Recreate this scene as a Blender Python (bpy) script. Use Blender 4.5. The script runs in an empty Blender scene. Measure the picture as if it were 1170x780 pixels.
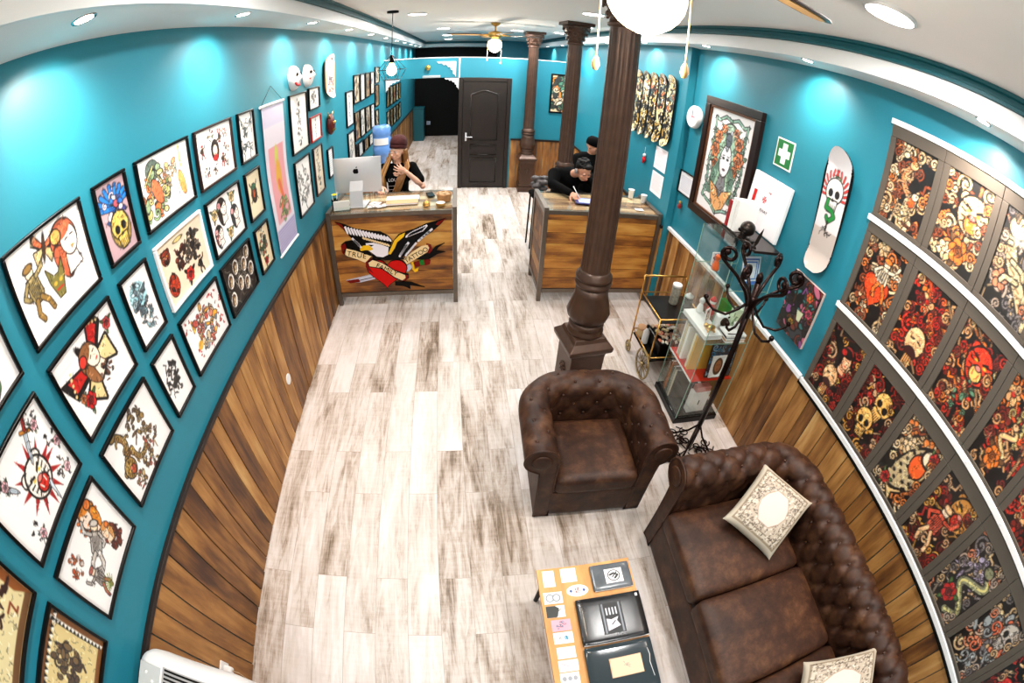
import bpy, math, random
import numpy as np
from mathutils import Vector, Matrix

# ---------------------------------------------------------------- camera (15 mm full-frame fisheye held high)
scn = bpy.context.scene
C = scn.collection
def make_camera():
    yaw, p, roll, fpx = 0.151289, 0.646856, 0.064991, 504.53
    cy, sy = math.cos(yaw), math.sin(yaw)
    fwd = Vector((sy*math.cos(p), cy*math.cos(p), -math.sin(p)))
    r = Vector((cy, -sy, 0)); u = r.cross(fwd)
    r2 = r*math.cos(roll) + u*math.sin(roll)
    u2 = -r*math.sin(roll) + u*math.cos(roll)
    cam = bpy.data.cameras.new('camera'); ob = bpy.data.objects.new('camera', cam); C.objects.link(ob)
    M = Matrix((( r2.x, u2.x, -fwd.x, 0), (r2.y, u2.y, -fwd.y, 0), (r2.z, u2.z, -fwd.z, 2.5), (0, 0, 0, 1)))
    ob.matrix_world = M
    cam.type = 'PANO'; cam.sensor_width = 36; cam.sensor_fit = 'HORIZONTAL'; cam.clip_start = .01
    for t in (cam, getattr(cam, 'cycles', None)):
        try:
            t.panorama_type = 'FISHEYE_EQUISOLID'; t.fisheye_lens = fpx*36/1170; t.fisheye_fov = math.radians(220)
        except Exception: pass
    scn.camera = ob
make_camera()
w = bpy.data.worlds.new('world'); scn.world = w; w.use_nodes = True
w.node_tree.nodes['Background'].inputs[0].default_value = (.8, .9, 1, 1)
w.node_tree.nodes['Background'].inputs[1].default_value = .3
vs = scn.view_settings
vs.view_transform = 'Standard'; vs.look = 'None'; vs.gamma = 1; vs.use_curve_mapping = False
vs.exposure = 0.0
K_PANEL, K_SPOT, K_BULB = 31, 66, 34          # watts: ceiling discs, wall spots, globe bulbs

# ---------------------------------------------------------------- helpers
PI = math.pi
def lin(c):
    return tuple(((v/12.92) if v <= .04045 else ((v+.055)/1.055)**2.4) for v in c)
def rgb(h):
    return tuple(int(h[i:i+2], 16)/255 for i in (0, 2, 4))
def label(o, lab=None, cat=None, group=None, kind=None):
    if lab: o['label'] = lab
    if cat: o['category'] = cat
    if group: o['group'] = group
    if kind: o['kind'] = kind
    return o
def empty(name, loc=(0, 0, 0), rz=0, lab=None, cat=None, group=None):
    o = bpy.data.objects.new(name, None); C.objects.link(o); o.location = loc; o.rotation_euler = (0, 0, rz)
    o.empty_display_size = .05
    return label(o, lab, cat, group)
def dup(o, parent=None):
    c = o.copy(); C.objects.link(c)
    if parent: c.parent = parent
    for ch in list(o.children): dup(ch, c)
    return c

class MB:
    """collects faces, then builds one mesh object"""
    def __init__(s): s.v = []; s.f = []; s.m = []; s.c = []; s.sm = []; s.mi = 0; s.col = (1, 1, 1); s.smooth = False
    def add(s, vs, fs, smooth=None):
        n = len(s.v); s.v += [tuple(v) for v in vs]
        for f in fs:
            s.f.append([i+n for i in f]); s.m.append(s.mi); s.c.append(s.col); s.sm.append(s.smooth if smooth is None else smooth)
        return s
    def box(s, x0, x1, y0, y1, z0, z1, M=None):
        vs = [(x, y, z) for z in (z0, z1) for y in (y0, y1) for x in (x0, x1)]
        if M: vs = [M @ Vector(v) for v in vs]
        return s.add(vs, [(0, 2, 3, 1), (4, 5, 7, 6), (0, 1, 5, 4), (2, 6, 7, 3), (0, 4, 6, 2), (1, 3, 7, 5)], False)
    def cbox(s, c, d, M=None):
        return s.box(c[0]-d[0]/2, c[0]+d[0]/2, c[1]-d[1]/2, c[1]+d[1]/2, c[2]-d[2]/2, c[2]+d[2]/2, M)
    def tube(s, pts, r, seg=8, closed=False, cap=True):
        pts = [Vector(p) for p in pts]; n = len(pts); rr = r if isinstance(r, (list, tuple)) else [r]*n
        vs = []; up = None
        for i, p in enumerate(pts):
            a = pts[(i-1) % n] if (closed or i > 0) else p; b = pts[(i+1) % n] if (closed or i < n-1) else p
            t = (b-a).normalized()
            if up is None: up = Vector((0, 0, 1)) if abs(t.z) < .9 else Vector((1, 0, 0))
            e = t.cross(up)
            if e.length < 1e-6: e = t.cross(Vector((1, 0, 0)))
            e.normalize(); g = e.cross(t).normalized(); up = g
            for k in range(seg):
                an = 2*PI*k/seg; vs.append(p + (e*math.cos(an)+g*math.sin(an))*rr[i])
        fs = []
        for i in range(n if closed else n-1):
            j = (i+1) % n
            for k in range(seg):
                l = (k+1) % seg; fs.append((i*seg+k, i*seg+l, j*seg+l, j*seg+k))
        s.add(vs, fs, True)
        if cap and not closed:
            nn = len(s.v)-len(vs)
            s.f.append([nn+k for k in range(seg)][::-1]); s.f.append([nn+(n-1)*seg+k for k in range(seg)])
            for _ in (0, 1): s.m.append(s.mi); s.c.append(s.col); s.sm.append(False)
        return s
    def cyl(s, p0, p1, r0, r1=None, seg=16): return s.tube([p0, p1], [r0, r0 if r1 is None else r1], seg)
    def lathe(s, prof, c=(0, 0, 0), seg=24, sx=1, sy=1, M=None, wob=None, caps=True):
        vs = []
        for (r, z) in prof:
            for k in range(seg):
                a = 2*PI*k/seg; q = r*(wob(a, z) if wob else 1); v = Vector((c[0]+q*math.cos(a)*sx, c[1]+q*math.sin(a)*sy, c[2]+z)); vs.append(M @ v if M else v)
        fs = []
        for i in range(len(prof)-1):
            for k in range(seg):
                l = (k+1) % seg; fs.append((i*seg+k, i*seg+l, (i+1)*seg+l, (i+1)*seg+k))
        if caps and prof[0][0] > 1e-3: fs.append(tuple(range(seg))[::-1])
        if caps and prof[-1][0] > 1e-3: fs.append(tuple((len(prof)-1)*seg+k for k in range(seg)))
        return s.add(vs, fs, True)
    def ball(s, c, r, seg=14, M=None, sq=(1, 1, 1)):
        n = seg//2; prof = [(max(1e-5, math.sin(PI*i/n)), -math.cos(PI*i/n)) for i in range(n+1)]
        vs = []
        for (a, z) in prof:
            for k in range(seg):
                t = 2*PI*k/seg; v = Vector((a*math.cos(t)*r*sq[0], a*math.sin(t)*r*sq[1], z*r*sq[2]))
                if M: v = M @ v
                vs.append(v+Vector(c))
        fs = [(i*seg+k, i*seg+(k+1) % seg, (i+1)*seg+(k+1) % seg, (i+1)*seg+k) for i in range(n) for k in range(seg)]
        return s.add(vs, fs, True)
    def prism(s, pts, F, d):
        """outline pts (u,v) -> F(u,v,h); extruded from h=0 to h=d"""
        n = len(pts); vs = [F(u, v, 0) for u, v in pts]+[F(u, v, d) for u, v in pts]
        fs = [tuple(range(n))[::-1], tuple(range(n, 2*n))]+[(i, (i+1) % n, n+(i+1) % n, n+i) for i in range(n)]
        return s.add(vs, fs, False)
    def build(s, name, mats, parent=None, bevel=0, M=None, segs=2):
        me = bpy.data.meshes.new(name); me.from_pydata([tuple(v) for v in s.v], [], s.f)
        if not isinstance(mats, (list, tuple)): mats = [mats]
        for m in mats: me.materials.append(m)
        me.polygons.foreach_set('material_index', s.m); me.polygons.foreach_set('use_smooth', s.sm)
        if any(c != (1, 1, 1) for c in s.c):
            at = me.color_attributes.new('Col', 'FLOAT_COLOR', 'CORNER'); arr = []
            for f, c in zip(s.f, s.c): arr += [c[0], c[1], c[2], 1]*len(f)
            at.data.foreach_set('color', arr)
        me.update()
        o = bpy.data.objects.new(name, me); C.objects.link(o)
        if parent: o.parent = parent
        if M: o.matrix_local = M
        if bevel:
            b = o.modifiers.new('bevel', 'BEVEL'); b.width = bevel; b.segments = segs; b.limit_method = 'ANGLE'; b.angle_limit = .6
        return o

def nt(m):
    return m.node_tree.nodes, m.node_tree.links
def mat(name, col, rough=.6, metal=0, var=0, scale=8, bump=0, emit=0, spec=.5, coat=0, trans=0, ior=1.45, sheen=0):
    m = bpy.data.materials.new(name); m.use_nodes = True; N, L = nt(m); b = N['Principled BSDF']
    c = lin(col)+(1,)
    b.inputs['Base Color'].default_value = c; b.inputs['Roughness'].default_value = rough; b.inputs['Metallic'].default_value = metal
    b.inputs['Specular IOR Level'].default_value = spec; b.inputs['Coat Weight'].default_value = coat
    b.inputs['Transmission Weight'].default_value = trans; b.inputs['IOR'].default_value = ior
    b.inputs['Sheen Weight'].default_value = sheen
    tc = N.new('ShaderNodeTexCoord'); nz = N.new('ShaderNodeTexNoise'); nz.inputs['Scale'].default_value = scale; nz.inputs['Detail'].default_value = 5
    L.new(tc.outputs['Object'], nz.inputs['Vector'])
    if var:
        mx = N.new('ShaderNodeMixRGB'); mx.inputs[1].default_value = tuple(v*(1-var) for v in c[:3])+(1,); mx.inputs[2].default_value = tuple(min(1, v*(1+var)) for v in c[:3])+(1,)
        L.new(nz.outputs[0], mx.inputs[0]); L.new(mx.outputs[0], b.inputs['Base Color'])
    if bump:
        bp = N.new('ShaderNodeBump'); bp.inputs['Strength'].default_value = bump; bp.inputs['Distance'].default_value = .01
        L.new(nz.outputs[0], bp.inputs['Height']); L.new(bp.outputs[0], b.inputs['Normal'])
    if emit:
        b.inputs['Emission Color'].default_value = c; b.inputs['Emission Strength'].default_value = emit
    return m
def ramp(N, stops):
    r = N.new('ShaderNodeValToRGB'); e = r.color_ramp.elements
    e[0].position = stops[0][0]; e[0].color = lin(stops[0][1])+(1,); e[1].position = stops[-1][0]; e[1].color = lin(stops[-1][1])+(1,)
    for p, c in stops[1:-1]:
        x = e.new(p); x.color = lin(c)+(1,)
    return r
def wood(name, axis, stops, grain=26, along=1.6, rough=.55, tone=True, bump=.25, knots=True):
    """planks: per-board offset and tone from the 'Col' attribute, grain stretched along axis"""
    m = bpy.data.materials.new(name); m.use_nodes = True; N, L = nt(m); b = N['Principled BSDF']
    tc = N.new('ShaderNodeTexCoord'); at = N.new('ShaderNodeAttribute'); at.attribute_name = 'Col'
    sc = N.new('ShaderNodeVectorMath'); sc.operation = 'SCALE'; sc.inputs['Scale'].default_value = 37; L.new(at.outputs['Color'], sc.inputs[0])
    ad = N.new('ShaderNodeVectorMath'); ad.operation = 'ADD'; L.new(tc.outputs['Object'], ad.inputs[0]); L.new(sc.outputs[0], ad.inputs[1])
    mp = N.new('ShaderNodeMapping'); s = [grain]*3; s[axis] = along; mp.inputs['Scale'].default_value = s; L.new(ad.outputs[0], mp.inputs['Vector'])
    n1 = N.new('ShaderNodeTexNoise'); n1.inputs['Scale'].default_value = 1; n1.inputs['Detail'].default_value = 6; n1.inputs['Roughness'].default_value = .65; n1.inputs['Distortion'].default_value = 1.1
    L.new(mp.outputs[0], n1.inputs['Vector'])
    mp2 = N.new('ShaderNodeMapping'); s = [9.]*3; s[axis] = 2.6; mp2.inputs['Scale'].default_value = s; L.new(ad.outputs[0], mp2.inputs['Vector'])
    n2 = N.new('ShaderNodeTexNoise'); n2.inputs['Scale'].default_value = 1; n2.inputs['Detail'].default_value = 4; L.new(mp2.outputs[0], n2.inputs['Vector'])
    a = N.new('ShaderNodeMath'); a.operation = 'MULTIPLY_ADD'; a.inputs[1].default_value = .42; L.new(n1.outputs[0], a.inputs[0])
    a2 = N.new('ShaderNodeMath'); a2.operation = 'MULTIPLY'; a2.inputs[1].default_value = .62; L.new(n2.outputs[0], a2.inputs[0]); L.new(a2.outputs[0], a.inputs[2])
    out = a.outputs[0]
    if tone:
        sp = N.new('ShaderNodeSeparateColor'); L.new(at.outputs['Color'], sp.inputs[0])
        t = N.new('ShaderNodeMath'); t.operation = 'MULTIPLY_ADD'; t.inputs[1].default_value = .30; t.inputs[2].default_value = -.16; L.new(sp.outputs[0], t.inputs[0])
        a3 = N.new('ShaderNodeMath'); a3.operation = 'ADD'; L.new(out, a3.inputs[0]); L.new(t.outputs[0], a3.inputs[1]); out = a3.outputs[0]
    r = ramp(N, stops); L.new(out, r.inputs[0]); L.new(r.outputs[0], b.inputs['Base Color'])
    b.inputs['Roughness'].default_value = rough
    if bump:
        bp = N.new('ShaderNodeBump'); bp.inputs['Strength'].default_value = bump; bp.inputs['Distance'].default_value = .004
        L.new(n1.outputs[0], bp.inputs['Height']); L.new(bp.outputs[0], b.inputs['Normal'])
    return m
def attr_mat(name, rough=.5, coat=0):
    m = bpy.data.materials.new(name); m.use_nodes = True; N, L = nt(m); b = N['Principled BSDF']
    at = N.new('ShaderNodeAttribute'); at.attribute_name = 'Col'; L.new(at.outputs['Color'], b.inputs['Base Color'])
    b.inputs['Roughness'].default_value = rough; b.inputs['Coat Weight'].default_value = coat; b.inputs['Coat Roughness'].default_value = .05
    return m
def glass_mat(name, col, alpha=.12):
    m = bpy.data.materials.new(name); m.use_nodes = True; N, L = nt(m)
    for n in list(N):
        if n.type != 'OUTPUT_MATERIAL': N.remove(n)
    o = [n for n in N][0]
    tr = N.new('ShaderNodeBsdfTransparent'); tr.inputs[0].default_value = lin(col)+(1,)
    gl = N.new('ShaderNodeBsdfGlossy'); gl.inputs['Roughness'].default_value = .03
    fr = N.new('ShaderNodeFresnel'); fr.inputs[0].default_value = 1.5
    ad = N.new('ShaderNodeMath'); ad.operation = 'MULTIPLY'; ad.inputs[1].default_value = alpha; L.new(fr.outputs[0], ad.inputs[0])
    mx = N.new('ShaderNodeMixShader'); L.new(ad.outputs[0], mx.inputs[0]); L.new(tr.outputs[0], mx.inputs[1]); L.new(gl.outputs[0], mx.inputs[2]); L.new(mx.outputs[0], o.inputs[0])
    return m
FLOOR_STOPS = [(.43, (.24, .18, .13)), (.54, (.44, .37, .30)), (.63, (.65, .59, .54)), (.73, (.77, .73, .70)), (.9, (.85, .82, .81))]
def floor_mat():
    m = bpy.data.materials.new('weathered_plank_tile'); m.use_nodes = True; N, L = nt(m); b = N['Principled BSDF']
    tc = N.new('ShaderNodeTexCoord'); sx = N.new('ShaderNodeSeparateXYZ'); L.new(tc.outputs['Object'], sx.inputs[0])
    cb = N.new('ShaderNodeCombineXYZ'); L.new(sx.outputs[1], cb.inputs[0]); L.new(sx.outputs[0], cb.inputs[1])
    bk = N.new('ShaderNodeTexBrick'); bk.offset = .37; bk.offset_frequency = 2; bk.squash = 1
    for k, v in (('Scale', 1), ('Mortar Size', .0014), ('Mortar Smooth', .1), ('Brick Width', 1.0), ('Row Height', .188), ('Bias', 0)): bk.inputs[k].default_value = v
    bk.inputs['Color1'].default_value = (0, 0, 0, 1); bk.inputs['Color2'].default_value = (1, 1, 1, 1); bk.inputs['Mortar'].default_value = (.5, .5, .5, 1)
    L.new(cb.outputs[0], bk.inputs['Vector'])
    sc = N.new('ShaderNodeVectorMath'); sc.operation = 'SCALE'; sc.inputs['Scale'].default_value = 23; L.new(bk.outputs['Color'], sc.inputs[0])
    ad = N.new('ShaderNodeVectorMath'); ad.operation = 'ADD'; L.new(tc.outputs['Object'], ad.inputs[0]); L.new(sc.outputs[0], ad.inputs[1])
    def noise(scale, det=5, rough=.6, dist=0):
        mp = N.new('ShaderNodeMapping'); mp.inputs['Scale'].default_value = scale; L.new(ad.outputs[0], mp.inputs['Vector'])
        n = N.new('ShaderNodeTexNoise'); n.inputs['Scale'].default_value = 1; n.inputs['Detail'].default_value = det; n.inputs['Roughness'].default_value = rough; n.inputs['Distortion'].default_value = dist
        L.new(mp.outputs[0], n.inputs['Vector']); return n.outputs[0]
    def math_(op, a, b_, c=None):
        n = N.new('ShaderNodeMath'); n.operation = op
        for i, v in enumerate((a, b_, c)):
            if v is None: continue
            if isinstance(v, (int, float)): n.inputs[i].default_value = v
            else: L.new(v, n.inputs[i])
        return n.outputs[0]
    g1 = noise((26, 2.6, 1), 6, .72, 1.2)       # streaks along the boards
    g2 = noise((7, 1.3, 1), 4, .6, .5)        # broad worn patches
    g3 = noise((5, 42, 1), 3, .7)             # saw marks across
    t = math_('MULTIPLY_ADD', g1, .55, math_('MULTIPLY', g2, .62))
    t = math_('MULTIPLY_ADD', g3, .12, t)
    sp = N.new('ShaderNodeSeparateColor'); L.new(bk.outputs['Color'], sp.inputs[0])
    t = math_('MULTIPLY_ADD', sp.outputs[0], .18, t)
    r = ramp(N, FLOOR_STOPS); L.new(t, r.inputs[0])
    mx = N.new('ShaderNodeMixRGB'); mx.inputs[2].default_value = lin((.60, .55, .5))+(1,); L.new(bk.outputs['Fac'], mx.inputs[0]); L.new(r.outputs[0], mx.inputs[1])
    L.new(mx.outputs[0], b.inputs['Base Color']); b.inputs['Roughness'].default_value = .42
    bp = N.new('ShaderNodeBump'); bp.inputs['Strength'].default_value = .15; bp.inputs['Distance'].default_value = .003; L.new(t, bp.inputs['Height']); L.new(bp.outputs[0], b.inputs['Normal'])
    return m

M_TEAL = mat('teal_wall_paint', (.12, .475, .55), .45, var=.04, scale=3)
M_TEALD = mat('teal_moulding_paint', (.03, .33, .37), .5)
M_CEIL = mat('white_ceiling_paint', (.93, .93, .93), .8, var=.02, scale=2)
M_WHITE = mat('white_satin_paint', (.9, .9, .9), .4)
M_BLACK = mat('black_paint', (.008, .008, .008), .6, spec=.2)
M_RAIL = mat('dark_steel_angle', (.20, .17, .16), .4, .7, var=.2, scale=20)
M_STEEL = mat('brushed_mild_steel', (.44, .40, .36), .38, .75, var=.25, scale=14, bump=.1)
M_ALU = mat('aluminium', (.86, .86, .87), .42, .55)
M_WALLWOOD = wood('stained_wall_planks', 2, [(.28, (.25, .13, .055)), (.41, (.43, .265, .115)), (.53, (.57, .38, .18)), (.66, (.69, .49, .26)), (.8, (.79, .63, .40))], grain=17)
M_DESKWOOD = wood('stained_desk_planks', 0, [(.28, (.24, .12, .04)), (.40, (.48, .28, .09)), (.52, (.68, .44, .16)), (.64, (.78, .56, .25)), (.8, (.86, .68, .38))], grain=17)
M_TOPWOOD = wood('pale_desk_top_planks', 0, [(.3, (.45, .30, .18)), (.5, (.72, .56, .40)), (.62, (.84, .72, .56)), (.8, (.92, .84, .72))], grain=24)
M_FLOOR = floor_mat()
M_DOOR = wood('dark_door_wood', 2, [(.3, (.05, .025, .015)), (.7, (.11, .06, .035))], tone=False, grain=40, rough=.4)
M_IRONBROWN = mat('painted_cast_iron', (.28, .195, .15), .36, .3, var=.4, scale=12, bump=.15)
M_FRAMEBLK = mat('black_frame', (.015, .008, .007), .3, spec=.3)
M_FRAMEBRN = mat('dark_brown_frame', (.16, .07, .045), .3, var=.3, scale=30)
M_FRAMERED = mat('red_frame', (.55, .10, .07), .35)
M_FRAMEWHT = mat('white_frame', (.92, .90, .90), .4)
M_FRAMEOAK = mat('oak_frame', (.60, .38, .18), .45, var=.2, scale=30)
M_BOARD = mat('grey_brown_display_board', (.31, .28, .245), .6, var=.06, scale=10)
M_ART = attr_mat('printed_art', .45, .25)
M_ARTMATTE = attr_mat('printed_card', .55)
M_PAPER = mat('white_paper', (.93, .92, .92), .7)
M_GLASS = glass_mat('clear_glass', (.985, .995, .99), .16)
M_GREENGLASS = glass_mat('green_tinted_glass', (.985, .995, .99), .3)
M_GOLD = mat('brass', (.85, .66, .36), .28, .95)
M_WROUGHT = mat('wrought_iron', (.13, .07, .055), .26, .75, var=.3, scale=30)
def leather():
    m = mat('distressed_brown_leather', (.23, .11, .06), .52, spec=.35, var=.0, scale=6, bump=.12)
    N, L = nt(m); b = N['Principled BSDF']; tc = N.new('ShaderNodeTexCoord'); n = N.new('ShaderNodeTexNoise'); n.inputs['Scale'].default_value = 7; n.inputs['Detail'].default_value = 10; n.inputs['Roughness'].default_value = .72; n.inputs['Distortion'].default_value = .15
    L.new(tc.outputs['Object'], n.inputs['Vector']); r = ramp(N, [(.34, (.125, .062, .036)), (.5, (.22, .125, .075)), (.62, (.31, .195, .12)), (.78, (.43, .30, .20))]); L.new(n.outputs[0], r.inputs[0]); L.new(r.outputs[0], b.inputs['Base Color'])
    return m
M_LEATHER = leather()
M_BUTTON = mat('leather_button', (.24, .14, .09), .3)

# ---------------------------------------------------------------- painted sheets: a small 2-D painter whose pixels become vertex colours
class Cv:
    def __init__(s, A, res=72, bg=(.95, .93, .92)):
        s.A = A; s.H = res; s.W = max(8, int(res*A)); s.p = 1/(s.H-1)
        x = np.linspace(0, A, s.W); y = np.linspace(0, 1, s.H); s.gx, s.gy = np.meshgrid(x, y)
        s.im = np.empty((s.H, s.W, 3)); s.im[:] = bg; s.at(0, 0, 1)
    def at(s, cx, cy, sc=1, rot=0, fl=1):
        c, n = math.cos(rot), math.sin(rot); dx, dy = (s.gx-cx)/sc, (s.gy-cy)/sc
        s.X = (c*dx+n*dy)*fl; s.Y = -n*dx+c*dy; s.q = s.p/sc; return s
    def put(s, d, col, ol=0, oc=(.05, .03, .03)):
        if ol:
            a = np.clip(.5-(d-ol)/s.q, 0, 1)[..., None]; s.im = s.im*(1-a)+np.array(oc)*a
        a = np.clip(.5-d/s.q, 0, 1)[..., None]; s.im = s.im*(1-a)+np.array(col)*a; return s
    def ell(s, x, y, rx, ry, col, rot=0, ol=0):
        c, n = math.cos(rot), math.sin(rot); a = c*(s.X-x)+n*(s.Y-y); b = -n*(s.X-x)+c*(s.Y-y)
        return s.put((np.sqrt((a/rx)**2+(b/ry)**2)-1)*min(rx, ry), col, ol)
    def seg(s, pts):
        d = np.full(s.X.shape, 9.)
        for (x0, y0), (x1, y1) in zip(pts[:-1], pts[1:]):
            vx, vy = x1-x0, y1-y0; L = vx*vx+vy*vy+1e-12
            t = np.clip(((s.X-x0)*vx+(s.Y-y0)*vy)/L, 0, 1); d = np.minimum(d, np.hypot(s.X-x0-t*vx, s.Y-y0-t*vy))
        return d
    def lin(s, pts, w, col, ol=0): return s.put(s.seg(pts)-w/2, col, ol)
    def pol(s, pts, col, ol=0, oc=(.05, .03, .03)):
        ins = np.zeros(s.X.shape, bool); P = list(pts)
        for (x0, y0), (x1, y1) in zip(P, P[1:]+P[:1]):
            if y0 == y1: continue
            ins ^= ((y0 > s.Y) != (y1 > s.Y)) & (s.X < (x1-x0)*(s.Y-y0)/(y1-y0)+x0)
        d = s.seg(P+[P[0]]); return s.put(np.where(ins, -d, d), col, ol, oc)
    def spi(s, x, y, r, turns, w, col, ol=0, a0=0, dr=1):
        n = int(10*turns)+3
        return s.lin([(x+r*(1-i/n)*math.cos(a0+dr*2*PI*turns*i/n), y+r*(1-i/n)*math.sin(a0+dr*2*PI*turns*i/n)) for i in range(n)], w, col, ol)
    def detail(s, seed, n=60, bg=None):
        R = random.Random(seed); b = s.im[2, 2] if bg is None else np.array(bg); k = 0
        for _ in range(n*6):
            i, j = R.randrange(s.H), R.randrange(s.W); q = s.im[i, j]
            if np.abs(q-b).sum() < .35: continue
            x, y = s.gx[i, j], s.gy[i, j]; s.at(x, y, 1, R.uniform(0, 6)); L = R.uniform(.012, .035); f = R.random()
            s.lin([(-L, -L*.3), (0, L*.25), (L, -L*.2)], .006, tuple(q*.3) if f < .6 else tuple(np.clip(q*1.35+.12, 0, 1))); k += 1
            if k >= n: break
        return s
    def sheet(s, name, F, parent=None, m=None, wfn=None):
        """F(u,v)->xyz with u in 0..1 across, v in 0..1 up"""
        u = (s.gx/s.A).ravel(); v = s.gy.ravel()
        co = F(u, v) if wfn is None else F(.5+(u-.5)*wfn(v), v)
        me = bpy.data.meshes.new(name); H, W = s.H, s.W
        i = np.arange(H*W).reshape(H, W); q = np.stack([i[:-1, :-1], i[:-1, 1:], i[1:, 1:], i[1:, :-1]], -1).reshape(-1, 4)
        me.vertices.add(H*W); me.vertices.foreach_set('co', np.stack(co, -1).astype(np.float32).ravel())
        me.loops.add(q.size); me.loops.foreach_set('vertex_index', q.ravel().astype(np.int32))
        me.polygons.add(len(q)); me.polygons.foreach_set('loop_start', np.arange(0, q.size, 4, dtype=np.int32)); me.polygons.foreach_set('loop_total', np.full(len(q), 4, np.int32))
        me.update(calc_edges=True)
        at = me.color_attributes.new('Col', 'FLOAT_COLOR', 'POINT'); c = np.clip(s.im.reshape(-1, 3), 0, 1)
        c = np.where(c <= .04045, c/12.92, ((c+.055)/1.055)**2.4); at.data.foreach_set('color', np.concatenate([c, np.ones((len(c), 1))], 1).astype(np.float32).ravel())
        me.materials.append(m or M_ART); o = bpy.data.objects.new(name, me); C.objects.link(o)
        if parent: o.parent = parent
        return o
K = (.06, .04, .04)
def darker(c, f): return tuple(v*f for v in c)
def rose(c, col=(.75, .10, .10), leaf=(.25, .38, .18)):
    for a in (.4, 2.4, 4.4): c.ell(.42*math.cos(a), .42*math.sin(a), .2, .09, leaf, a, .03)
    for i in range(6): c.ell(.2*math.cos(i*1.05), .2*math.sin(i*1.05), .2, .17, col, i, .035)
    c.ell(0, 0, .17, .16, darker(col, .7), 0, .03); c.spi(0, 0, .14, 1.5, .03, K)
def skull(c, bone=(.93, .82, .58)):
    c.ell(0, .12, .36, .36, bone, 0, .04); c.pol([(-.2, -.15), (.2, -.15), (.17, -.48), (-.17, -.48)], bone, .04)
    c.ell(-.15, .05, .11, .12, K); c.ell(.15, .05, .11, .12, K); c.pol([(0, -.06), (.06, -.18), (-.06, -.18)], K)
    for i in range(5): c.lin([(-.14+.07*i, -.27), (-.14+.07*i, -.46)], .022, K)
def dagger(c, hilt=(.75, .45, .15)):
    c.pol([(-.07, .1), (.07, .1), (.05, -.6), (0, -.75), (-.05, -.6)], (.78, .82, .86), .025); c.lin([(0, .1), (0, -.6)], .02, (.4, .45, .5))
    c.lin([(-.2, .14), (.2, .14)], .09, hilt, .02); c.lin([(0, .2), (0, .55)], .12, (.6, .12, .1), .02); c.ell(0, .6, .1, .09, hilt, 0, .02)
def lady(c, hair=(.12, .08, .07), skin=(.95, .86, .78), acc=(.75, .15, .12)):
    c.ell(-.05, .12, .36, .38, hair, 0, .03); c.ell(-.25, -.2, .18, .34, hair, .2, .02)
    c.pol([(-.12, -.1), (.14, -.1), (.2, -.5), (-.22, -.5)], skin, .025); c.ell(.07, .06, .22, .28, skin, 0, .025)
    c.ell(-.02, .3, .26, .14, hair, .2); c.ell(-.22, .3, .13, .12, acc, 0, .03)
    c.lin([(-.03, .1), (.05, .11)], .03, K); c.lin([(.14, .11), (.22, .1)], .03, K); c.lin([(.1, .05), (.14, -.02)], .015, darker(skin, .6)); c.ell(.1, -.1, .055, .028, acc)
def butterfly(c, a=(.75, .2, .1), b=(.92, .82, .6)):
    for f in (1, -1):
        c.pol([(0, .05), (f*.5, .45), (f*.52, .1), (f*.1, -.05)], K, .02); c.pol([(f*.06, .08), (f*.42, .36), (f*.44, .14), (f*.12, 0)], a)
        c.pol([(0, 0), (f*.42, -.1), (f*.3, -.42), (f*.04, -.1)], b, .04)
        for i in range(5): c.ell(f*(.3+.05*i), .36-.05*i, .022, .022, b)
    c.ell(0, 0, .06, .3, (.25, .15, .08), 0, .02)
def snake(c, col=(.2, .45, .22), n=3):
    P = [(.22*math.sin(t*n), -.5+t/3.2) for t in np.linspace(0, 3.1, 30)]
    c.lin(P, .12, col, .03); c.lin(P, .04, (.85, .8, .5)); c.ell(P[-1][0], P[-1][1]+.02, .1, .08, col, 0, .03)
def beast(c, fur=(.95, .92, .88), acc=(.8, .15, .1)):
    c.ell(-.28, .28, .12, .12, fur, 0, .04); c.ell(.28, .28, .12, .12, fur, 0, .04); c.ell(0, .02, .38, .38, fur, 0, .05)
    for f in (1, -1):
        for i in range(4): c.lin([(f*(.34-.02*i), .2-.13*i), (f*.2, .14-.1*i)], .035, K)
        c.lin([(f*.08, .12), (f*.2, .18)], .06, K); c.ell(f*.14, .08, .05, .03, (.9, .7, .2))
    c.ell(0, -.16, .17, .15, acc, 0, .04); c.ell(0, -.02, .08, .05, (.85, .5, .45), 0, .02); c.lin([(-.1, -.1), (-.08, -.2)], .03, fur); c.lin([(.1, -.1), (.08, -.2)], .03, fur)
def dragon(c, col=(.55, .45, .25), acc=(.8, .3, .1), seed=1):
    R = random.Random(seed); P = [(.34*math.sin(3.2*t+seed)*(1-.3*t), -.48+.9*t) for t in np.linspace(0, 1, 26)]
    c.lin(P, .17, col, .03)
    for i in range(1, 25, 2): c.lin([P[i], (P[i][0]+.1*(-1)**i, P[i][1]+.03)], .03, acc)
    x, y = P[-1]; c.ell(x, y, .15, .12, col, .3, .03); c.ell(x+.06, y+.03, .03, .03, (1, .9, .5), 0, .015)
    for i in range(5): c.lin([(x-.05, y+.05), (x-.2+.05*i, y+.22)], .03, acc, .012)
    for i in range(4):
        q = P[4+5*i]; c.lin([q, (q[0]+.2*(-1)**i, q[1]-.03), (q[0]+.24*(-1)**i, q[1]-.1)], .05, col, .02)
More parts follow.
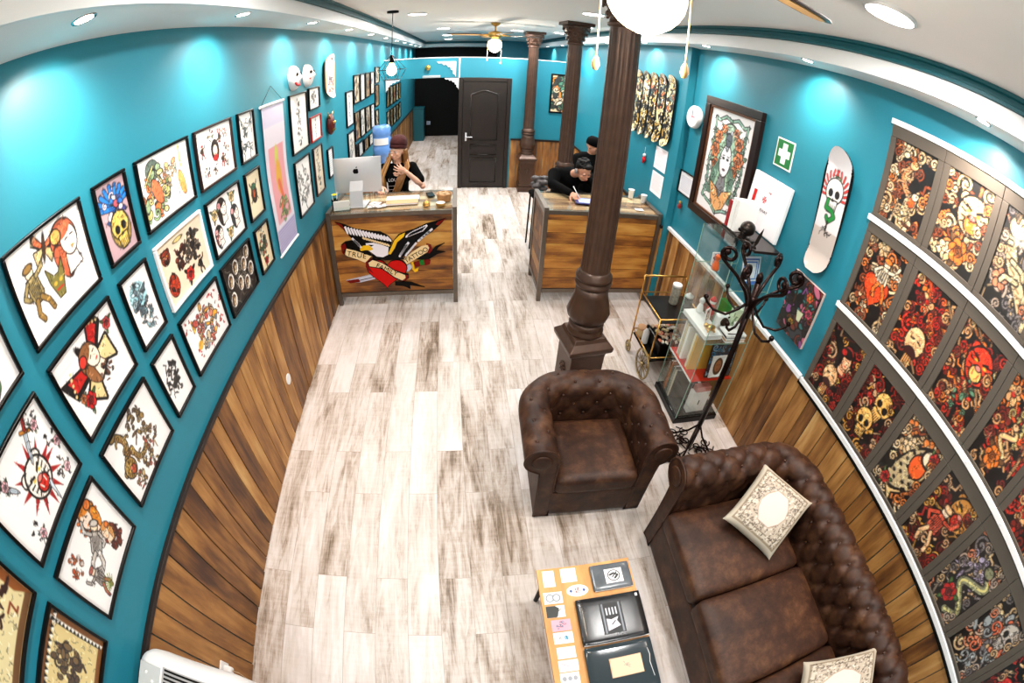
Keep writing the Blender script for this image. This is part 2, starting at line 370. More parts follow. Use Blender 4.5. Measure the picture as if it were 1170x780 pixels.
def cluster(c, cols, seed=0, n=26, r=.45, w=(.04, .12)):
    R = random.Random(seed)
    for i in range(n):
        a, d = R.uniform(0, 2*PI), r*math.sqrt(R.random()); x, y = d*math.cos(a), d*math.sin(a)*1.1
        k = R.choice(cols)
        if R.random() < .45: c.ell(x, y, R.uniform(*w), R.uniform(*w)*.7, k, R.uniform(0, 3), .018)
        elif R.random() < .6: c.spi(x, y, R.uniform(.06, .14), 1.3, .03, k, .014, R.uniform(0, 6), R.choice((1, -1)))
        else: c.lin([(x, y), (x+R.uniform(-.15, .15), y+R.uniform(-.15, .15)), (x+R.uniform(-.2, .2), y+R.uniform(-.2, .2))], R.uniform(.02, .05), k, .012)
def figure(c, col=(.62, .52, .3), acc=(.8, .3, .15), seed=0):
    R = random.Random(seed)
    c.ell(0, .38, .1, .11, (.93, .84, .72), 0, .025); c.ell(0, .46, .12, .06, acc, 0, .02); c.pol([(-.14, .28), (.14, .28), (.17, -.1), (.1, -.2), (-.12, -.18), (-.18, 0)], col, .025)
    c.lin([(-.13, .24), (-.32, .08), (-.22, -.02)], .07, col, .02); c.lin([(.13, .24), (.34, .3), (.4, .48)], .07, col, .02)
    c.lin([(-.07, -.15), (-.16, -.36), (-.1, -.5)], .09, acc, .02); c.lin([(.07, -.15), (.2, -.32), (.24, -.5)], .09, acc, .02)
    for i in range(7): c.lin([(-.13+.04*i, .2), (-.1+.035*i, -.08)], .015, K)
def heart(c, col=(.8, .08, .08)):
    P = [(.03*16*math.sin(t)**3*.9, .028*(13*math.cos(t)-5*math.cos(2*t)-2*math.cos(3*t)-math.cos(4*t))) for t in np.linspace(0, 2*PI, 40)[:-1]]
    c.pol(P, col, .04)
def scrib(c, seed=0, n=22, col=K, w=.02, ax=.4, ay=.48):
    R = random.Random(seed)
    for i in range(n):
        x, y = R.uniform(-ax, ax)*.8, R.uniform(-ay, ay)*.85; P = [(x, y)]
        for j in range(3): x += R.uniform(-.12, .12); y += R.uniform(-.12, .12); P.append((x, y))
        c.lin(P, w*R.uniform(.6, 1.6), col)
def koi(c, col=(.9, .35, .12)):
    c.pol([(-.3, -.45), (-.1, -.2), (.12, -.3), (0, -.42), (.05, -.55), (-.12, -.42)], (.9, .75, .5), .025)
    c.ell(.02, .02, .2, .4, (.75, .66, .5), -.4, .03)
    for i in range(9):
        for j in range(4):
            x, y = -.16+.11*j+.03*(i % 2), -.25+.065*i
            c.ell(x+.06*(i-4)/4, y, .03, .025, K if (i+j) % 2 else (.8, .7, .5))
    c.ell(.08, .12, .13, .15, col, 0, .02); c.ell(.18, .33, .13, .1, (.95, .85, .7), .4, .03); c.ell(.22, .36, .03, .03, K)
def jp(A, seed, pal, motif=None, res=84):
    """dense dark panel: curling clouds and one or two motifs"""
    c = Cv(A, res, (.05, .03, .025)); R = random.Random(seed)
    for i in range(60):
        x, y = R.uniform(0, A), R.uniform(0, 1); k = R.choice(pal); c.at(x, y, R.uniform(.12, .26), R.uniform(0, 6))
        t = R.random()
        if t < .4: c.spi(0, 0, .45, 1.6, .12, k, .05, 0, R.choice((1, -1)))
        elif t < .65: c.lin([(-.5, 0), (-.2, .2), (.1, 0), (.4, .25), (.5, .1)], .11, k, .05)
        elif t < .85:
            for a in range(5): c.ell(.25*math.cos(a*1.26), .25*math.sin(a*1.26), .19, .16, k, a*1.26, .05)
            c.ell(0, 0, .12, .12, pal[0], 0, .03)
        else: c.lin([(-.4, -.2), (.4, .2)], .14, darker(k, .7), .04)
    if motif: motif(c)
    for i in range(14):
        x, y = R.choice((R.uniform(0, .16*A), R.uniform(.84*A, A))), R.uniform(0, 1); c.at(x, y, .14, R.uniform(0, 6)); c.spi(0, 0, .45, 1.5, .14, R.choice(pal), .06)
    return c
# ================================================================ THE SETTING
XL, XR, XF, YN, YB, ZS, ZC = -1.333, 2.20, 2.12, -2.2, 13.8, 2.90, 3.07
def struct(name, mb, m, **k): return label(mb.build(name, m, **k), kind='structure')
struct('floor', MB().box(XL-.1, XR+.1, YN, YB+.1, -.06, 0), M_FLOOR)
struct('ceiling', MB().box(XL-.1, XR+.1, YN, YB+.1, ZC, ZC+.08), M_CEIL)
struct('wall_left', MB().box(XL-.1, XL, YN, YB+.1, 0, ZC), M_TEAL)
struct('wall_right', MB().box(XR, XR+.1, YN, YB+.1, 0, ZC), M_TEAL)
struct('wall_right_far', MB().box(XF, XR, 3.93, YB, 0, ZS+.02), M_TEAL)
struct('wall_front', MB().box(XL-.1, XR+.1, YN-.1, YN, 0, ZC), M_TEAL)
struct('wall_back', MB().box(XL-.1, 1.1, YB, YB+.1, 0, ZC), M_BLACK)
struct('wall_back_right', MB().box(1.1, XR, 12.3, YB+.1, 0, ZC), M_TEAL)
def panel_wall(x0, x1, z1, y): return MB().box(x0, x1, y, y+.1, 0, z1)
struct('wall_partition', panel_wall(0, XF, 2.53, 8.1), M_TEAL)
struct('wall_partition_side', MB().box(0, .1, 8.2, YB, 0, 2.53), M_TEAL)
struct('wall_lintel', MB().box(XL, 0, 8.1, 8.2, 2.15, 2.53), M_TEAL)
# soffits round the room with a white fascia, teal moulding above
s = MB(); s.box(XL, -1.0, YN, YB, ZS, ZC-.005); s.box(1.94, XR, YN, YB, ZS, ZC-.005); s.box(-1.0, 1.94, 13.1, YB, ZS, ZC-.005); s.box(-1.0, 1.94, YN, -1.6, ZS, ZC-.005)
struct('trim_1', s, M_CEIL)
for n, (x0, x1) in enumerate(((-1.0, -.985), (1.925, 1.94))):
    struct('trim_%d' % (2+n), MB().box(x0, x1, -1.6, 13.1, ZS-.004, 2.995), M_WHITE)
t = MB()
for f, x in ((1, -.985), (-1, 1.925)):
    t.prism([(0, 2.997), (f*.022, 2.999), (f*.022, 3.015), (f*.012, 3.02), (f*.012, 3.045), (f*.03, 3.05), (f*.03, 3.068), (-f*.01, 3.068)][::f], lambda u, v, h, x=x: (x+u, -1.6+h*14.7, v), 1)
t.box(-1, 1.94, 13.08, 13.1, 3.0, 3.068)
struct('trim_4', t, M_TEALD)
# wainscot: upright boards, each with its own width and tone
def boards(R, a0, a1, put, wmin=.09, wmax=.15):
    a = a0
    while a < a1-.02:
        b = min(a1, a+R.uniform(wmin, wmax)); put(a, b); a = b
def wainscot(name, side_fn, a0, a1, z1, seed, depth=.016, gap=.0032, m=None):
    R = random.Random(seed); mb = MB()
    def put(a, b):
        mb.col = (R.random(), R.random(), R.random()); d = depth+R.uniform(-.003, .003)
        side_fn(mb, a+gap, b-gap, d, z1)
    boards(R, a0, a1, put)
    return struct(name, mb, m or M_WALLWOOD, bevel=.0025)
wainscot('wall_left_panelling', lambda mb, a, b, d, z: mb.box(XL+.002, XL+d, a, b, .004, z), YN, 13.3, .985, 3)
wainscot('wall_right_panelling', lambda mb, a, b, d, z: mb.box(XR-d, XR-.002, a, b, .004, z), YN, 3.93, .92, 5)
wainscot('wall_right_far_panelling', lambda mb, a, b, d, z: mb.box(XF-d, XF-.002, a, b, .004, z), 3.94, 8.09, .92, 8)
wainscot('wall_partition_panelling', lambda mb, a, b, d, z: mb.box(a, b, 8.1-d, 8.098, .004, z), .96, XF-.02, .95, 12)
struct('trim_5', MB().box(XL+.001, XL+.028, YN, 13.3, .985, 1.008), M_RAIL, bevel=.002)
struct('trim_7', MB().box(XR-.034, XR-.001, 1.56, 3.93, .93, .965), M_WHITE, bevel=.004)
struct('trim_8', MB().box(XF-.028, XF-.001, 3.94, 8.09, .925, .955), M_RAIL, bevel=.003)
struct('trim_9', MB().box(.96, XF-.03, 8.07, 8.098, .95, .985), M_RAIL, bevel=.003)
struct('trim_10', MB().box(XR-.03, XR-.001, YN, 1.56, .907, .925), M_BLACK, bevel=.003)
c = MB(); c.box(XL, XF, 8.09, 8.21, 2.53, 2.545); c.box(-.012, .012, 8.085, 8.1, 2.15, 2.53); struct('trim_11', c, M_WHITE)
# white fretwork corners beside the opening
def fret(name, x, z, fx, fz, sc=1):
    P = [(0, 0), (.34, 0), (.31, -.035), (.25, -.03), (.22, -.07), (.17, -.06), (.14, -.11), (.1, -.1), (.09, -.16), (.055, -.17), (.05, -.24), (.02, -.25), (0, -.3)]
    mb = MB(); P = [(p*sc*fx, q*sc*fz) for p, q in P]
    if fx*fz > 0: P = P[::-1]
    mb.prism(P, lambda u, v, h: (x+u, 8.098-h, z+v), .02)
    return mb.build(name, M_WHITE, bevel=.003)
for x, z, fx, fz, sc, lb in ((-.06, 2.46, -1, 1, 1, 'white fretwork corner bracket on teal wall above the dark opening'),
                             (-.004, 2.14, -1, 1, .75, 'white fretwork corner bracket on the post left of the brown door'),
                             (XL+.03, 2.14, 1, 1, .75, 'white fretwork corner bracket at the left wall end of the opening')):
    label(fret('corner_bracket', x, z, fx, fz, sc), lb, 'bracket')
r = label(MB().ball((-.55, 8.05, 2.35), .05, sq=(1, .8, 1.1)).build('gold_ornament', M_GOLD), 'small round gold ornament on teal wall over the dark opening', 'ornament')
label(MB().box(-.64, -.33, 7.97, 8.095, 2.155, 2.2).build('door_closer', mat('grey_plastic', (.6, .62, .63), .5), bevel=.008), 'long pale grey unit on the lintel above the dark opening', 'closer')
# panelled door
d = empty('door_1', (.465, 8.1, 0)); d['kind'] = 'structure'
fr = MB(); fr.box(-.465, -.39, -.045, -.002, 0, 2.15); fr.box(.39, .465, -.045, -.002, 0, 2.15); fr.box(-.39, .39, -.045, -.002, 2.075, 2.15)
fr.build('door_frame', M_DOOR, d, bevel=.008)
lf = MB().box(-.388, .388, -.03, -.004, .01, 2.073)
lf.build('door_leaf', M_DOOR, d, bevel=.004)
def moulding(z0, z1, arch):
    P = [(-.24, z0), (.24, z0), (.24, z1)]
    P += [(.24-.48*i/12, z1+arch*math.sin(PI*i/12)**1.5) for i in range(1, 12)]+[(-.24, z1)] if arch else [(-.24, z1)]
    mb = MB(); mb.tube([(x, -.034, z) for x, z in P], .012, 6, closed=True)
    mb.prism([(x*.86, z0+.045+(z-z0)*(1-.09/(z1-z0))) for x, z in P], lambda u, v, h: (u, -.03-h, v), .008)
    return mb
moulding(.95, 1.83, .07).build('upper_panel', M_DOOR, d); moulding(.66, .86, 0).build('middle_panel', M_DOOR, d); moulding(.12, .6, 0).build('lower_panel', M_DOOR, d)
h = MB(); h.box(-.335, -.305, -.036, -.028, .93, 1.09); h.cyl((-.32, -.03, 1.01), (-.32, -.075, 1.01), .009); h.tube([(-.325, -.075, 1.01), (-.2, -.078, 1.01)], .009)
h.build('door_handle', M_ALU, d)
# far dark recess
o = label(MB().box(-1.3, -1.0, 13.0, 13.55, 0, 1.0).box(-1.31, -.99, 12.99, 13.56, 1.0, 1.02).build('low_cabinet', M_TEALD, bevel=.004), 'low teal cabinet standing at the end of the corridor', 'cabinet')
label(MB().box(-.97, -.85, 13.77, 13.79, .38, .5).build('wall_socket', mat('grey_switch', (.55, .6, .68), .4), bevel=.004), 'pale grey square socket plate on the black end wall', 'socket')

# ---------------------------------------------------------------- lamps
M_EMIT = mat('lit_disc', (1, .98, .95), emit=14); M_EMITS = mat('lit_spot_glass', (1, .95, .88), emit=30); M_GLOBE = mat('lit_opal_glass', (1, .93, .82), emit=4.5)
M_CHROME = mat('chrome', (.8, .8, .8), .15, 1)
def light(name, kind, loc, power, col, parent=None, **k):
    l = bpy.data.lights.new(name, kind); l.energy = power; l.color = col
    for a, v in k.items(): setattr(l, a, v)
    o = bpy.data.objects.new(name, l); C.objects.link(o); o.location = loc
    if parent: o.parent = parent
    return o
ordw = ['nearest the camera', 'second from the camera', 'third from the camera', 'fourth from the camera', 'fifth from the camera', 'sixth from the camera', 'seventh from the camera', 'eighth from the camera', 'ninth from the camera', 'tenth from the camera', 'farthest from the camera']
def spotlamp(x, y, z, tilt, lab, group):
    r = empty('recessed_spotlight', (x, y, z), 0, lab, 'spotlight', group)
    mb = MB(); mb.lathe([(.030, .012), (.034, -.002), (.044, -.004), (.047, .0), (.047, .004)], seg=20, caps=False); mb.build('trim_ring', M_CHROME, r)
    MB().lathe([(.034, -.0035), (1e-5, -.0038)], seg=16, caps=False).build('lamp_glass', M_EMITS, r)
    l = light('spot_beam', 'SPOT', (0, 0, -.012), K_SPOT, (1, .84, .73), r, spot_size=math.radians(136), spot_blend=1.0, shadow_soft_size=.02)
    l.rotation_euler = (0, tilt, 0)
    return r
for i in range(11):
    spotlamp(-1.09, .98+1.157*i-.0, ZS, .33, 'round recessed spotlight in the left soffit, '+ordw[i], 'spotlights in the left soffit')
for i, y in enumerate((-.45, .86, 2.16, 3.46, 4.76, 6.06, 7.4, 8.9, 10.4)):
    spotlamp(2.0 if y < 3.9 else 1.96, y, ZS, -.33, 'round recessed spotlight in the right soffit, '+ordw[i], 'spotlights in the right soffit')
def disc(x, y, lab, r=.1):
    e = empty('ceiling_light', (x, y, ZC), 0, lab, 'ceiling light', 'round white ceiling lights')
    MB().lathe([(r+.012, 0), (r+.012, -.014), (r, -.018)], seg=32, caps=False).build('rim', M_WHITE, e)
    MB().lathe([(r, -.016), (1e-5, -.016)], seg=32).build('diffuser', M_EMIT, e)
    light('panel_glow', 'AREA', (0, 0, -.03), K_PANEL, (1, .98, .96), e, shape='DISK', size=.22)
for x, y, lb in ((-.47, 4.98, 'beside the caged pendant'), (-.28, 7.45, 'beyond the caged pendant, second of the left row'), (-.28, 9.6, 'third of the left row'), (-.3, 11.4, 'at the far end of the left row'),
                 (.92, 7.66, 'just beyond the far fan'), (1.14, 9.6, 'behind the farthest column'), (1.2, 4.2, 'right of the middle column capital'), (1.53, 5.7, 'second along the right row'), (1.59, 7.4, 'third along the right row'), (1.39, 1.05, 'large in the upper right of the view'),
                 (-.35, 1.6, 'above the left row of pictures, out over the floor'), (-.3, -1.0, 'above and behind the camera'), (1.3, -1.2, 'behind the camera over the sofa end')):
    disc(x, y, 'round white ceiling light '+lb)
def fan(x, y, lab, a0, chains):
    e = empty('ceiling_fan', (x, y, ZC), 0, lab, 'ceiling fan')
    MB().lathe([(.065, 0), (.06, -.03), (.02, -.055)], seg=24).build('canopy', M_GOLD, e)
    MB().cyl((0, 0, -.05), (0, 0, -.14), .012).build('rod', M_GOLD, e)
    MB().lathe([(.03, -.13), (.09, -.15), (.1, -.2), (.07, -.235), (.045, -.245), (.05, -.262)], seg=28).build('motor_housing', M_GOLD, e)
    for k in range(4):
        a = a0+k*PI/2; M = Matrix.Rotation(a, 4, 'Z')
        P = [(.2, -.045), (.3, -.06), (.62, -.068), (.66, -.045), (.67, 0), (.66, .045), (.62, .068), (.3, .06), (.2, .045)]
        mb = MB(); mb.prism(P, lambda u, v, h: M @ Vector((u, v, -.195+h+.12*v)), .008); bl = mb.build('blade', mat('dark_walnut_blade', (.22, .12, .07), .35) if k == 0 and not bpy.data.materials.get('dark_walnut_blade') else bpy.data.materials['dark_walnut_blade'], e, bevel=.002)
        P2 = [(u*.93+.03, v*.62) for u, v in P]; M2 = M
        mb = MB(); mb.prism(P2, lambda u, v, h: M2 @ Vector((u, v, -.199+h+.12*v)), .004); mb.build('cane_panel', bpy.data.materials.get('cane_webbing') or mat('cane_webbing', (.78, .62, .40), .6, var=.3, scale=90), bl)
        mb = MB(); mb.tube([M @ Vector((.08, 0, -.19)), M @ Vector((.22, 0, -.2))], .012); mb.build('blade_bracket', M_GOLD, bl)
    MB().lathe([(.045, -.258), (.06, -.265), (.082, -.285), (.095, -.31), (.1, -.335), (.1, -.36), (.094, -.388), (.082, -.412), (.064, -.433), (.042, -.448), (.02, -.457), (1e-5, -.461)], seg=56).build('glass_globe', M_GLOBE, e)
    light('globe_glow', 'POINT', (0, 0, -.5), K_BULB, (1, .88, .72), e, shadow_soft_size=.09)
    for cx, cy, L in chains:
        pc = MB(); pc.tube([(cx, cy, -.25), (cx*1.12, cy*1.12, -.3), (cx*1.12, cy*1.12, -L)], .0022, 6); ch = pc.build('pull_chain', mat('cream_cord', (.9, .8, .6), .5), e)
        MB().lathe([(.003, 0), (.009, -.012), (.011, -.028), (.006, -.04), (1e-4, -.042)], (cx*1.12, cy*1.12, -L), 12).build('wooden_pull', mat('turned_beech', (.85, .66, .42), .4), ch)
fan(.43, 1.05, 'ceiling fan with bright opal globe close to the camera', .105, ((-.085, .06, .535), (.085, -.045, .515)))
fan(.47, 6.4, 'brass ceiling fan with lit globe far down the room', .2, ((-.085, .03, .55), (.085, .02, .6)))
# caged pendant
e = empty('cage_pendant', (-.68, 4.6, ZC), 0, 'black wire cage pendant with a glowing bulb over the eagle desk', 'pendant lamp')
MB().lathe([(.06, 0), (.06, -.022), (.01, -.026)], seg=24).build('ceiling_rose', M_BLACK, e)
MB().cyl((0, 0, -.02), (0, 0, -.5), .004, seg=8).build('cord', M_BLACK, e)
MB().lathe([(.012, -.49), (.022, -.51), (.024, -.57), (.02, -.58)], seg=16).build('bulb_socket', M_BLACK, e)
MB().lathe([(.016, -.575), (.03, -.6), (.056, -.65), (.05, -.69), (.02, -.715), (1e-5, -.72)], seg=20).build('bulb', mat('glowing_bulb', (1, .8, .5), emit=11), e)
g = MB(); ring = lambda r, z, n=6, o=0: [Vector((r*math.cos(o+2*PI*i/n), r*math.sin(o+2*PI*i/n), z)) for i in range(n)]
A_, B_, C_ = ring(.024, -.51), ring(.145, -.655), ring(.085, -.765)
for R_ in (B_, C_): g.tube(R_, .003, 6, closed=True)
for i in range(6): g.tube([A_[i], B_[i]], .003, 6); g.tube([B_[i], C_[i]], .003, 6)
g.build('wire_cage', M_WROUGHT, e)
light('bulb_glow', 'POINT', (0, 0, -.8), 7, (1, .75, .45), e, shadow_soft_size=.05)
e = empty('cage_pendant', (2.0, 5.6, ZC), 0, 'unlit black wire cage pendant behind the nearest column', 'pendant lamp')
MB().lathe([(.06, 0), (.06, -.022), (.01, -.026)], seg=24).build('ceiling_rose', M_BLACK, e)
MB().cyl((0, 0, -.02), (0, 0, -.56), .004, seg=8).build('cord', M_BLACK, e)
g = MB(); up = Vector((0, 0, -.06))
for R_ in (B_, C_): g.tube([p+up for p in R_], .003, 6, closed=True)
for i in range(6): g.tube([A_[i]+up, B_[i]+up], .003, 6); g.tube([B_[i]+up, C_[i]+up], .003, 6)
g.build('wire_cage', M_WROUGHT, e)

# ---------------------------------------------------------------- cast-iron columns
def column(x, y, rot, lab):
    e = empty('iron_column', (x, y, 0), rot, lab, 'column', 'cast iron columns')
    p = MB(); p.box(-.15, .15, -.15, .15, 0, .1); p.box(-.13, .13, -.13, .13, .1, .58); p.box(-.145, .145, -.145, .145, .12, .15)
    # flared square plate
    pr = [(.13, .56), (.135, .6), (.165, .625), (.17, .66), (.13, .70), (.115, .73)]
    vs = [(sx*r, sy*r, z) for r, z in pr for sx, sy in ((-1, -1), (1, -1), (1, 1), (-1, 1))]
    p.add(vs, [(i*4+k, i*4+(k+1) % 4, (i+1)*4+(k+1) % 4, (i+1)*4+k) for i in range(5) for k in range(4)]+[(20, 21, 22, 23)])
    p.build('pedestal', M_IRONBROWN, e, bevel=.006)
    fl = MB()
    for sx, sy, rz in ((0, -1, 0), (1, 0, PI/2), (0, 1, PI), (-1, 0, -PI/2)):
        M = Matrix.Rotation(rz, 4, 'Z')
        for k in range(6):
            a = k*PI/3; fl.ball(M @ Vector((.028*math.cos(a), -.132, .42+.028*math.sin(a))), .017, 8, sq=(1, 1, 1))
        fl.ball(M @ Vector((0, -.135, .42)), .016, 8)
    fl.build('rosette', M_IRONBROWN, e)
    MB().lathe([(.115, .72), (.128, .735), (.13, .755), (.115, .77), (.118, .785), (.126, .8), (.12, .82), (.10, .83)], seg=36).build('torus_base', M_IRONBROWN, e)
    MB().lathe([(.10, .82), (.135, .86), (.145, .9), (.13, .96), (.112, 1.04), (.108, 1.1)], seg=64, wob=lambda a, z: 1+.05*abs(math.sin(4*a))**.5*(1 if z < 1.0 else .4)).build('leaf_collar', M_IRONBROWN, e)
    MB().lathe([(.108, 1.1), (.122, 1.11), (.124, 1.13), (.11, 1.14), (.11, 1.15), (.124, 1.16), (.122, 1.18), (.104, 1.2), (.1, 1.22)], seg=36).build('collar_ring', M_IRONBROWN, e)
    n = 96
    sh = MB(); pts = []
    for (r, z, w_) in ((.099, 1.215, 0), (.099, 1.235, 0), (.097, 1.25, 1), (.094, 1.8, 1), (.088, 2.73, 1), (.088, 2.75, 0), (.088, 2.78, 0)):
        for k in range(n):
            a = 2*PI*k/n; q = r*(1-.075*w_*max(0, math.cos(16*a))**.6); pts.append((q*math.cos(a), q*math.sin(a), z))
    sh.add(pts, [(i*n+k, i*n+(k+1) % n, (i+1)*n+(k+1) % n, (i+1)*n+k) for i in range(6) for k in range(n)], True)
    sh.build('fluted_shaft', M_IRONBROWN, e)
    MB().lathe([(.088, 2.765), (.104, 2.775), (.106, 2.79), (.09, 2.80)], seg=36).build('neck_ring', M_IRONBROWN, e)
    cp = MB(); cp.lathe([(.09, 2.795), (.094, 2.84), (.115, 2.90), (.15, 2.965), (.165, 3.0), (.16, 3.03)], seg=48, wob=lambda a, z: 1+.04*abs(math.sin(4*a)))
    for row, (r, z, q) in enumerate(((.1, 2.84, .03), (.122, 2.905, .032), (.150, 2.97, .034))):
        for k in range(8):
            a = 2*PI*(k+.5*(row % 2))/8; rr = r+.012; pts = []
            for i in range(14):
                t = i/13; an = t*1.6*2*PI; s_ = q*(1-t); pts.append((rr*math.cos(a+s_*math.cos(an)/r), rr*math.sin(a+s_*math.cos(an)/r), z+s_*math.sin(an)))
            cp.tube(pts, [.009*(1-.5*i/13) for i in range(14)], 6)
    cp.box(-.17, .17, -.17, .17, 3.025, ZC-.002)
    cp.build('scrolled_capital', M_IRONBROWN, e)
    return e
column(.885, 2.43, .15, 'large fluted brown iron column behind the leather armchair')
column(1.35, 5.4, .1, 'fluted brown iron column behind the writing person, middle of the three')
column(1.26, 7.95, 0, 'fluted brown iron column beside the brown door, farthest of the three')
# ================================================================ PICTURES
def wallF(side, W, H, d):
    """local frame of a wall-hung thing: u to the viewer's right, v up, d out of the wall"""
    f = 1 if side == 'L' else -1
    return lambda u, v, h=0: (f*(d+h), f*(u-.5)*W, (v-.5)*H)
def framed(side, y0, y1, z0, z1, cv, lab, fm=None, bw=.014, depth=.022, group=None, x=None, name='framed_picture', inner=None, res_m=None):
    fm = fm or M_FRAMEBLK; W, H = abs(y1-y0), z1-z0; x = x if x is not None else (XL if side == 'L' else XR); f = 1 if side == 'L' else -1
    e = empty(name, (x+f*.001, (y0+y1)/2, (z0+z1)/2), 0, lab, 'picture', group)
    mb = MB(); a, b = W/2, H/2
    for (p, q, r, s) in ((-a, a, b-bw, b), (-a, a, -b, -b+bw), (-a, -a+bw, -b+bw, b-bw), (a-bw, a, -b+bw, b-bw)):
        mb.box(min(0, f*depth), max(0, f*depth), p, q, r, s)
    mb.build('frame', fm, e, bevel=min(.004, bw*.3))
    if inner:
        im, iw = inner; mb = MB(); a2, b2 = a-bw, b-bw
        for (p, q, r, s) in ((-a2, a2, b2-iw, b2), (-a2, a2, -b2, -b2+iw), (-a2, -a2+iw, -b2+iw, b2-iw), (a2-iw, a2, -b2+iw, b2-iw)):
            mb.box(min(0, f*depth*.7), max(0, f*depth*.7), p, q, r, s)
        mb.build('inner_slip', im, e, bevel=.002); bw += iw
    F = wallF(side, W-2*bw, H-2*bw, depth*.35)
    cv.sheet('print', lambda u, v: tuple(c*np.ones_like(u) if np.isscalar(c) else c for c in F(u, v)), e)
    return e
PINK = (.95, .92, .92); CREAM = (.90, .83, .68)
RED, ORG, GRN, BLU, GLD, BRN = (.75, .12, .1), (.88, .45, .15), (.3, .45, .25), (.2, .5, .75), (.85, .65, .2), (.42, .28, .16)
def A(y0, y1, z0=0, z1=.33): return (y1-y0-.03)/(z1-z0-.03)
def grid_art():
    a = A(.66, 1.08); o = {}
    c = Cv(a, 88); c.at(.30, .46, .6, .1); figure(c, (.60, .53, .33), (.55, .42, .2)); c.at(.60, .80, .40, -.3); butterfly(c, (.72, .35, .2), (.75, .66, .45)); c.at(.98, .64, .62, .15); lady(c, (.72, .35, .22), (.95, .9, .86), (.8, .6, .3)); c.at(.66, .36, .42); c.pol([(-.3, .1), (-.35, .5), (-.1, .2), (.1, .2), (.35, .5), (.3, .1), (.12, -.4), (-.12, -.4)], (.45, .42, .2), .03); c.ell(-.12, 0, .07, .05, GLD); c.ell(.12, 0, .07, .05, GLD); c.lin([(-.12, -.18), (.12, -.18)], .05, RED)
    o['demons'] = c
    a = A(1.15, 1.37); c = Cv(a, 72, (.72, .60, .62)); c.at(a/2, .62, .6); 
    for i in range(9): c.lin([(0, 0), (.5*math.cos(i*.4), .15+.35*math.sin(i*.4))], .1, (.1, .45, .8), .02)
    cluster(c, [(.1, .4, .8), (.8, .3, .35), (.9, .85, .9), (.3, .3, .6)], 3, 20, .35); c.at(a/2+.05, .32, .5, .1); c.ell(0, 0, .42, .5, (.6, .5, .25), 0, .03); skull(c, (.85, .72, .35)); o['bluehair'] = c
    a = A(1.44, 1.88); c = Cv(a, 84); c.at(.36, .45, .85); c.ell(0, .4, .2, .18, (.35, .4, .36), 0, .01); cluster(c, [(.55, .68, .45), (.62, .72, .55), (.92, .5, .25), (.85, .8, .5)], 5, 40, .42); c.ell(.05, 0, .12, .25, (.9, .45, .28), .4, .01)
    c.at(.8, .62, .5, -.3); cluster(c, [(.9, .75, .5), (.92, .6, .4), (.95, .85, .7)], 9, 20, .4); c.at(1.1, .35, .5); c.ell(0, 0, .16, .42, (.92, .65, .35), .2, .01); c.at(.97, .4, .5); c.lin([(0, -.5), (.02, .6)], .05, (.5, .6, .6)); c.at(1.12, .78, .4); c.lin([(0, -.4), (0, .4)], .14, (.92, .8, .5)); o['greengeisha'] = c
    a = A(1.95, 2.37); c = Cv(a, 84)
    c.at(a/2, .55, .36); c.ell(0, 0, .4, .55, (.15, .08, .05), 0, .02); c.ell(0, -.02, .22, .3, (.95, .85, .75)); c.ell(0, -.4, .3, .16, RED)
    for i, (x, y) in enumerate(((.2, .62), (.28, .22), (.55, .85), (.85, .78), (1.05, .8), (1.08, .5), (.9, .3), (.6, .2), (1.02, .22))):
        c.at(x, y, .24, i); (cluster(c, [BRN, (.75, .55, .25), RED, GRN], i, 12, .4) if i % 3 else figure(c, BRN, RED))
    o['ornaments'] = c
    c = Cv(A(2.46, 2.7), 72); c.at(c.A/2, .5, .9); scrib(c, 2, 34, (.2, .25, .25), .025, .35, .5); o['ink_thin'] = c
    c = Cv(A(.13, .56), 72); c.at(.9, .3, .5); snake(c, (.3, .5, .3)); c.at(.5, .5, .5); rose(c); c.at(1.05, .65, .4, 1); rose(c, (.95, .6, .55)); o['rose_snake'] = c
    a = A(.66, 1.08); c = Cv(a, 92); c.at(a*.5, .58, .95, .5); butterfly(c, (.72, .10, .08), (.88, .78, .55)); c.at(a*.52, .60, .52, .45); lady(c, (.55, .35, .2), (.96, .88, .8), (.8, .2, .15)); c.at(a*.62, .34, .3, .4); cluster(c, [K, (.5, .3, .2)], 3, 14, .4); c.at(a*.26, .28, .26); rose(c); c.at(.24, .38, .14); rose(c, (.85, .5, .3)); c.at(a*.88, .78, .2); rose(c, (.75, .25, .25)); o['butterfly'] = c
    c = Cv(A(1.15, 1.37), 72); a = c.A; c.at(a*.45, .62, .5); c.ell(0, .1, .42, .4, (.62, .82, .86)); cluster(c, [(.45, .62, .68), (.35, .42, .46), (.7, .85, .9), (.2, .25, .3)], 8, 26, .38); c.at(a*.55, .3, .42); cluster(c, [(.6, .8, .85), (.4, .46, .5)], 4, 18, .4); c.spi(.2, -.4, .2, 1.2, .05, (.3, .3, .35)); o['bluelion'] = c
    a = A(1.44, 1.88); c = Cv(a, 90, (.88, .80, .70)); c.ell(0, 0, .01, .01, K)
    c.at(.22, .28, .42); c.ell(0, 0, .34, .42, (.7, .2, .1), 0, .03); cluster(c, [(.85, .25, .1), K], 2, 14, .3); c.at(.2, .76, .3); beast(c, (.55, .2, .12), K)
    c.at(.62, .55, .55); cluster(c, [K, (.2, .1, .08), (.4, .15, .1)], 12, 26, .34); c.at(.62, .88, .25); c.ell(0, 0, .5, .12, (.88, .78, .5), 0, .03); c.at(1.02, .6, .6, .2); cluster(c, [(.25, .22, .2), (.4, .36, .3), (.12, .1, .1)], 22, 34, .38); c.at(.72, .2, .3); rose(c, RED, K); c.at(1.1, .18, .3); figure(c, K, (.3, .2, .15)); o['creatures'] = c
    a = A(1.94, 2.37); c = Cv(a, 84)
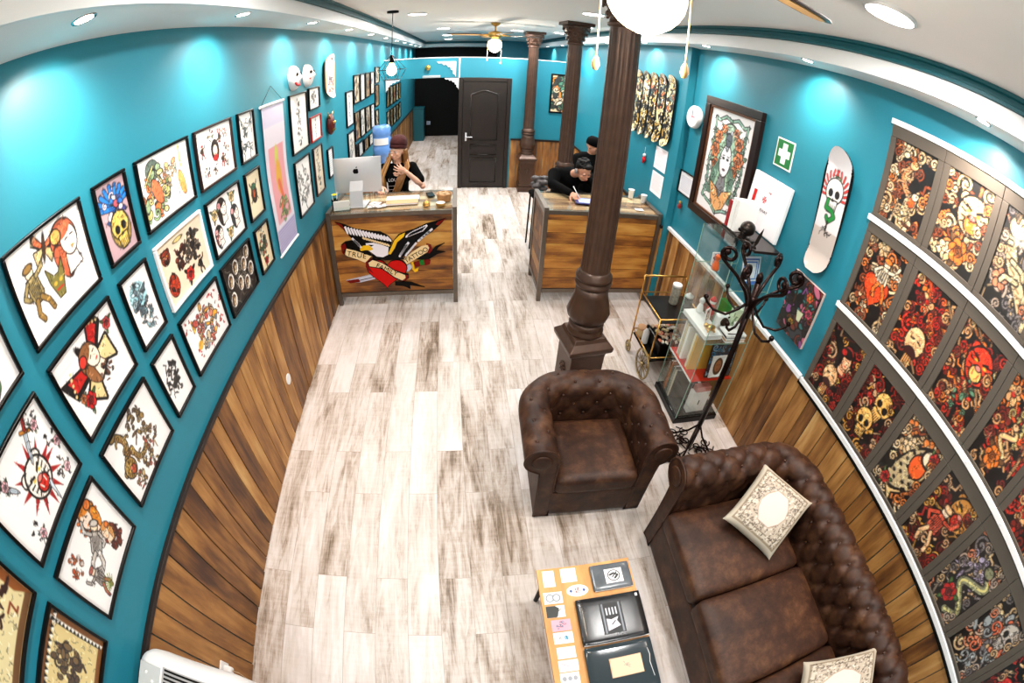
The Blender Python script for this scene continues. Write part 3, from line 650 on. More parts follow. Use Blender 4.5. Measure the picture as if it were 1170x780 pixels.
    for x, y, s_, h in ((.58, .7, .5, (.12, .08, .08)), (1.05, .42, .45, (.18, .2, .22)), (.3, .3, .42, (.1, .1, .1)), (.22, .25, .2, (.5, .1, .1))): c.at(x, y, s_, .2); lady(c, h, (.96, .9, .86), (.85, .6, .6))
    for x, y in ((.24, .72), (1.0, .82), (.72, .18)): c.at(x, y, .27); rose(c, (.93, .80, .55), (.3, .45, .3))
    o['heads'] = c
    c = Cv(A(2.45, 2.69), 64, (.91, .85, .72)); c.at(c.A/2, .55, .55); c.ell(0, -.1, .26, .34, (.2, .15, .1), 0, .02); c.ell(0, -.05, .1, .2, (.75, .3, .15)); c.ell(0, .22, .18, .12, (.15, .35, .25), 0, .02)
    for f in (1, -1): c.lin([(f*.15, .1), (f*.32, .4)], .06, K); c.lin([(f*.2, -.2), (f*.34, -.4)], .04, K)
    o['beetle'] = c
    a = A(.13, .56); c = Cv(a, 96); c.at(.78, .42, .55, .15); 
    for i in range(12): c.pol([(.42*math.cos(i*.55), .42*math.sin(i*.55)), (.75*math.cos(i*.55+.12), .75*math.sin(i*.55+.12)), (.42*math.cos(i*.55+.3), .42*math.sin(i*.55+.3))], (.6, .08, .08))
    beast(c); c.at(.96, .82, .38, -.5); dagger(c, (.8, .5, .15)); c.at(.3, .82, .38, .55); dagger(c, (.85, .65, .2)); c.at(.85, .13, .35, -.1); c.pol([(-.08, .4), (.08, .4), (0, -.35)], (.8, .84, .88), .02)
    for i, (x, y) in enumerate(((.3, .85), (1.1, .88), (1.15, .2), (.28, .15), (1.25, .5))): c.at(x, y, .3, i); scrib(c, i+3, 7, K, .05); c.at(x+.04, y-.07, .14); rose(c, (.95, .72, .75), (.2, .3, .2))
    o['tigerdagger'] = c
    a = A(.64, 1.08); c = Cv(a, 92)
    g = (.60, .48, .26); 
    for x, y, s_, k in ((.3, .78, .5, 0), (.85, .72, .5, 1), (.28, .42, .36, 2), (.62, .45, .4, 3), (.95, .36, .4, 4), (.7, .16, .4, 5), (.32, .14, .34, 6)):
        c.at(x, y, s_, .3*k)
        if k in (0, 3): dragon(c, g, (.5, .3, .15), k)
        elif k == 1: cluster(c, [g, (.4, .3, .18)], 4, 22, .42)
        elif k in (2,): beast(c, g, (.7, .25, .12))
        else: cluster(c, [g, (.45, .33, .2), (.7, .3, .2), (.8, .7, .5)], k, 20, .4)
    o['tigers'] = c
    c = Cv(A(1.16, 1.37), 72); c.at(c.A/2, .55, .7); scrib(c, 31, 26, K, .035, .3, .35); c.at(c.A/2, .35, .4); cluster(c, [K, (.2, .2, .2)], 3, 10, .3); o['inkbird'] = c
    a = A(1.44, 1.86); c = Cv(a, 84)
    for i, (x, y) in enumerate(((.2, .2), (.2, .8), (1.1, .85), (1.15, .3), (.7, .12), (1.2, .6))): c.at(x, y, .28, i); scrib(c, i, 6, (.65, .12, .1), .07)
    c.at(a*.5, .5, .7); cluster(c, [(.92, .66, .2), (.9, .5, .4), (.55, .6, .65), (.85, .75, .6), (.75, .3, .25)], 15, 46, .5, (.05, .13)); c.at(.32, .33, .2); c.ell(0, 0, .4, .4, (.93, .68, .2)); o['colour'] = c
    a = A(1.95, 2.37); c = Cv(a, 90, (.12, .10, .09))
    c.at(a/2, .5, 1); scrib(c, 77, 60, (.5, .47, .42), .012, .8, .6)
    for i, (x, y) in enumerate(((.2, .24), (.26, .62), (.55, .78), (.62, .38), (.92, .66), (.9, .24), (1.12, .84), (1.18, .42))):
        c.at(x, y, .3); c.ell(0, 0, .4, .52, (.94, .91, .88), -.2, .02); c.at(x, y, .22, -.2); lady(c, (.3, .2, .12), (.8, .7, .55), (.5, .35, .2))
    o['ovals'] = c
    c = Cv(A(2.45, 2.69), 64, (.92, .84, .70)); c.at(c.A/2, .55, .6); cluster(c, [(.2, .5, .4), (.3, .6, .45), (.7, .3, .2), (.15, .3, .25)], 19, 26, .34); c.at(c.A/2, .15, .24); rose(c); c.at(c.A/2, .86, .3); cluster(c, [(.3, .5, .4), BRN], 2, 12, .4); o['pinup'] = c
    a = A(.14, .57); c = Cv(a, 92); c.at(.42, .8, .46, .2); 
    for i in range(14): c.lin([(0, 0), (.45*math.cos(i*.45), .45*math.sin(i*.45))], .09, (.9, .45, .1), .01)
    lady(c, (.85, .5, .12), (.95, .85, .78), ORG); c.at(1.05, .76, .34); cluster(c, [(.75, .3, .15), ORG, (.9, .8, .75)], 3, 16, .4); c.at(.62, .52, .6, .9); figure(c, (.72, .69, .66), (.78, .74, .7)); c.at(.3, .27, .42); cluster(c, [(.38, .12, .07), (.45, .16, .08)], 6, 26, .4, (.09, .15)); c.at(.36, .42, .28, .3); lady(c, (.8, .55, .3), (.95, .82, .7), ORG)
    c.at(.95, .28, .45); figure(c, (.66, .63, .6), (.7, .35, .3)); c.at(.92, .1, .26)
    for i in range(9): c.lin([(0, -.2), (.5*math.cos(i*.38), .5*math.sin(i*.38))], .05, (.45, .52, .2))
    c.im = c.im[:, ::-1].copy(); o['redheads'] = c
    a = A(-.4, .05); c = Cv(a, 84, (.86, .76, .52)); c.lin([(0, 0), (0, 1), (a, 1), (a, 0), (0, 0)], .16, (.50, .30, .13)); n = 15
    for i in range(n):
        y = (i+.5)/n
        for x, f in ((.1, 1), (a-.1, -1)): c.at(x, y, 1/n); c.pol([(-.4*f, -.5), (.5*f, 0), (-.4*f, .5)], (.95, .93, .9) if i % 1 == 0 else K); c.pol([(-.4*f, .5), (.5*f, 0), (.5*f, 1)], K)
        c.at(a*y, .9, 1/n); c.pol([(-.5, -.4), (0, .5), (.5, -.4)], (.95, .93, .9)); c.pol([(.5, -.4), (0, .5), (1, .5)], K)
    c.at(a*.62, .55, .55, .5); cluster(c, [(.35, .25, .14), (.45, .34, .2), (.3, .2, .12)], 17, 40, .45, (.05, .14)); c.at(.4, .4, .3); c.ell(0, 0, .4, .5, K); c.ell(0, 0, .34, .44, (.86, .74, .5)); c.pol([(-.25, .2), (.2, .2), (0, -.35)], (.7, .48, .2)); o['deer'] = c
    a = A(-.38, .04); c = Cv(a, 84, (.87, .80, .60)); c.pol([(0, 0), (0, 1), (.1, 1), (.1, .1), (a, .1), (a, 0)], BRN); c.pol([(a, 1), (a, 0), (a-.12, .25), (a-.12, .8)], (.55, .3, .12)); c.pol([(.3, 1), (a, 1), (a, .8), (a-.2, .92)], (.55, .3, .12)); c.at(a*.7, .55, .6, .4); scrib(c, 5, 30, (.2, .1, .08), .05); c.at(a*.8, .78, .28); figure(c, (.3, .15, .1), RED); c.at(a*.75, .18, .3); c.lin([(-.2, .3), (.2, .3), (.05, -.1), (.25, -.1)], .1, (.5, .2, .1)); o['ship'] = c
    return o
ART = grid_art()
for i, (k_, c_) in enumerate(ART.items()):
    if not k_.startswith('ink'): c_.detail(i, 150)
L1, L2, L3 = (2.0, 2.33), (1.61, 1.935), (1.23, 1.55)
gcols = {'n2': (-.40, .045), 'n1': (.135, .565), 'a': (.655, 1.08), 'b': (1.155, 1.37), 'c': (1.44, 1.885), 'd': (1.945, 2.37), 'e': (2.455, 2.69)}
for col, row, art, fm, lab in (
    ('n1', L1, 'rose_snake', None, 'black framed flash sheet with red roses and a green snake, at the left picture edge'),
    ('a', L1, 'demons', None, 'black framed flash sheet with horned mask, moth, warrior and capped woman'),
    ('b', L1, 'bluehair', None, 'narrow black framed print of a blue feathered bust over a gold skull on mauve'),
    ('c', L1, 'greengeisha', None, 'black framed watercolour with a green robed figure and orange fish'),
    ('d', L1, 'ornaments', M_FRAMEBRN, 'glossy brown framed sheet of small ornaments round a red collared head'),
    ('e', L1, 'ink_thin', None, 'narrow black framed sheet of fine grey ink lines beside the pink scroll'),
    ('n1', L2, 'tigerdagger', None, 'black framed sheet with a roaring white tiger head pierced by daggers'),
    ('n2', L2, 'ship', None, 'black framed octagonal cream picture with wood border, low at the left edge'),
    ('a', L2, 'butterfly', None, 'black framed print of a woman head with red butterfly wings and roses'),
    ('b', L2, 'bluelion', None, 'narrow black framed pale blue and grey lion study'),
    ('c', L2, 'creatures', M_FRAMEWHT, 'white framed beige sheet of dark red and black creatures'),
    ('d', L2, 'heads', None, 'black framed sheet of dark haired women heads with yellow roses'),
    ('e', L2, 'beetle', None, 'small black framed cream print of one dark beetle'),
    ('n1', L3, 'redheads', None, 'black framed sheet of orange haired women, a red fruit and green spikes'),
    ('n2', L3, 'deer', None, 'black framed tan picture with black and white triangle border, lowest at the left'),
    ('a', L3, 'tigers', None, 'black framed white sheet of golden brown dragons and tigers'),
    ('b', L3, 'inkbird', None, 'narrow black framed white sheet with a black brush ink sketch'),
    ('c', L3, 'colour', None, 'black framed print of a yellow and orange burst with dark red strokes'),
    ('d', L3, 'ovals', None, 'black framed dark sheet with eight pale oval portraits'),
    ('e', L3, 'pinup', None, 'small black framed cream print of a green ornament, lowest right of the near grid')):
    y0, y1 = gcols[col]; framed('L', y0, y1, row[0], row[1], ART[art], lab, fm, group='framed flash sheets on the left wall')
# hanging scroll
e = empty('wall_scroll', (XL, 3.02, 1.75), 0, 'tall pale pink hanging scroll with yellow figure on the left teal wall', 'scroll')
c = Cv(.4/1.12, 110, (.93, .90, .95)); a = c.A; c.pol([(0, 0), (a, 0), (a, .17), (0, .17)], (.78, .76, .88)); c.pol([(0, .86), (a, .86), (a, 1), (0, 1)], (.85, .83, .93)); c.pol([(.05, .2), (a-.05, .2), (a-.05, .72), (.05, .72)], (.95, .66, .68))
c.at(a/2, .5, .3); c.ell(0, .45, .1, .3, (.85, .85, .4)); c.ell(.02, 0, .16, .4, (.93, .7, .25)); c.lin([(0, -.1), (.1, -.5), (-.05, -.7)], .14, (.93, .45, .3)); c.at(a/2+.02, .27, .2); cluster(c, [(.6, .85, .5), (.9, .9, .6)], 1, 18, .4)
for i in range(9): c.at(0, 0, 1); c.lin([(.02, .02+i*.017), (a-.02, .02+i*.017)], .003, (.6, .55, .8))
c.im *= .86; c.sheet('scroll_cloth', lambda u, v: (.012+.004*np.sin(v*9), (u-.5)*.4, (v-.5)*1.12), e, M_ARTMATTE)
mb = MB(); mb.cyl((.014, -.22, .565), (.014, .22, .565), .011, seg=12); mb.build('top_rod', M_WHITE, e)
mb = MB(); mb.cyl((.014, -.21, -.565), (.014, .21, -.565), .009, seg=12); mb.build('bottom_rod', M_WHITE, e)
MB().tube([(.014, -.2, .57), (.008, 0, .7), (.014, .2, .57)], .002, 6).build('cord', M_BLACK, e)
# pictures further along the left wall
def quick(A_, bg, cols, seed, mode=0, res=40):
    c = Cv(A_, res, bg); c.at(A_/2, .5, .85 if A_ > .6 else .75)
    if mode == 0: cluster(c, cols, seed, 26, .45)
    elif mode == 1: scrib(c, seed, 34, cols[0], .03, A_*.5, .5)
    elif mode == 2:
        for i in range(5): c.at(A_/2+.02*(-1)**i, .14+.18*i, .2, i); cluster(c, cols, seed+i, 10, .42)
    elif mode == 3:
        for i in range(9): c.at(0, 0, 1); c.lin([(.12*A_, .15+.08*i), (.88*A_, .15+.08*i)], .018, cols[0])
    return c
W_, G_ = (.93, .92, .91), (.35, .35, .34)
mid = [(3.36, 3.79, 1.82, 2.33, 0, 'black framed grey pencil drawing, the tall one right of the scroll', None, W_, [G_, (.5, .5, .5), K], 2),
 (3.85, 4.17, 2.13, 2.345, 0, 'small black framed grey sketch under the wooden skate deck and masks', None, W_, [G_, (.6, .6, .6)], 0),
 (3.86, 4.18, 1.82, 2.065, 0, 'small picture in a bright red frame', M_FRAMERED, W_, [G_, (.5, .45, .4)], 2),
 (3.36, 3.76, 1.27, 1.76, 0, 'black framed fine black line drawing directly right of the scroll bottom', None, W_, [G_, K], 1),
 (3.87, 4.15, 1.29, 1.765, 0, 'dark brown framed tan and green drawing left of the thin white sheet', M_FRAMEBRN, (.85, .8, .72), [(.35, .4, .3), (.5, .35, .25), (.3, .3, .35)], 2),
 (4.33, 4.53, 1.33, 1.65, 0, 'thin black framed almost blank white sheet left of the monitor', None, (.94, .93, .95), [(.6, .75, .75)], 3)]
for i, (y0, y1, z0, z1, _, lab, fm, bg, cols, mode) in enumerate(mid):
    framed('L', y0, y1, z0, z1, quick((y1-y0-.03)/(z1-z0-.03), bg, cols, i+40, mode, 60), lab, fm)
pal = [[(.5, .4, .3), (.6, .5, .4), K], [(.55, .55, .55), K], [(.45, .35, .2), (.3, .3, .2), RED], [(.3, .3, .3), (.6, .6, .6)]]
k = 0
for rowname, cells in (('top row', ((5.64, 5.98, 1.97, 2.37), (6.03, 6.33, 1.97, 2.37), (6.38, 6.7, 1.98, 2.37), (6.75, 7.06, 2.0, 2.37), (7.13, 7.5, 2.15, 2.44))),
        ('second row', ((5.22, 5.58, 1.72, 2.18), (5.64, 5.94, 1.46, 1.86), (5.98, 6.28, 1.45, 1.86), (6.33, 6.67, 1.45, 1.85), (6.73, 7.03, 1.45, 1.84), (7.12, 7.46, 1.75, 2.13))),
        ('bottom row', ((5.23, 5.58, 1.2, 1.65), (5.64, 5.74, 1.15, 1.42), (5.79, 6.07, 1.2, 1.41), (6.16, 6.47, 1.2, 1.39), (6.55, 6.85, 1.2, 1.39), (7.1, 7.4, 1.3, 1.7)))):
    for j, (y0, y1, z0, z1) in enumerate(cells):
        framed('L', y0, y1, z0, z1, quick((y1-y0-.03)/(z1-z0-.03), ((.8, .74, .64), (.9, .9, .9), (.66, .56, .42), (.88, .86, .82))[k % 4], pal[k % 4], 60+k, (0, 2, 0, 1)[k % 4]),
               'black framed picture in the cluster behind the monitor, %s, %s' % (rowname, ordw[j]), group='picture cluster behind the monitor', bw=.018); k += 1
for j in range(5):
    for r_, (z0, z1) in enumerate(((1.6, 2.0), (1.14, 1.52))):
        y0 = 8.28+j*.42
        framed('L', y0, y0+.36, z0, z1, quick(.9, ((.62, .54, .36), (.8, .76, .62))[(j+r_) % 2], pal[(j+r_) % 4], 90+j*2+r_, 0, 26), 'black framed picture beyond the opening, %s row, %s' % (('upper', 'lower')[r_], ordw[j]), group='pictures beyond the opening', bw=.022)
# masks and deck on the left wall
def mask(y, z, lab, seed, smile):
    e = empty('wall_mask', (XL+.002, y, z), 0, lab, 'mask', 'small carved masks on the left wall'); mb = MB()
    prof = [(1e-4, 0)]; n = 9; vs = []; seg = 18
    for i in range(n+1):
        t = i/n; r = math.sin(t*PI/2)
        for k in range(seg):
            a = 2*PI*k/seg; px, pz = .085*r*math.cos(a), .11*r*math.sin(a)*(1-.25*math.cos(a)**2*(math.sin(a) < 0)); h = .075*math.cos(t*PI/2)**.8 + .02*math.exp(-((px)**2+(pz-.0)**2)/.0006)
            h -= .018*sum(math.exp(-((px-f*.035)**2+(pz-.03)**2)/.0003) for f in (1, -1)); vs.append((max(0, h), px, pz))
    mb.add(vs, [(i*seg+k, (i+1)*seg+k, (i+1)*seg+(k+1) % seg, i*seg+(k+1) % seg) for i in range(n) for k in range(seg)], True)
    mb.build('face', M_WHITE, e)
    for f in (1, -1): MB().ball((.066, f*.034, .03), .018, 8, sq=(.5, 1.3, .8)).build('eye_hole', M_BLACK, e)
    MB().tube([(.064-.012*abs(math.cos(t)), .048*math.cos(t), -.035+smile*.03*math.sin(t)) for t in np.linspace(0, -PI, 9)], .012, 6).build('mouth', mat('mask_red', (.7, .05, .08), .4) if not bpy.data.materials.get('mask_red') else bpy.data.materials['mask_red'], e)
    return e
mask(3.47, 2.47, 'white grinning wall mask with wide red mouth, left of the pair', 1, 1)
mask(3.82, 2.47, 'white scowling wall mask beside the wooden skate deck', 2, -.5)
e = empty('carved_mask', (XL+.002, 4.45, 1.9), 0, 'small dark red and gold carved mask right of the red framed picture', 'mask')
mb = MB(); mb.ball((.03, 0, 0), .1, 14, sq=(.45, .75, 1.15)); mb.build('face', mat('dark_red_lacquer', (.32, .08, .05), .35, var=.4, scale=40), e)
for f in (1, -1): MB().cyl((.03, f*.05, .08), (.035, f*.085, .14), .016, .003, 8).build('horn', M_GOLD, e)
for f in (1, -1): MB().ball((.07, f*.025, .02), .014, 8).build('eye', M_GOLD, e)
MB().box(.06, .075, -.035, .035, -.07, -.045).build('teeth', M_GOLD, e)
def deck(name, side, x, y, z, W, H, art, lab, rot=0, pop=.5, group=None, edge=None, bow=.03, tail=None):
    """skateboard deck: printed face, plywood edge; pop = roundness of the ends"""
    f = 1 if side == 'L' else -1; e = empty(name, (x, y, z), 0, lab, 'skateboard deck', group); e.rotation_euler = (rot, 0, 0)
    pf = np.vectorize(tail) if tail else (lambda v: np.sqrt(np.clip(1-np.clip((np.abs(v-.5)*2-(1-pop*W/H*2))/(pop*W/H*2), 0, 1)**2, 1e-4, 1)))
    hf = lambda v: .028+bow*np.clip((np.abs(v-.5)-.33)/.17, 0, 1)**1.7
    art.sheet('printed_face', lambda u, v: (f*(hf(v)+.007-.006*((u-.5)*2)**2), f*(u-.5)*W, (v-.5)*H), e, M_ART, pf)
    mb = MB(); n = 40; vs = []
    for i in range(n+1):
        v = i/n; q = float(pf(np.array(v)))*W/2; h = float(hf(np.array(v)))
        vs += [(f*(h-.006), -q, (v-.5)*H), (f*(h-.006), q, (v-.5)*H), (f*(h+.003), q, (v-.5)*H), (f*(h+.003), -q, (v-.5)*H)]
    mb.add(vs, [(i*4+k, i*4+(k+1) % 4, i*4+4+(k+1) % 4, i*4+4+k) for i in range(n) for k in range(4)]+[(0, 1, 2, 3), (n*4+3, n*4+2, n*4+1, n*4)], False)
    mb.build('plywood', edge or M_FRAMEOAK, e); return e
c = Cv(.2/.46, 80, (.95, .86, .78)); a = c.A
for i, (y, t) in enumerate(((.88, 0), (.8, 0), (.7, 1), (.44, 2), (.36, 2), (.28, 3), (.18, 3), (.1, 3))): c.at(a/2, y, .3, .05); scrib(c, i, 9, (.2, .15, .2) if i < 5 else (.65, .12, .15), .05, .55, .1)
c.at(a*.42, .45, .2); c.lin([(-.2, -.4), (0, .4), (.2, -.4)], .12, (.12, .12, .22)); c.lin([(-.1, -.1), (.12, -.1)], .08, (.12, .12, .22))
deck('signed_skateboard_deck', 'L', XL, 4.52, 2.42, .37, .48, c, 'cream skateboard deck covered in handwritten signatures on the left wall', pop=.45)
label(MB().prism([(.04*math.cos(t), .04*math.sin(t)*1.0) for t in np.linspace(0, 2*PI, 20)[:-1]], lambda u, v, h: (XL+.018+h, 2.36+u, .40+v*1.1), .008).build('wall_outlet', M_WHITE, bevel=.002), 'white round outlet on the left wood panelling below the colourful pictures', 'outlet')

# ================================================================ RIGHT WALL
# display rack of dark prints
zr = ((2.17, 2.63, 2.145, 2.70), (1.58, 2.045, 1.56, 2.105), (.985, 1.445, .965, 1.525))
P1 = [(.92, .80, .62), (.90, .50, .22), (.85, .70, .50), (.55, .25, .12)]; P2 = [(.75, .15, .08), (.88, .45, .15), (.85, .62, .40), (.45, .12, .08)]; P3 = [(.60, .12, .08), (.85, .60, .25), (.80, .62, .45), (.35, .08, .06)]
P4 = [(.80, .66, .48), (.70, .62, .55), (.45, .42, .42), (.85, .50, .35)]
def m_at(x, y, s_, fn, *a, rot=0, **k):
    def g(c): c.at(x, y, s_, rot); fn(c, *a, **k)
    return g
def both(*fs):
    def g(c):
        for f in fs: f(c)
    return g
def monk(c):
    c.ell(0, 0, .36, .4, (.95, .72, .50), 0, .04); c.lin([(-.2, .05), (-.06, .08)], .05, K); c.lin([(.08, .08), (.22, .05)], .05, K); c.ell(0, -.2, .14, .06, K); c.ell(0, -.32, .22, .14, (.2, .05, .04), 0, .02)
    for i in range(4): c.lin([(-.1+.07*i, -.45), (-.12+.08*i, -.8)], .06, (.85, .6, .35), .02)
racks = {
 (0, 0): (P1, both(m_at(.36, .6, .42, dragon, (.85, .62, .42), ORG, 3), m_at(.4, .3, .4, koi)), 'pale dragon and curling waves', 11),
 (0, 1): (P1, both(m_at(.45, .62, .55, beast, (.93, .75, .55), ORG), m_at(.4, .2, .35, rose, ORG, BRN)), 'pale orange maned lion over peonies', 12),
 (0, 2): (P4, m_at(.38, .5, .85, dragon, (.80, .72, .55), (.6, .45, .3), 2), 'long bony cream dragon', 13),
 (0, 3): (P4, m_at(.4, .5, .6, skull), 'cream skull and smoke', 14),
 (1, 0): (P1, both(m_at(.35, .42, .5, heart, (.85, .25, .08)), m_at(.4, .6, .5, figure, (.92, .85, .72), ORG)), 'masked dancer in orange', 15),
 (1, 1): (P2, both(m_at(.34, .75, .6, cluster, [(.72, .1, .06), (.85, .3, .1), (.5, .05, .05)], 4, 34), m_at(.36, .3, .42, monk)), 'red cloak above a bearded pale head', 16),
 (1, 2): (P2, both(m_at(.4, .68, .5, beast, (.88, .20, .08), (.95, .75, .4)), m_at(.36, .3, .42, cluster, [(.35, .55, .42), (.85, .62, .4), (.8, .2, .1)], 8, 24)), 'red lion dog above a green bodied figure', 17),
 (1, 3): (P2, both(m_at(.42, .7, .5, cluster, [(.85, .3, .12), (.75, .68, .42)], 5, 24), m_at(.32, .42, .4, snake, (.9, .7, .5)), m_at(.3, .2, .3, rose, ORG, BRN)), 'pale winding snake with orange flower', 18),
 (1, 4): (P2, m_at(.4, .5, .6, skull, (.9, .75, .6)), 'skull in red flame', 19),
 (1, 5): (P2, m_at(.4, .5, .6, lady), 'court lady in red', 20),
 (2, 0): (P3, both(m_at(.42, .66, .36, lady, (.08, .03, .03), (.95, .68, .5), RED), m_at(.3, .34, .38, monk)), 'two pale faces, one above the other', 21),
 (2, 1): (P3, both(m_at(.42, .66, .42, skull, (.95, .72, .38), rot=-.2), m_at(.3, .32, .4, skull, (.95, .72, .38), rot=.2)), 'two yellow skulls', 22),
 (2, 2): (P1, both(m_at(.4, .5, .95, koi), m_at(.2, .15, .2, rose, RED), m_at(.6, .85, .2, rose, RED)), 'large orange and black scaled carp', 23),
 (2, 3): (P3, both(m_at(.5, .78, .5, beast, (.75, .50, .22), RED), m_at(.32, .42, .6, figure, (.80, .3, .2), (.9, .7, .5))), 'brown bear face above a falling warrior', 24),
 (2, 4): (P4, both(m_at(.3, .6, .5, cluster, [(.55, .5, .6), (.7, .65, .75)], 4, 20), m_at(.45, .45, .75, snake, (.5, .5, .38)), m_at(.3, .22, .3, rose, (.7, .1, .1))), 'grey serpent with violet lightning', 25),
 (2, 5): (P4, both(m_at(.4, .5, .8, cluster, [(.6, .62, .62), (.8, .68, .58), (.85, .4, .25)], 14, 36), m_at(.5, .75, .4, skull, (.75, .7, .65))), 'washed grey spirit, lowest at the right', 26),
 (2, 6): (P3, m_at(.4, .5, .6, heart, RED), 'deep red heart shape', 27)}
rn = ('upper', 'middle', 'lower')
for (r_, k), (pl, mo, ds, sd) in racks.items():
    z0, z1, b0, b1 = zr[r_]; y1 = 1.49-.4*k; y0 = y1-.312
    e = empty('mounted_print', (XR-.004, (y0+y1)/2, (b0+b1)/2), 0, 'dark print with %s, %s row of the rack' % (ds, rn[r_]), 'picture', 'dark prints on the display rails')
    H = b1-b0; ya, yb = -.199, .199
    mb = MB(); cz = (z0+z1)/2-(b0+b1)/2; hz = (z1-z0)/2
    mb.box(-.016, 0, ya, yb, -H/2, cz-hz); mb.box(-.016, 0, ya, yb, cz+hz, H/2); mb.box(-.016, 0, ya, -.156, cz-hz, cz+hz); mb.box(-.016, 0, .156, yb, cz-hz, cz+hz)
    mb.build('board', M_BOARD, e, bevel=.003)
    cv = jp(.312/.465, sd, pl, mo).detail(sd, 200, (.05, .03, .025)); cv.at(0, 0, 1)
    cv.sheet('print', lambda u, v, cz=cz, hz=hz: (-.006+0*u, -(u-.5)*.312, cz+(v-.5)*2*hz), e, M_ART)
for lb, z, y1 in (('top', 2.70, 1.545), ('second', 2.108, 1.55), ('third', 1.528, 1.55), ('lowest', .927, 1.55)):
    e = empty('display_rail', (XR, 0, z), 0, 'long white rail holding the dark prints, the %s of the four' % lb, 'rail', 'white display rails')
    MB().box(-.028, -.001, YN, y1, 0, .034).build('channel', M_WHITE, e, bevel=.003)
    for k in range(5): MB().ball((-.029, 1.45-.4*k, .017), .004, 6).build('screw', M_ALU, e)
# big framed woman
c = Cv(.66/.94, 150, (.94, .93, .93)); a = c.A; c.at(a/2, .5, 1)
for f in (1, -1):
    c.lin([(0, .42), (f*.1, .45), (f*.2, .40), (f*.27, .42)], .022, (.55, .72, .64), .008); c.lin([(f*.26, .42), (f*.24, .2), (f*.28, 0), (f*.24, -.25), (f*.28, -.38), (f*.1, -.42), (0, -.47)], .02, (.55, .72, .64), .008)
    for i in range(7): c.spi(f*.25, .3-.1*i, .045, 1.4, .012, (.25, .35, .32), 0, i, f)
c.ell(0, .05, .22, .34, (.62, .76, .66), 0, .01)
for f in (1, -1):
    for x, y, s_ in ((.17, .24, .16), (.2, .1, .19), (.16, -.02, .13), (.1, .33, .11)):
        c.at(a/2+f*x, .5+y, s_); rose(c, (.88, .52, .32), (.5, .62, .5)); c.at(a/2, .5, 1)
    for i in range(5): c.lin([(f*.06, .1), (f*(.1+.02*i), -.1), (f*(.16+.015*i), -.32)], .014, (.45, .62, .54), .004)
c.pol([(-.045, -.1), (.045, -.1), (.08, -.26), (0, -.33), (-.08, -.26)], (.5, .5, .52), .008); c.ell(0, .04, .085, .15, (.93, .93, .95), 0, .008)
c.pol([(-.19, -.2), (-.05, -.25), (0, -.33), (.05, -.25), (.19, -.2), (.1, -.4), (0, -.45), (-.1, -.4)], (.90, .66, .42), .008); c.lin([(-.03, .32), (0, .15), (.03, .32)], .03, (.7, .74, .78), .006); c.ell(0, .24, .05, .06, (.35, .38, .42), 0, .006)
for f in (1, -1): c.ell(f*.035, .06, .02, .012, K); c.lin([(f*.02, .09), (f*.055, .085)], .007, K)
c.ell(0, -.045, .025, .012, (.3, .2, .25))
c.detail(5, 260)
framed('R', 2.74, 3.6, 1.31, 2.445, c, 'large dark wood framed portrait of a woman with orange roses in her hair', mat('espresso_frame', (.12, .055, .035), .28, var=.3, scale=30), bw=.075, depth=.045, x=XR, inner=(mat('bronze_slip', (.42, .26, .17), .3, .4), .022))
# first-aid sign
c = Cv(.21/.22, 60, (.02, .42, .18)); a = c.A; c.at(0, 0, 1); c.lin([(0, 0), (a, 0), (a, 1), (0, 1), (0, 0)], .09, (.92, .92, .9)); c.pol([(a/2-.13, .14), (a/2+.13, .14), (a/2+.13, .37), (a-.16, .37), (a-.16, .63), (a/2+.13, .63), (a/2+.13, .86), (a/2-.13, .86), (a/2-.13, .63), (.16, .63), (.16, .37), (a/2-.13, .37)], (.96, .97, .96))
e = empty('first_aid_sign', (XR-.002, 2.45, 2.2), 0, 'green square first aid sign with a white cross', 'sign'); c.sheet('printed_face', lambda u, v: (-.006+0*u, -(u-.5)*.2, (v-.5)*.215), e, M_ARTMATTE); MB().box(-.005, 0, -.102, .102, -.11, .11).build('plate', M_WHITE, e)
# round white clock, certificate, papers, trinkets
e = empty('wall_clock', (XR-.002, 3.78, 2.19), 0, 'thick round white wall clock above the framed certificate', 'clock')
MB().lathe([(.1, 0), (.115, .02), (.115, .055), (.1, .07), (.092, .066), (1e-5, .064)], seg=36, M=Matrix.Rotation(-PI/2, 4, 'Y')).build('case', M_WHITE, e)
MB().box(-.068, -.066, -.004, .004, -.01, .06).box(-.068, -.066, -.05, .01, -.004, .004).build('hands', mat('pink_clock_hand', (.75, .35, .45), .5), e)
framed('R', 3.62, 3.92, 1.375, 1.615, quick(1.25, (.93, .92, .93), [(.6, .6, .7)], 3, 3, 50), 'thin black framed white certificate left of the large portrait', bw=.012)
def note(y, z, lab, x=XF):
    c = Cv(.74, 56, (.94, .93, .94)); c.at(0, 0, 1)
    for i in range(13): c.lin([(.08, .9-.06*i), (.66-.12*(i % 3 == 2), .9-.06*i)], .012, (.86, .66, .68))
    e = empty('paper_notice', (x-.001, y, z), 0, lab, 'notice', 'paper notices by the counter'); c.sheet('sheet', lambda u, v: (-.003+0*u, -(u-.5)*.3, (v-.5)*.25), e, M_ARTMATTE)
note(4.28, 1.605, 'printed white paper notice under the skateboards, the upper of two'); note(4.28, 1.32, 'printed white paper notice above the counter end, the lower of two')
e = empty('red_hanging_charm', (XF-.02, 4.68, 1.52), 0, 'small red felt charm hanging on a string below the skateboards', 'ornament')
MB().tube([(0, 0, .13), (0, .004, .05)], .002, 6).build('string', M_WHITE, e); MB().ball((0, 0, .03), .022, 10).build('white_top', M_WHITE, e)
MB().ball((0, 0, -.02), .04, 12, sq=(.5, 1, .8)).ball((0, .02, -.05), .026, 10, sq=(.5, 1, 1)).build('red_body', mat('red_felt', (.75, .03, .08), .8), e)
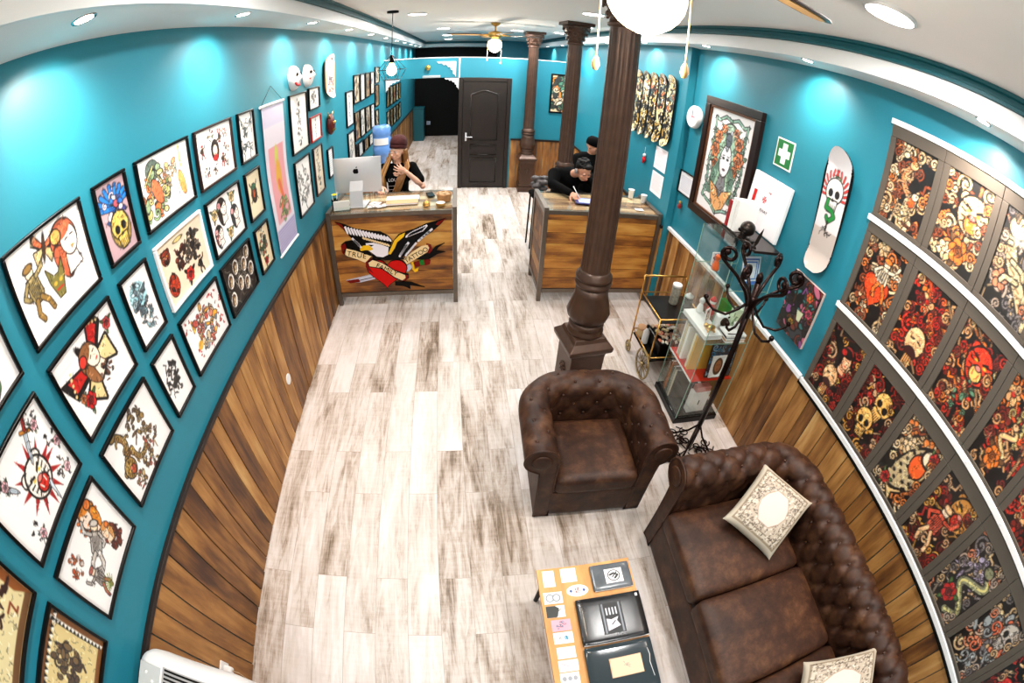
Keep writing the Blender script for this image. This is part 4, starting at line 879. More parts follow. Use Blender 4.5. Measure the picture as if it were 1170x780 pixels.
e = empty('wall_figurine', (XR-.004, 3.79, 1.27), 0, 'tiny red and gold figurine hanging under the certificate', 'ornament')
MB().ball((-.02, 0, .02), .018, 10).build('gold_head', M_GOLD, e); MB().ball((-.02, 0, -.02), .028, 10, sq=(.7, .8, 1.2)).build('red_robe', mat('red_lacquer', (.6, .12, .08), .4), e)
# five decks side by side: one continuous drawing
big = Cv(1.12/.8, 120, (.90, .82, .60)); R = random.Random(6)
for i in range(420):
    y = R.random(); big.at(R.uniform(0, 1.4), y, R.uniform(.055, .13), R.uniform(0, 6)); kcol = R.choice([(.04, .03, .02), (.04, .03, .02), (.06, .05, .04), (.10, .07, .04), (.92, .86, .66), (.80, .64, .32), (.93, .91, .84)] + ([(.78, .42, .22), (.5, .62, .58)] if y > .5 else [K, (.86, .68, .30)]))
    if R.random() < .4: big.pol([(-.5, -.2), (0, .5), (.5, 0), (.1, -.1)], kcol, .08)
    else: big.lin([(-.5, 0), (0, .3), (.4, -.1), (.2, -.4)], .2, kcol, .07)
for i in range(60):
    big.at(R.uniform(0, 1.4), R.uniform(0, .35), R.uniform(.06, .12), R.uniform(0, 6)); big.pol([(-.5, -.1), (.5, .1), (.3, -.2)], R.choice([(.88, .72, .34), K]), .05)
dn = ('farthest, partly behind the column', 'second from the column', 'middle one', 'second nearest', 'nearest the big portrait')
W5 = big.W//5
for i in range(5):
    c = Cv(.2, 120); c.im = big.im[:, i*W5:(i+1)*W5].copy(); c.W = W5; c.gx, c.gy = np.meshgrid(np.linspace(0, c.A, W5), np.linspace(0, 1, c.H))
    m = np.clip((c.gy-.9)/.08, 0, 1)[..., None]; c.im = c.im*(1-m*.6)+np.array((.93, .9, .84))*m*.6
    deck('graphic_skateboard_deck', 'R', XF, 5.07-.2155*i, 2.165, .2135, .80, c, 'black and gold graffiti skateboard deck, %s' % dn[i], group='five graphic skateboard decks', pop=.5, edge=M_FRAMEBLK)
# old-school white deck with a skull
c = Cv(.27/.80, 130, (.84, .82, .83)); a = c.A; c.at(0, 0, 1); c.pol([(0, 0), (a, 0), (a, .34), (0, .34)], (.72, .67, .64)); c.at(a/2, .62, .34)
for f in (1, -1):
    for i in range(7): an = -.5+.33*i; c.lin([(f*.34*math.cos(an), .12+.34*math.sin(an)), (f*.46*math.cos(an+.15), .12+.46*math.sin(an+.15))], .045, (.85, .15, .12), .01)
c.spi(.02, .32, .16, 1.1, .035, (.15, .45, .2)); c.at(a/2, .62, .27); skull(c, (.95, .95, .93)); c.at(a/2, .50, .2); c.lin([(-.25, .35), (-.3, .05), (.1, .0), (.3, -.2), (0, -.45), (-.15, -.3)], .17, (.08, .5, .2), .03); c.lin([(0, -.45), (-.02, -.8)], .09, (.12, .05, .04)); c.at(a/2, .335, .2, -.08); scrib(c, 9, 8, K, .035, .5, .08); c.at(a/2, .77, .12, -.1); c.lin([(-.3, 0), (.3, .02)], .06, K)
tl = lambda v: (math.sqrt(max(1e-4, 1-((v-.76)/.24)**2))*.96 if v > .76 else (.96-.14*((.76-v)/.6)**1.3 if v > .14 else (.84-.30*((.14-v)/.14)**2)*math.sqrt(max(.02, 1-max(0, (.05-v)/.06)**2))))
deck('skull_skateboard_deck', 'R', XR-.001, 1.85, 2.015, .27, .82, c, 'white old school skateboard deck with a skull, red laurel and green snake', rot=-.06, edge=M_BLACK, bow=.045, tail=tl)
# collage canvas
c = Cv(.32/.44, 84, (.22, .24, .26)); a = c.A; c.at(a/2, .5, 1); cluster(c, [(.15, .12, .12), (.2, .5, .5), (.78, .4, .5), (.55, .3, .55), (.1, .1, .1), (.45, .2, .15)], 44, 90, .55, (.05, .12)); c.at(.5, .78, .2); rose(c, (.85, .35, .2)); c.ell(0, 0, .12, .16, GLD); c.at(.6, .55, .2); rose(c, (.8, .3, .4)); c.at(.42, .4, .26); c.pol([(-.3, .3), (.3, .35), (.2, -.3), (-.1, -.3)], (.85, .88, .72), .03); c.at(.2, .6, .35); butterfly(c, K, (.1, .1, .12)); c.at(.3, .22, .15); rose(c, GLD)
e = empty('collage_canvas', (XR-.002, 1.83, 1.31), 0, 'small busy multicoloured collage canvas under the skull skateboard', 'picture'); c.sheet('print', lambda u, v: (-.026+0*u, -(u-.5)*.32, (v-.5)*.43), e)
MB().box(-.025, 0, -.16, .16, -.215, .215).build('stretcher', mat('pale_pink_edge', (.80, .70, .66), .6), e, bevel=.002)
# far partition picture
c = quick(.75, (.90, .78, .62), [(.9, .5, .2), (.25, .45, .35), (.85, .8, .7), K, (.93, .85, .75)], 51, 0, 60); c.at(.375, .5, 1); cluster(c, [(.9, .55, .2), (.3, .5, .4), (.92, .85, .7), (.2, .2, .18)], 7, 60, .55)
e = empty('framed_picture', (1.93, 8.099, 1.91), 0, 'black framed orange and green print on the far teal wall behind the columns', 'picture')
mb = MB()
for (p, q, r, s_) in ((-.3, .3, .355, .385), (-.3, .3, -.385, -.355), (-.3, -.27, -.355, .355), (.27, .3, -.355, .355)): mb.box(p, q, -.025, 0, r, s_)
mb.build('frame', M_FRAMEBLK, e, bevel=.004); c.sheet('print', lambda u, v: ((u-.5)*.54, -.01+0*u, (v-.5)*.71), e)
# ================================================================ RECEPTION DESKS
def rounded(w, d, h, r, puff=0, n=10, squash=0):
    """soft box mesh: subdivided cube pushed onto a rounded box"""
    mb = MB(); idx = {}; vs = []; fs = []
    def vert(x, y, z):
        k = (x, y, z)
        if k not in idx:
            q = [(2*t/n-1) for t in k]; q = [math.copysign(abs(t)**.75, t) for t in q]; p = [q[0]*w/2, q[1]*d/2, q[2]*h/2]; rr = [min(r, e/2) for e in (w, d, h)]
            c = [max(-e/2+a, min(e/2-a, t)) for t, e, a in zip(p, (w, d, h), rr)]; dv = Vector([(t-u)/a for t, u, a in zip(p, c, rr)]); L = dv.length
            if L > 1e-9: m = max(abs(t) for t in dv); dv = dv/L*m
            v = [u+t*a for u, t, a in zip(c, dv, rr)]
            b = max(0, 1-(2*v[0]/w)**2)*max(0, 1-(2*v[1]/d)**2); v[2] += puff*b*(1 if v[2] > 0 else -.3*(squash != 0))
            idx[k] = len(vs); vs.append(v)
        return idx[k]
    for a in range(n):
        for b in range(n):
            fs += [(vert(a, b, 0), vert(a, b+1, 0), vert(a+1, b+1, 0), vert(a+1, b, 0)), (vert(a, b, n), vert(a+1, b, n), vert(a+1, b+1, n), vert(a, b+1, n)),
                   (vert(a, 0, b), vert(a+1, 0, b), vert(a+1, 0, b+1), vert(a, 0, b+1)), (vert(a, n, b), vert(a, n, b+1), vert(a+1, n, b+1), vert(a+1, n, b)),
                   (vert(0, a, b), vert(0, a, b+1), vert(0, a+1, b+1), vert(0, a+1, b)), (vert(n, a, b), vert(n, a+1, b), vert(n, a+1, b+1), vert(n, a, b+1))]
    mb.add(vs, fs, True); return mb
def desk(x0, x1, y0, y1, H, lab, seed):
    e = empty('reception_desk', ((x0+x1)/2, (y0+y1)/2, 0), 0, lab, 'desk'); a, b, t = (x1-x0)/2, (y1-y0)/2, .045; R = random.Random(seed)
    for sx in (-1, 1):
        for sy in (-1, 1): MB().cbox((sx*(a-t/2), sy*(b-t/2), H/2), (t, t, H)).build('leg', M_STEEL, e, bevel=.003)
    for z in (.13, H-.025):
        for sy in (-1, 1): MB().cbox((0, sy*(b-t/2), z), (2*a-2*t-.004, t, t)).build('rail', M_STEEL, e, bevel=.003)
        for sx in (-1, 1): MB().cbox((sx*(a-t/2), 0, z), (t, 2*b-2*t-.004, t)).build('rail', M_STEEL, e, bevel=.003)
    for sx in (-1, 1): MB().cbox((sx*(a-t/2), 0, H+.012), (t, 2*b, .022)).build('edge_bar', M_STEEL, e, bevel=.003)
    mb = MB(); z = .155
    while z < H-.06:
        z2 = min(H-.048, z+R.uniform(.11, .16)); mb.col = (R.random(), R.random(), R.random()); mb.box(-a+t+.002, a-t-.002, -b+.012, -b+.034, z+.002, z2-.002); z = z2
    mb.build('front_planks', M_DESKWOOD, e, bevel=.003)
    for sx in (-1, 1):
        mb = MB(); z = .155
        while z < H-.06:
            z2 = min(H-.048, z+R.uniform(.11, .16)); mb.col = (R.random(), R.random(), R.random()); x = sx*(a-.023); mb.box(x-.011, x+.011, -b+t+.002, b-t-.002, z+.002, z2-.002); z = z2
        mb.build('side_planks', M_WALLWOOD, e, bevel=.003)
    mb = MB(); y = -b+t
    while y < b-t-.02:
        y2 = min(b-t, y+R.uniform(.09, .13)); mb.col = (R.random(), R.random(), R.random()); mb.box(-a+t+.002, a-t-.002, y+.002, y2-.002, H-.022, H-.003); y = y2
    mb.build('top_planks', M_TOPWOOD, e, bevel=.002)
    MB().box(-a+t+.003, a-t-.003, -b-.004, b, H+.001, H+.008).build('glass_top', M_GREENGLASS, e)
    return e
DL = desk(XL+.03, .0, 3.985, 4.62, 1.05, 'wood and steel reception desk with the painted eagle on its front', 4)
DR = desk(.84, 2.105, 3.975, 4.60, 1.05, 'wood and steel desk at the right where a person in black is writing', 9)
HT = 1.059
# eagle emblem cut from board
def emb(cx, cy): return (-1.20788+.00109778*cx-.000178836*cy+1.5504e-7*cx*cy, 1.10824-.0000619*cx-.00125568*cy)
e = empty('eagle_emblem', (0, 3.984, 0), 0, 'painted cutout of an eagle, red heart, dagger and lettered ribbons on the desk front', 'emblem')
def piece(name, pts, col, h0, h1, mt=None, parent=e, edge=.9):
    P = [emb(*p) for p in pts]; ar = sum(P[i][0]*P[(i+1) % len(P)][1]-P[(i+1) % len(P)][0]*P[i][1] for i in range(len(P)))
    if ar < 0: P = P[::-1]
    mb = MB(); mb.prism(P, lambda u, v, h: (u, .012-h, v), 1); mb.v = [(x, .012-(h0 if abs(y-.012) < 1e-6 else h1), z) for x, y, z in mb.v]
    return mb.build(name, mt or em(col), parent)
_em = {}
def em(col):
    if col not in _em: _em[col] = mat('emblem_paint_%s' % {'k': 'black', 'w': 'white', 'r': 'red', 'y': 'yellow', 'c': 'cream', 'd': 'dark_red', 'g': 'green', 's': 'silver'}[col], {'k': (.008, .008, .01), 'w': (.92, .9, .93), 'r': (.78, .05, .03), 'y': (.92, .72, .12), 'c': (.93, .82, .62), 'd': (.45, .06, .04), 'g': (.08, .45, .15), 's': (.75, .76, .82)}[col], .4, spec=.15)
    return _em[col]
piece('left_wing', [(10, 103), (75, 118), (200, 165), (330, 182), (430, 190), (500, 225), (540, 270), (520, 320), (440, 330), (330, 300), (250, 318), (215, 290), (160, 235), (90, 165)], 'k', 0, .012)
piece('left_wing_tip', [(14, 106), (75, 125), (130, 190), (90, 160)], 'd', .012, .014)
def feathers(name, a, b, n, w, L, col, ang, taper=1, h=.014):
    mb = MB()
    for i in range(n):
        t = (i+.5)/n; x, y = a[0]+(b[0]-a[0])*t, a[1]+(b[1]-a[1])*t; l = L*(1-(1-taper)*t); an = ang[0]+(ang[1]-ang[0])*t
        dx, dy = math.cos(an)*l, math.sin(an)*l; nx, ny = -math.sin(an)*w/2, math.cos(an)*w/2
        P = [emb(x+nx, y+ny), emb(x+dx*.8+nx, y+dy*.8+ny), emb(x+dx, y+dy), emb(x+dx*.8-nx, y+dy*.8-ny), emb(x-nx, y-ny)]
        ar = sum(P[k][0]*P[(k+1) % 5][1]-P[(k+1) % 5][0]*P[k][1] for k in range(5)); P = P if ar > 0 else P[::-1]
        mb.prism(P, lambda u, v, q: (u, .012-.0125-q, v), h-.012)
    return mb.build(name, em(col), e)
feathers('left_feathers', (95, 140), (500, 235), 15, 17, 78, 'w', (1.15, .75), .8)
feathers('left_lower_feathers', (165, 235), (240, 300), 4, 17, 62, 'w', (.75, .9)); feathers('left_inner_feathers', (260, 235), (500, 300), 11, 15, 32, 'c', (.6, .6))
piece('right_wing', [(1005, 68), (960, 120), (880, 190), (800, 240), (740, 290), (700, 350), (640, 405), (600, 400), (530, 395), (500, 380), (520, 330), (545, 270), (590, 215), (650, 190), (720, 170), (830, 120), (920, 95)], 'k', 0, .012)
piece('yellow_wing_edge', [(650, 195), (600, 220), (555, 265), (530, 320), (500, 385), (525, 385), (560, 330), (580, 280), (640, 230)], 'y', .012, .015)
piece('right_wing_tip', [(1003, 70), (935, 100), (915, 125), (940, 130)], 'd', .012, .014)
feathers('right_feathers', (850, 125), (700, 200), 8, 19, 80, 'w', (2.3, 2.5), .9); feathers('right_lower_feathers', (900, 150), (780, 255), 5, 17, 62, 'w', (2.45, 2.45), .7)
feathers('right_inner_feathers', (690, 270), (610, 385), 6, 19, 50, 'w', (2.3, 2.0), .8); feathers('right_outer_feathers', (760, 270), (660, 385), 5, 16, 44, 'w', (2.3, 2.1), .8)
piece('eagle_body', [(360, 330), (520, 320), (620, 395), (640, 430), (480, 440), (360, 420)], 'k', .0, .0132)
piece('left_ribbon_back', [(75, 300), (110, 275), (180, 262), (300, 320), (360, 400), (240, 400), (140, 370)], 'k', .0, .0135)
piece('left_ribbon_curl', [(72, 310), (110, 285), (125, 330), (110, 395), (84, 370)], 'd', .0, .0145)
piece('left_ribbon', [(98, 345), (125, 335), (200, 352), (300, 385), (350, 405), (298, 462), (220, 430), (130, 400), (104, 380)], 'c', .0, .0145)
piece('eagle_head', [(300, 290), (370, 285), (450, 305), (505, 325), (500, 390), (455, 412), (400, 405), (360, 375), (310, 340)], 'w', .0, .015)
piece('eagle_beak', [(248, 340), (275, 310), (330, 305), (370, 340), (345, 352), (300, 348), (258, 356)], 'y', .0, .017)
piece('eagle_eye', [(325, 300), (375, 305), (350, 318)], 'k', .0, .0165)
hp = [(490+165*(math.sin(t)**3)*1.05, 545-9.4*(13*math.cos(t)-5*math.cos(2*t)-2*math.cos(3*t)-math.cos(4*t))*.95) for t in np.linspace(0, 2*PI, 44)[:-1]]
piece('heart_outline', [(x+(x-490)*.05, y+(y-545)*.05) for x, y in hp], 'k', .0, .0155); piece('heart', hp, 'r', .0, .017)
piece('dagger_blade', [(118, 628), (240, 600), (395, 562), (430, 600), (250, 645), (160, 650)], 's', .0, .0145); piece('dagger_tip', [(118, 628), (235, 612), (250, 640), (160, 652)], 'd', .0, .016)
mb = piece('blade_line', [(240, 622), (410, 583), (412, 588), (242, 628)], 'k', .0, .0155)
piece('dagger_root', [(640, 540), (650, 500), (690, 470), (715, 500), (680, 540)], 's', .0, .0145)
piece('dagger_guard', [(705, 458), (722, 455), (735, 520), (768, 505), (762, 535), (735, 545), (712, 520)], 'y', .0, .0165)
piece('dagger_grip', [(722, 460), (850, 425), (872, 440), (865, 470), (840, 478), (740, 495)], 'd', .0, .0155); piece('grip_band', [(775, 440), (812, 430), (818, 476), (785, 482)], 'g', .0, .0165)
piece('right_ribbon_tail', [(700, 430), (860, 370), (920, 310), (995, 280), (940, 320), (920, 350), (998, 358), (930, 380), (860, 425), (780, 430)], 'k', .0, .013)
piece('right_ribbon_curl', [(835, 290), (875, 300), (888, 345), (860, 375), (835, 360)], 'd', .0, .0145)
piece('right_ribbon', [(635, 435), (700, 375), (790, 315), (845, 300), (860, 325), (845, 360), (760, 415), (665, 475)], 'c', .0, .015)
piece('middle_ribbon_curl', [(300, 455), (335, 430), (365, 430), (330, 500), (372, 560), (330, 535), (300, 500)], 'd', .0, .0175)
piece('middle_ribbon_edge', [(318, 450), (360, 425), (450, 455), (560, 525), (680, 565), (682, 600), (640, 635), (560, 605), (450, 520), (330, 500)], 'k', .0, .0178)
piece('middle_ribbon', [(325, 462), (362, 436), (450, 465), (560, 535), (650, 572), (655, 600), (625, 622), (560, 592), (450, 510), (335, 492)], 'c', .0, .0192)
piece('middle_ribbon_end', [(655, 568), (680, 575), (672, 608), (640, 628), (625, 622), (652, 600)], 'd', .0, .0196)
piece('lower_tail', [(560, 640), (700, 640), (820, 688), (740, 675), (690, 670), (695, 705), (640, 680), (560, 672)], 'k', .0, .013)
def text(s, size, M, m, parent, name, ext=.0005, align='CENTER', sp=1):
    cu = bpy.data.curves.new(name, 'FONT'); cu.body = s; cu.size = size; cu.extrude = ext; cu.align_x = align; cu.align_y = 'CENTER'; cu.space_character = sp
    tmp = bpy.data.objects.new('tmp', cu); C.objects.link(tmp); dg = bpy.context.evaluated_depsgraph_get(); me = bpy.data.meshes.new_from_object(tmp.evaluated_get(dg))
    bpy.data.objects.remove(tmp); me.materials.clear(); me.materials.append(m); o = bpy.data.objects.new(name, me); C.objects.link(o); o.parent = parent; o.matrix_local = M; return o
def facing(loc, ax, tilt=0):
    """matrix putting text on a plane: ax = direction of reading, normal = out"""
    X = Vector(ax[0]).normalized(); Z = Vector(ax[1]).normalized(); Y = Z.cross(X); M = Matrix((X, Y, Z)).transposed().to_4x4(); M.translation = Vector(loc); return M @ Matrix.Rotation(tilt, 4, 'Z')
def ltext(s, cx, cy, size, tilt, h, sp=1.05): 
    x, z = emb(cx, cy); text(s, size, facing((x, .012-h, z), ((1, 0, 0), (0, -1, 0)), tilt), em('k'), e, 'lettering', .001, sp=sp)
ltext('TRUE', 218, 392, .078, -.24, .0155, 1.15); ltext('FAMILY', 490, 522, .074, -.50, .0225, 1.0); ltext('TATTOO', 748, 390, .068, .52, .016, .95)

# things on the eagle desk
def imac():
    e = empty('desktop_computer', (-1.0, 4.24, HT), -.06, 'large silver all-in-one computer seen from behind on the eagle desk', 'computer')
    w_, h_ = .50, .37; mb = MB(); n = 12; vs = []
    for i in range(n+1):
        for j in range(n+1):
            u, v = 2*i/n-1, 2*j/n-1; vs.append((u*w_/2, -.006-.034*max(0, (1-u*u)*(1-v*v))**.8, .13+(v+1)*h_/2))
    mb.add(vs, [(a*(n+1)+b, (a+1)*(n+1)+b, (a+1)*(n+1)+b+1, a*(n+1)+b+1) for a in range(n) for b in range(n)], True)
    mb.box(-w_/2, w_/2, -.006, .006, .13, .13+h_); mb.build('back_shell', M_ALU, e)
    MB().box(-w_/2+.012, w_/2-.012, .0065, .008, .2, .13+h_-.012).build('screen', M_BLACK, e)
    st = MB(); P = [(-.02, .004), (-.10, .004), (-.11, .008), (-.10, .012), (-.055, .25), (-.03, .30), (-.028, .30), (-.045, .24), (-.085, .012), (.11, .010), (.11, .003)]
    st = MB(); st.box(-.09, .09, -.12, .10, 0, .006); vs = []
    for y, z in ((-.118, .004), (-.11, .04), (-.085, .17), (-.05, .26)): vs += [(-.075, y, z), (.075, y, z), (.075, y+.01, z), (-.075, y+.01, z)]
    st.add([(x*(.92-.3*(v[2] if 0 else 0)), y, z) for v in [(0, 0, 0)] for x, y, z in vs], [(i*4+k, i*4+(k+1) % 4, i*4+4+(k+1) % 4, i*4+4+k) for i in range(3) for k in range(4)]+[(12, 13, 14, 15)], False)
    st.build('stand', M_ALU, e, bevel=.002)
    # apple-shaped mark
    lg = MB(); P = []
    for t in np.linspace(0, 2*PI, 36)[:-1]:
        r = .03*(1+.05*math.cos(2*t)); x, z = r*math.cos(t)*.95, r*math.sin(t)
        z -= .006*math.exp(-(x/.008)**2)*(1 if z > 0 else -1)
        d = math.hypot(x-.037, z-.004); 
        if d < .014: x = .037-.014*max(.2, (.037-x)/max(d, 1e-4))*1.0; 
        P.append((x, z))
    lg.prism(P, lambda u, v, h: (u, -.0415-h, .365+v), .001)
    lg.prism([(.001, .03), (.004, .045), (.015, .05), (.013, .036)], lambda u, v, h: (u, -.0405-h, .365+v), .001); lg.build('apple_mark', M_BLACK, e)
imac()
o = empty('pen_cup', (-1.24, 4.16, HT), 0, 'black pen cup with a yellow flower at the wall end of the eagle desk', 'pen cup')
MB().lathe([(.03, 0), (.035, .1), (.033, .1), (.028, .006), (1e-4, .006)], seg=18).build('cup', M_BLACK, o)
M_YEL = mat('yellow_petals', (.95, .85, .1), .5); mb = MB()
for k in range(8): mb.ball((.018*math.cos(k*.785)-.0, .018*math.sin(k*.785), .15), .012, 8, sq=(1, 1, .5))
mb.build('flower', M_YEL, o); MB().tube([(0, 0, .03), (0, 0, .15)], .002, 6).build('stem', mat('green_stem', (.15, .35, .1)), o); MB().cyl((.012, .01, .01), (.03, .012, .17), .004, seg=8).cyl((-.012, .01, .01), (-.02, -.012, .16), .004, seg=8).build('pens', M_WHITE, o)
c = Cv(.4, 30, (.92, .93, .94))
def book(name, x, y, z, w_, d_, h_, rz, cover, lab, cat='book', group=None, pages=True, rot=None):
    e = empty(name, (x, y, z), rz, lab, cat, group)
    if rot: e.rotation_euler = rot
    mb = MB(); mb.box(-w_/2, w_/2, -d_/2, d_/2, 0, .002).box(-w_/2, w_/2, -d_/2, d_/2, h_-.002, h_).box(-w_/2, -w_/2+.002, -d_/2, d_/2, .002, h_-.002); mb.build('cover', cover, e, bevel=.0008)
    MB().box(-w_/2+.003, w_/2-.003, -d_/2+.003, d_/2-.003, .0022, h_-.0022).build('pages', M_PAPER, e)
    return e
M_LBLUE = mat('pale_blue_card', (.72, .86, .88), .5); M_KRAFT = mat('kraft_card', (.78, .60, .44), .7)
book('magazine', -.56, 4.34, HT, .34, .12, .012, .02, M_LBLUE, 'pale blue booklet lying across the eagle desk', 'booklet')
book('brown_folder', -.55, 4.19, HT, .32, .12, .02, .03, M_KRAFT, 'tan cardboard folder in front of the pale blue booklet', 'folder')
for i, (x, y, r_) in enumerate(((-.84, 4.14, .2), (-.83, 4.22, -.3), (-.75, 4.13, .5))):
    cc = Cv(1.3, 26, PINK); cc.at(.65, .5, .8); cluster(cc, [K, RED, BRN, (.8, .75, .7)], i, 12, .4); ee = empty('business_card', (x, y, HT+.001+.0018*i), r_, 'patterned card on the eagle desk beside the computer, %s' % ('bottom one', 'middle one', 'top one')[i], 'card', 'cards on the eagle desk')
    MB().box(-.055, .055, -.04, .04, 0, .0014).build('card_stock', M_PAPER, ee); cc.sheet('printed_face', lambda u, v: ((u-.5)*.11, (v-.5)*.08, .0016+0*u), ee, M_ARTMATTE)
e = empty('acrylic_leaflet_stand', (-1.15, 4.07, HT), .1, 'clear acrylic leaflet stand at the left end of the eagle desk', 'leaflet stand')
MB().box(-.09, .09, -.04, .04, 0, .004).box(-.09, .09, .03, .034, .004, .11).box(-.09, .09, -.04, -.036, .004, .05).build('acrylic_shell', M_GLASS, e); MB().box(-.08, .08, .0, .02, .006, .1).build('leaflets', mat('pale_leaflets', (.85, .84, .82), .6), e)
e = empty('desk_bell', (-.30, 4.09, HT), 0, 'small brass counter bell on the eagle desk', 'bell')
MB().lathe([(.036, 0), (.038, .006), (.03, .012)], seg=24).build('base', M_GOLD, e); MB().lathe([(.034, .013), (.033, .025), (.024, .04), (.006, .046), (1e-4, .046)], seg=24).build('dome', M_GOLD, e); MB().cyl((0, 0, .045), (0, 0, .058), .004, .006, 10).build('plunger', M_GOLD, e)
e = empty('tin', (-.16, 4.09, HT), 0, 'round gold tin with white lid on the eagle desk', 'tin')
MB().lathe([(.046, 0), (.048, .004), (.048, .022), (.046, .026)], seg=28).build('body', M_GOLD, e); MB().lathe([(.045, .026), (.04, .03), (1e-4, .03)], seg=28).build('lid', M_WHITE, e)
e = empty('wicker_bowl', (-.13, 4.24, HT), 0, 'woven tan bowl filled with light snacks at the aisle end of the eagle desk', 'bowl')
mb = MB()
for k in range(7): mb.tube([( (.062+.002*k)*math.cos(t), (.062+.002*k)*math.sin(t), .006+.011*k) for t in np.linspace(0, 2*PI, 25)[:-1]], .0065, 6, closed=True)
mb.lathe([(.058, .002), (1e-4, .002)], seg=20); mb.build('woven_wall', mat('wicker', (.72, .52, .33), .7, var=.3, scale=80), e)
mb = MB(); R = random.Random(2)
for k in range(46):
    a, d = R.uniform(0, 6.3), .058*math.sqrt(R.random()); mb.ball((d*math.cos(a), d*math.sin(a), .066+R.uniform(0, .012)), R.uniform(.008, .012), 6, sq=(1.2, .8, .6))
label(mb.build('snacks', mat('pale_snacks', (.86, .74, .58), .7), e), kind='stuff')
e = empty('smartphone', (-.28, 4.42, HT), .25, 'black smartphone near the back of the eagle desk', 'phone'); rounded(.075, .15, .009, .004, n=6).build('body', M_BLACK, e, M=Matrix.Translation((0, 0, .006))); MB().box(-.033, .033, -.068, .068, .0106, .0112).build('screen', mat('dark_screen', (.05, .05, .06), .1), e)
# things on the right desk
e = empty('drawing_tablet', (1.335, 4.24, HT), -.12, 'tablet with a blue case glowing under the writing hand', 'tablet')
rounded(.25, .19, .014, .006, n=6).build('blue_case', mat('deep_blue_case', (.08, .09, .35), .4), e, M=Matrix.Translation((0, 0, .008))); MB().box(-.09, .09, -.072, .072, .0152, .016).build('screen', mat('lit_tablet_screen', (.62, .68, .92), .2, emit=.7), e)
def cup(x, y, lab, r=.035, h=.09):
    e = empty('paper_cup', (x, y, HT), 0, lab, 'cup', 'white cups on the right desk'); MB().lathe([(r*.78, 0), (r, h), (r*1.06, h+.003), (r*.93, h), (r*.72, .004), (1e-4, .004)], seg=22).build('wall', M_WHITE, e)
cup(2.03, 4.36, 'white paper cup nearer the wall end of the right desk'); cup(1.93, 4.50, 'white paper cup behind the other one on the right desk', h=.1)
label(MB().box(1.84, 1.93, 4.08, 4.14, HT, HT+.0008).build('paper_slip', M_PAPER), 'small white paper slip on the right desk by the wall end', 'paper')

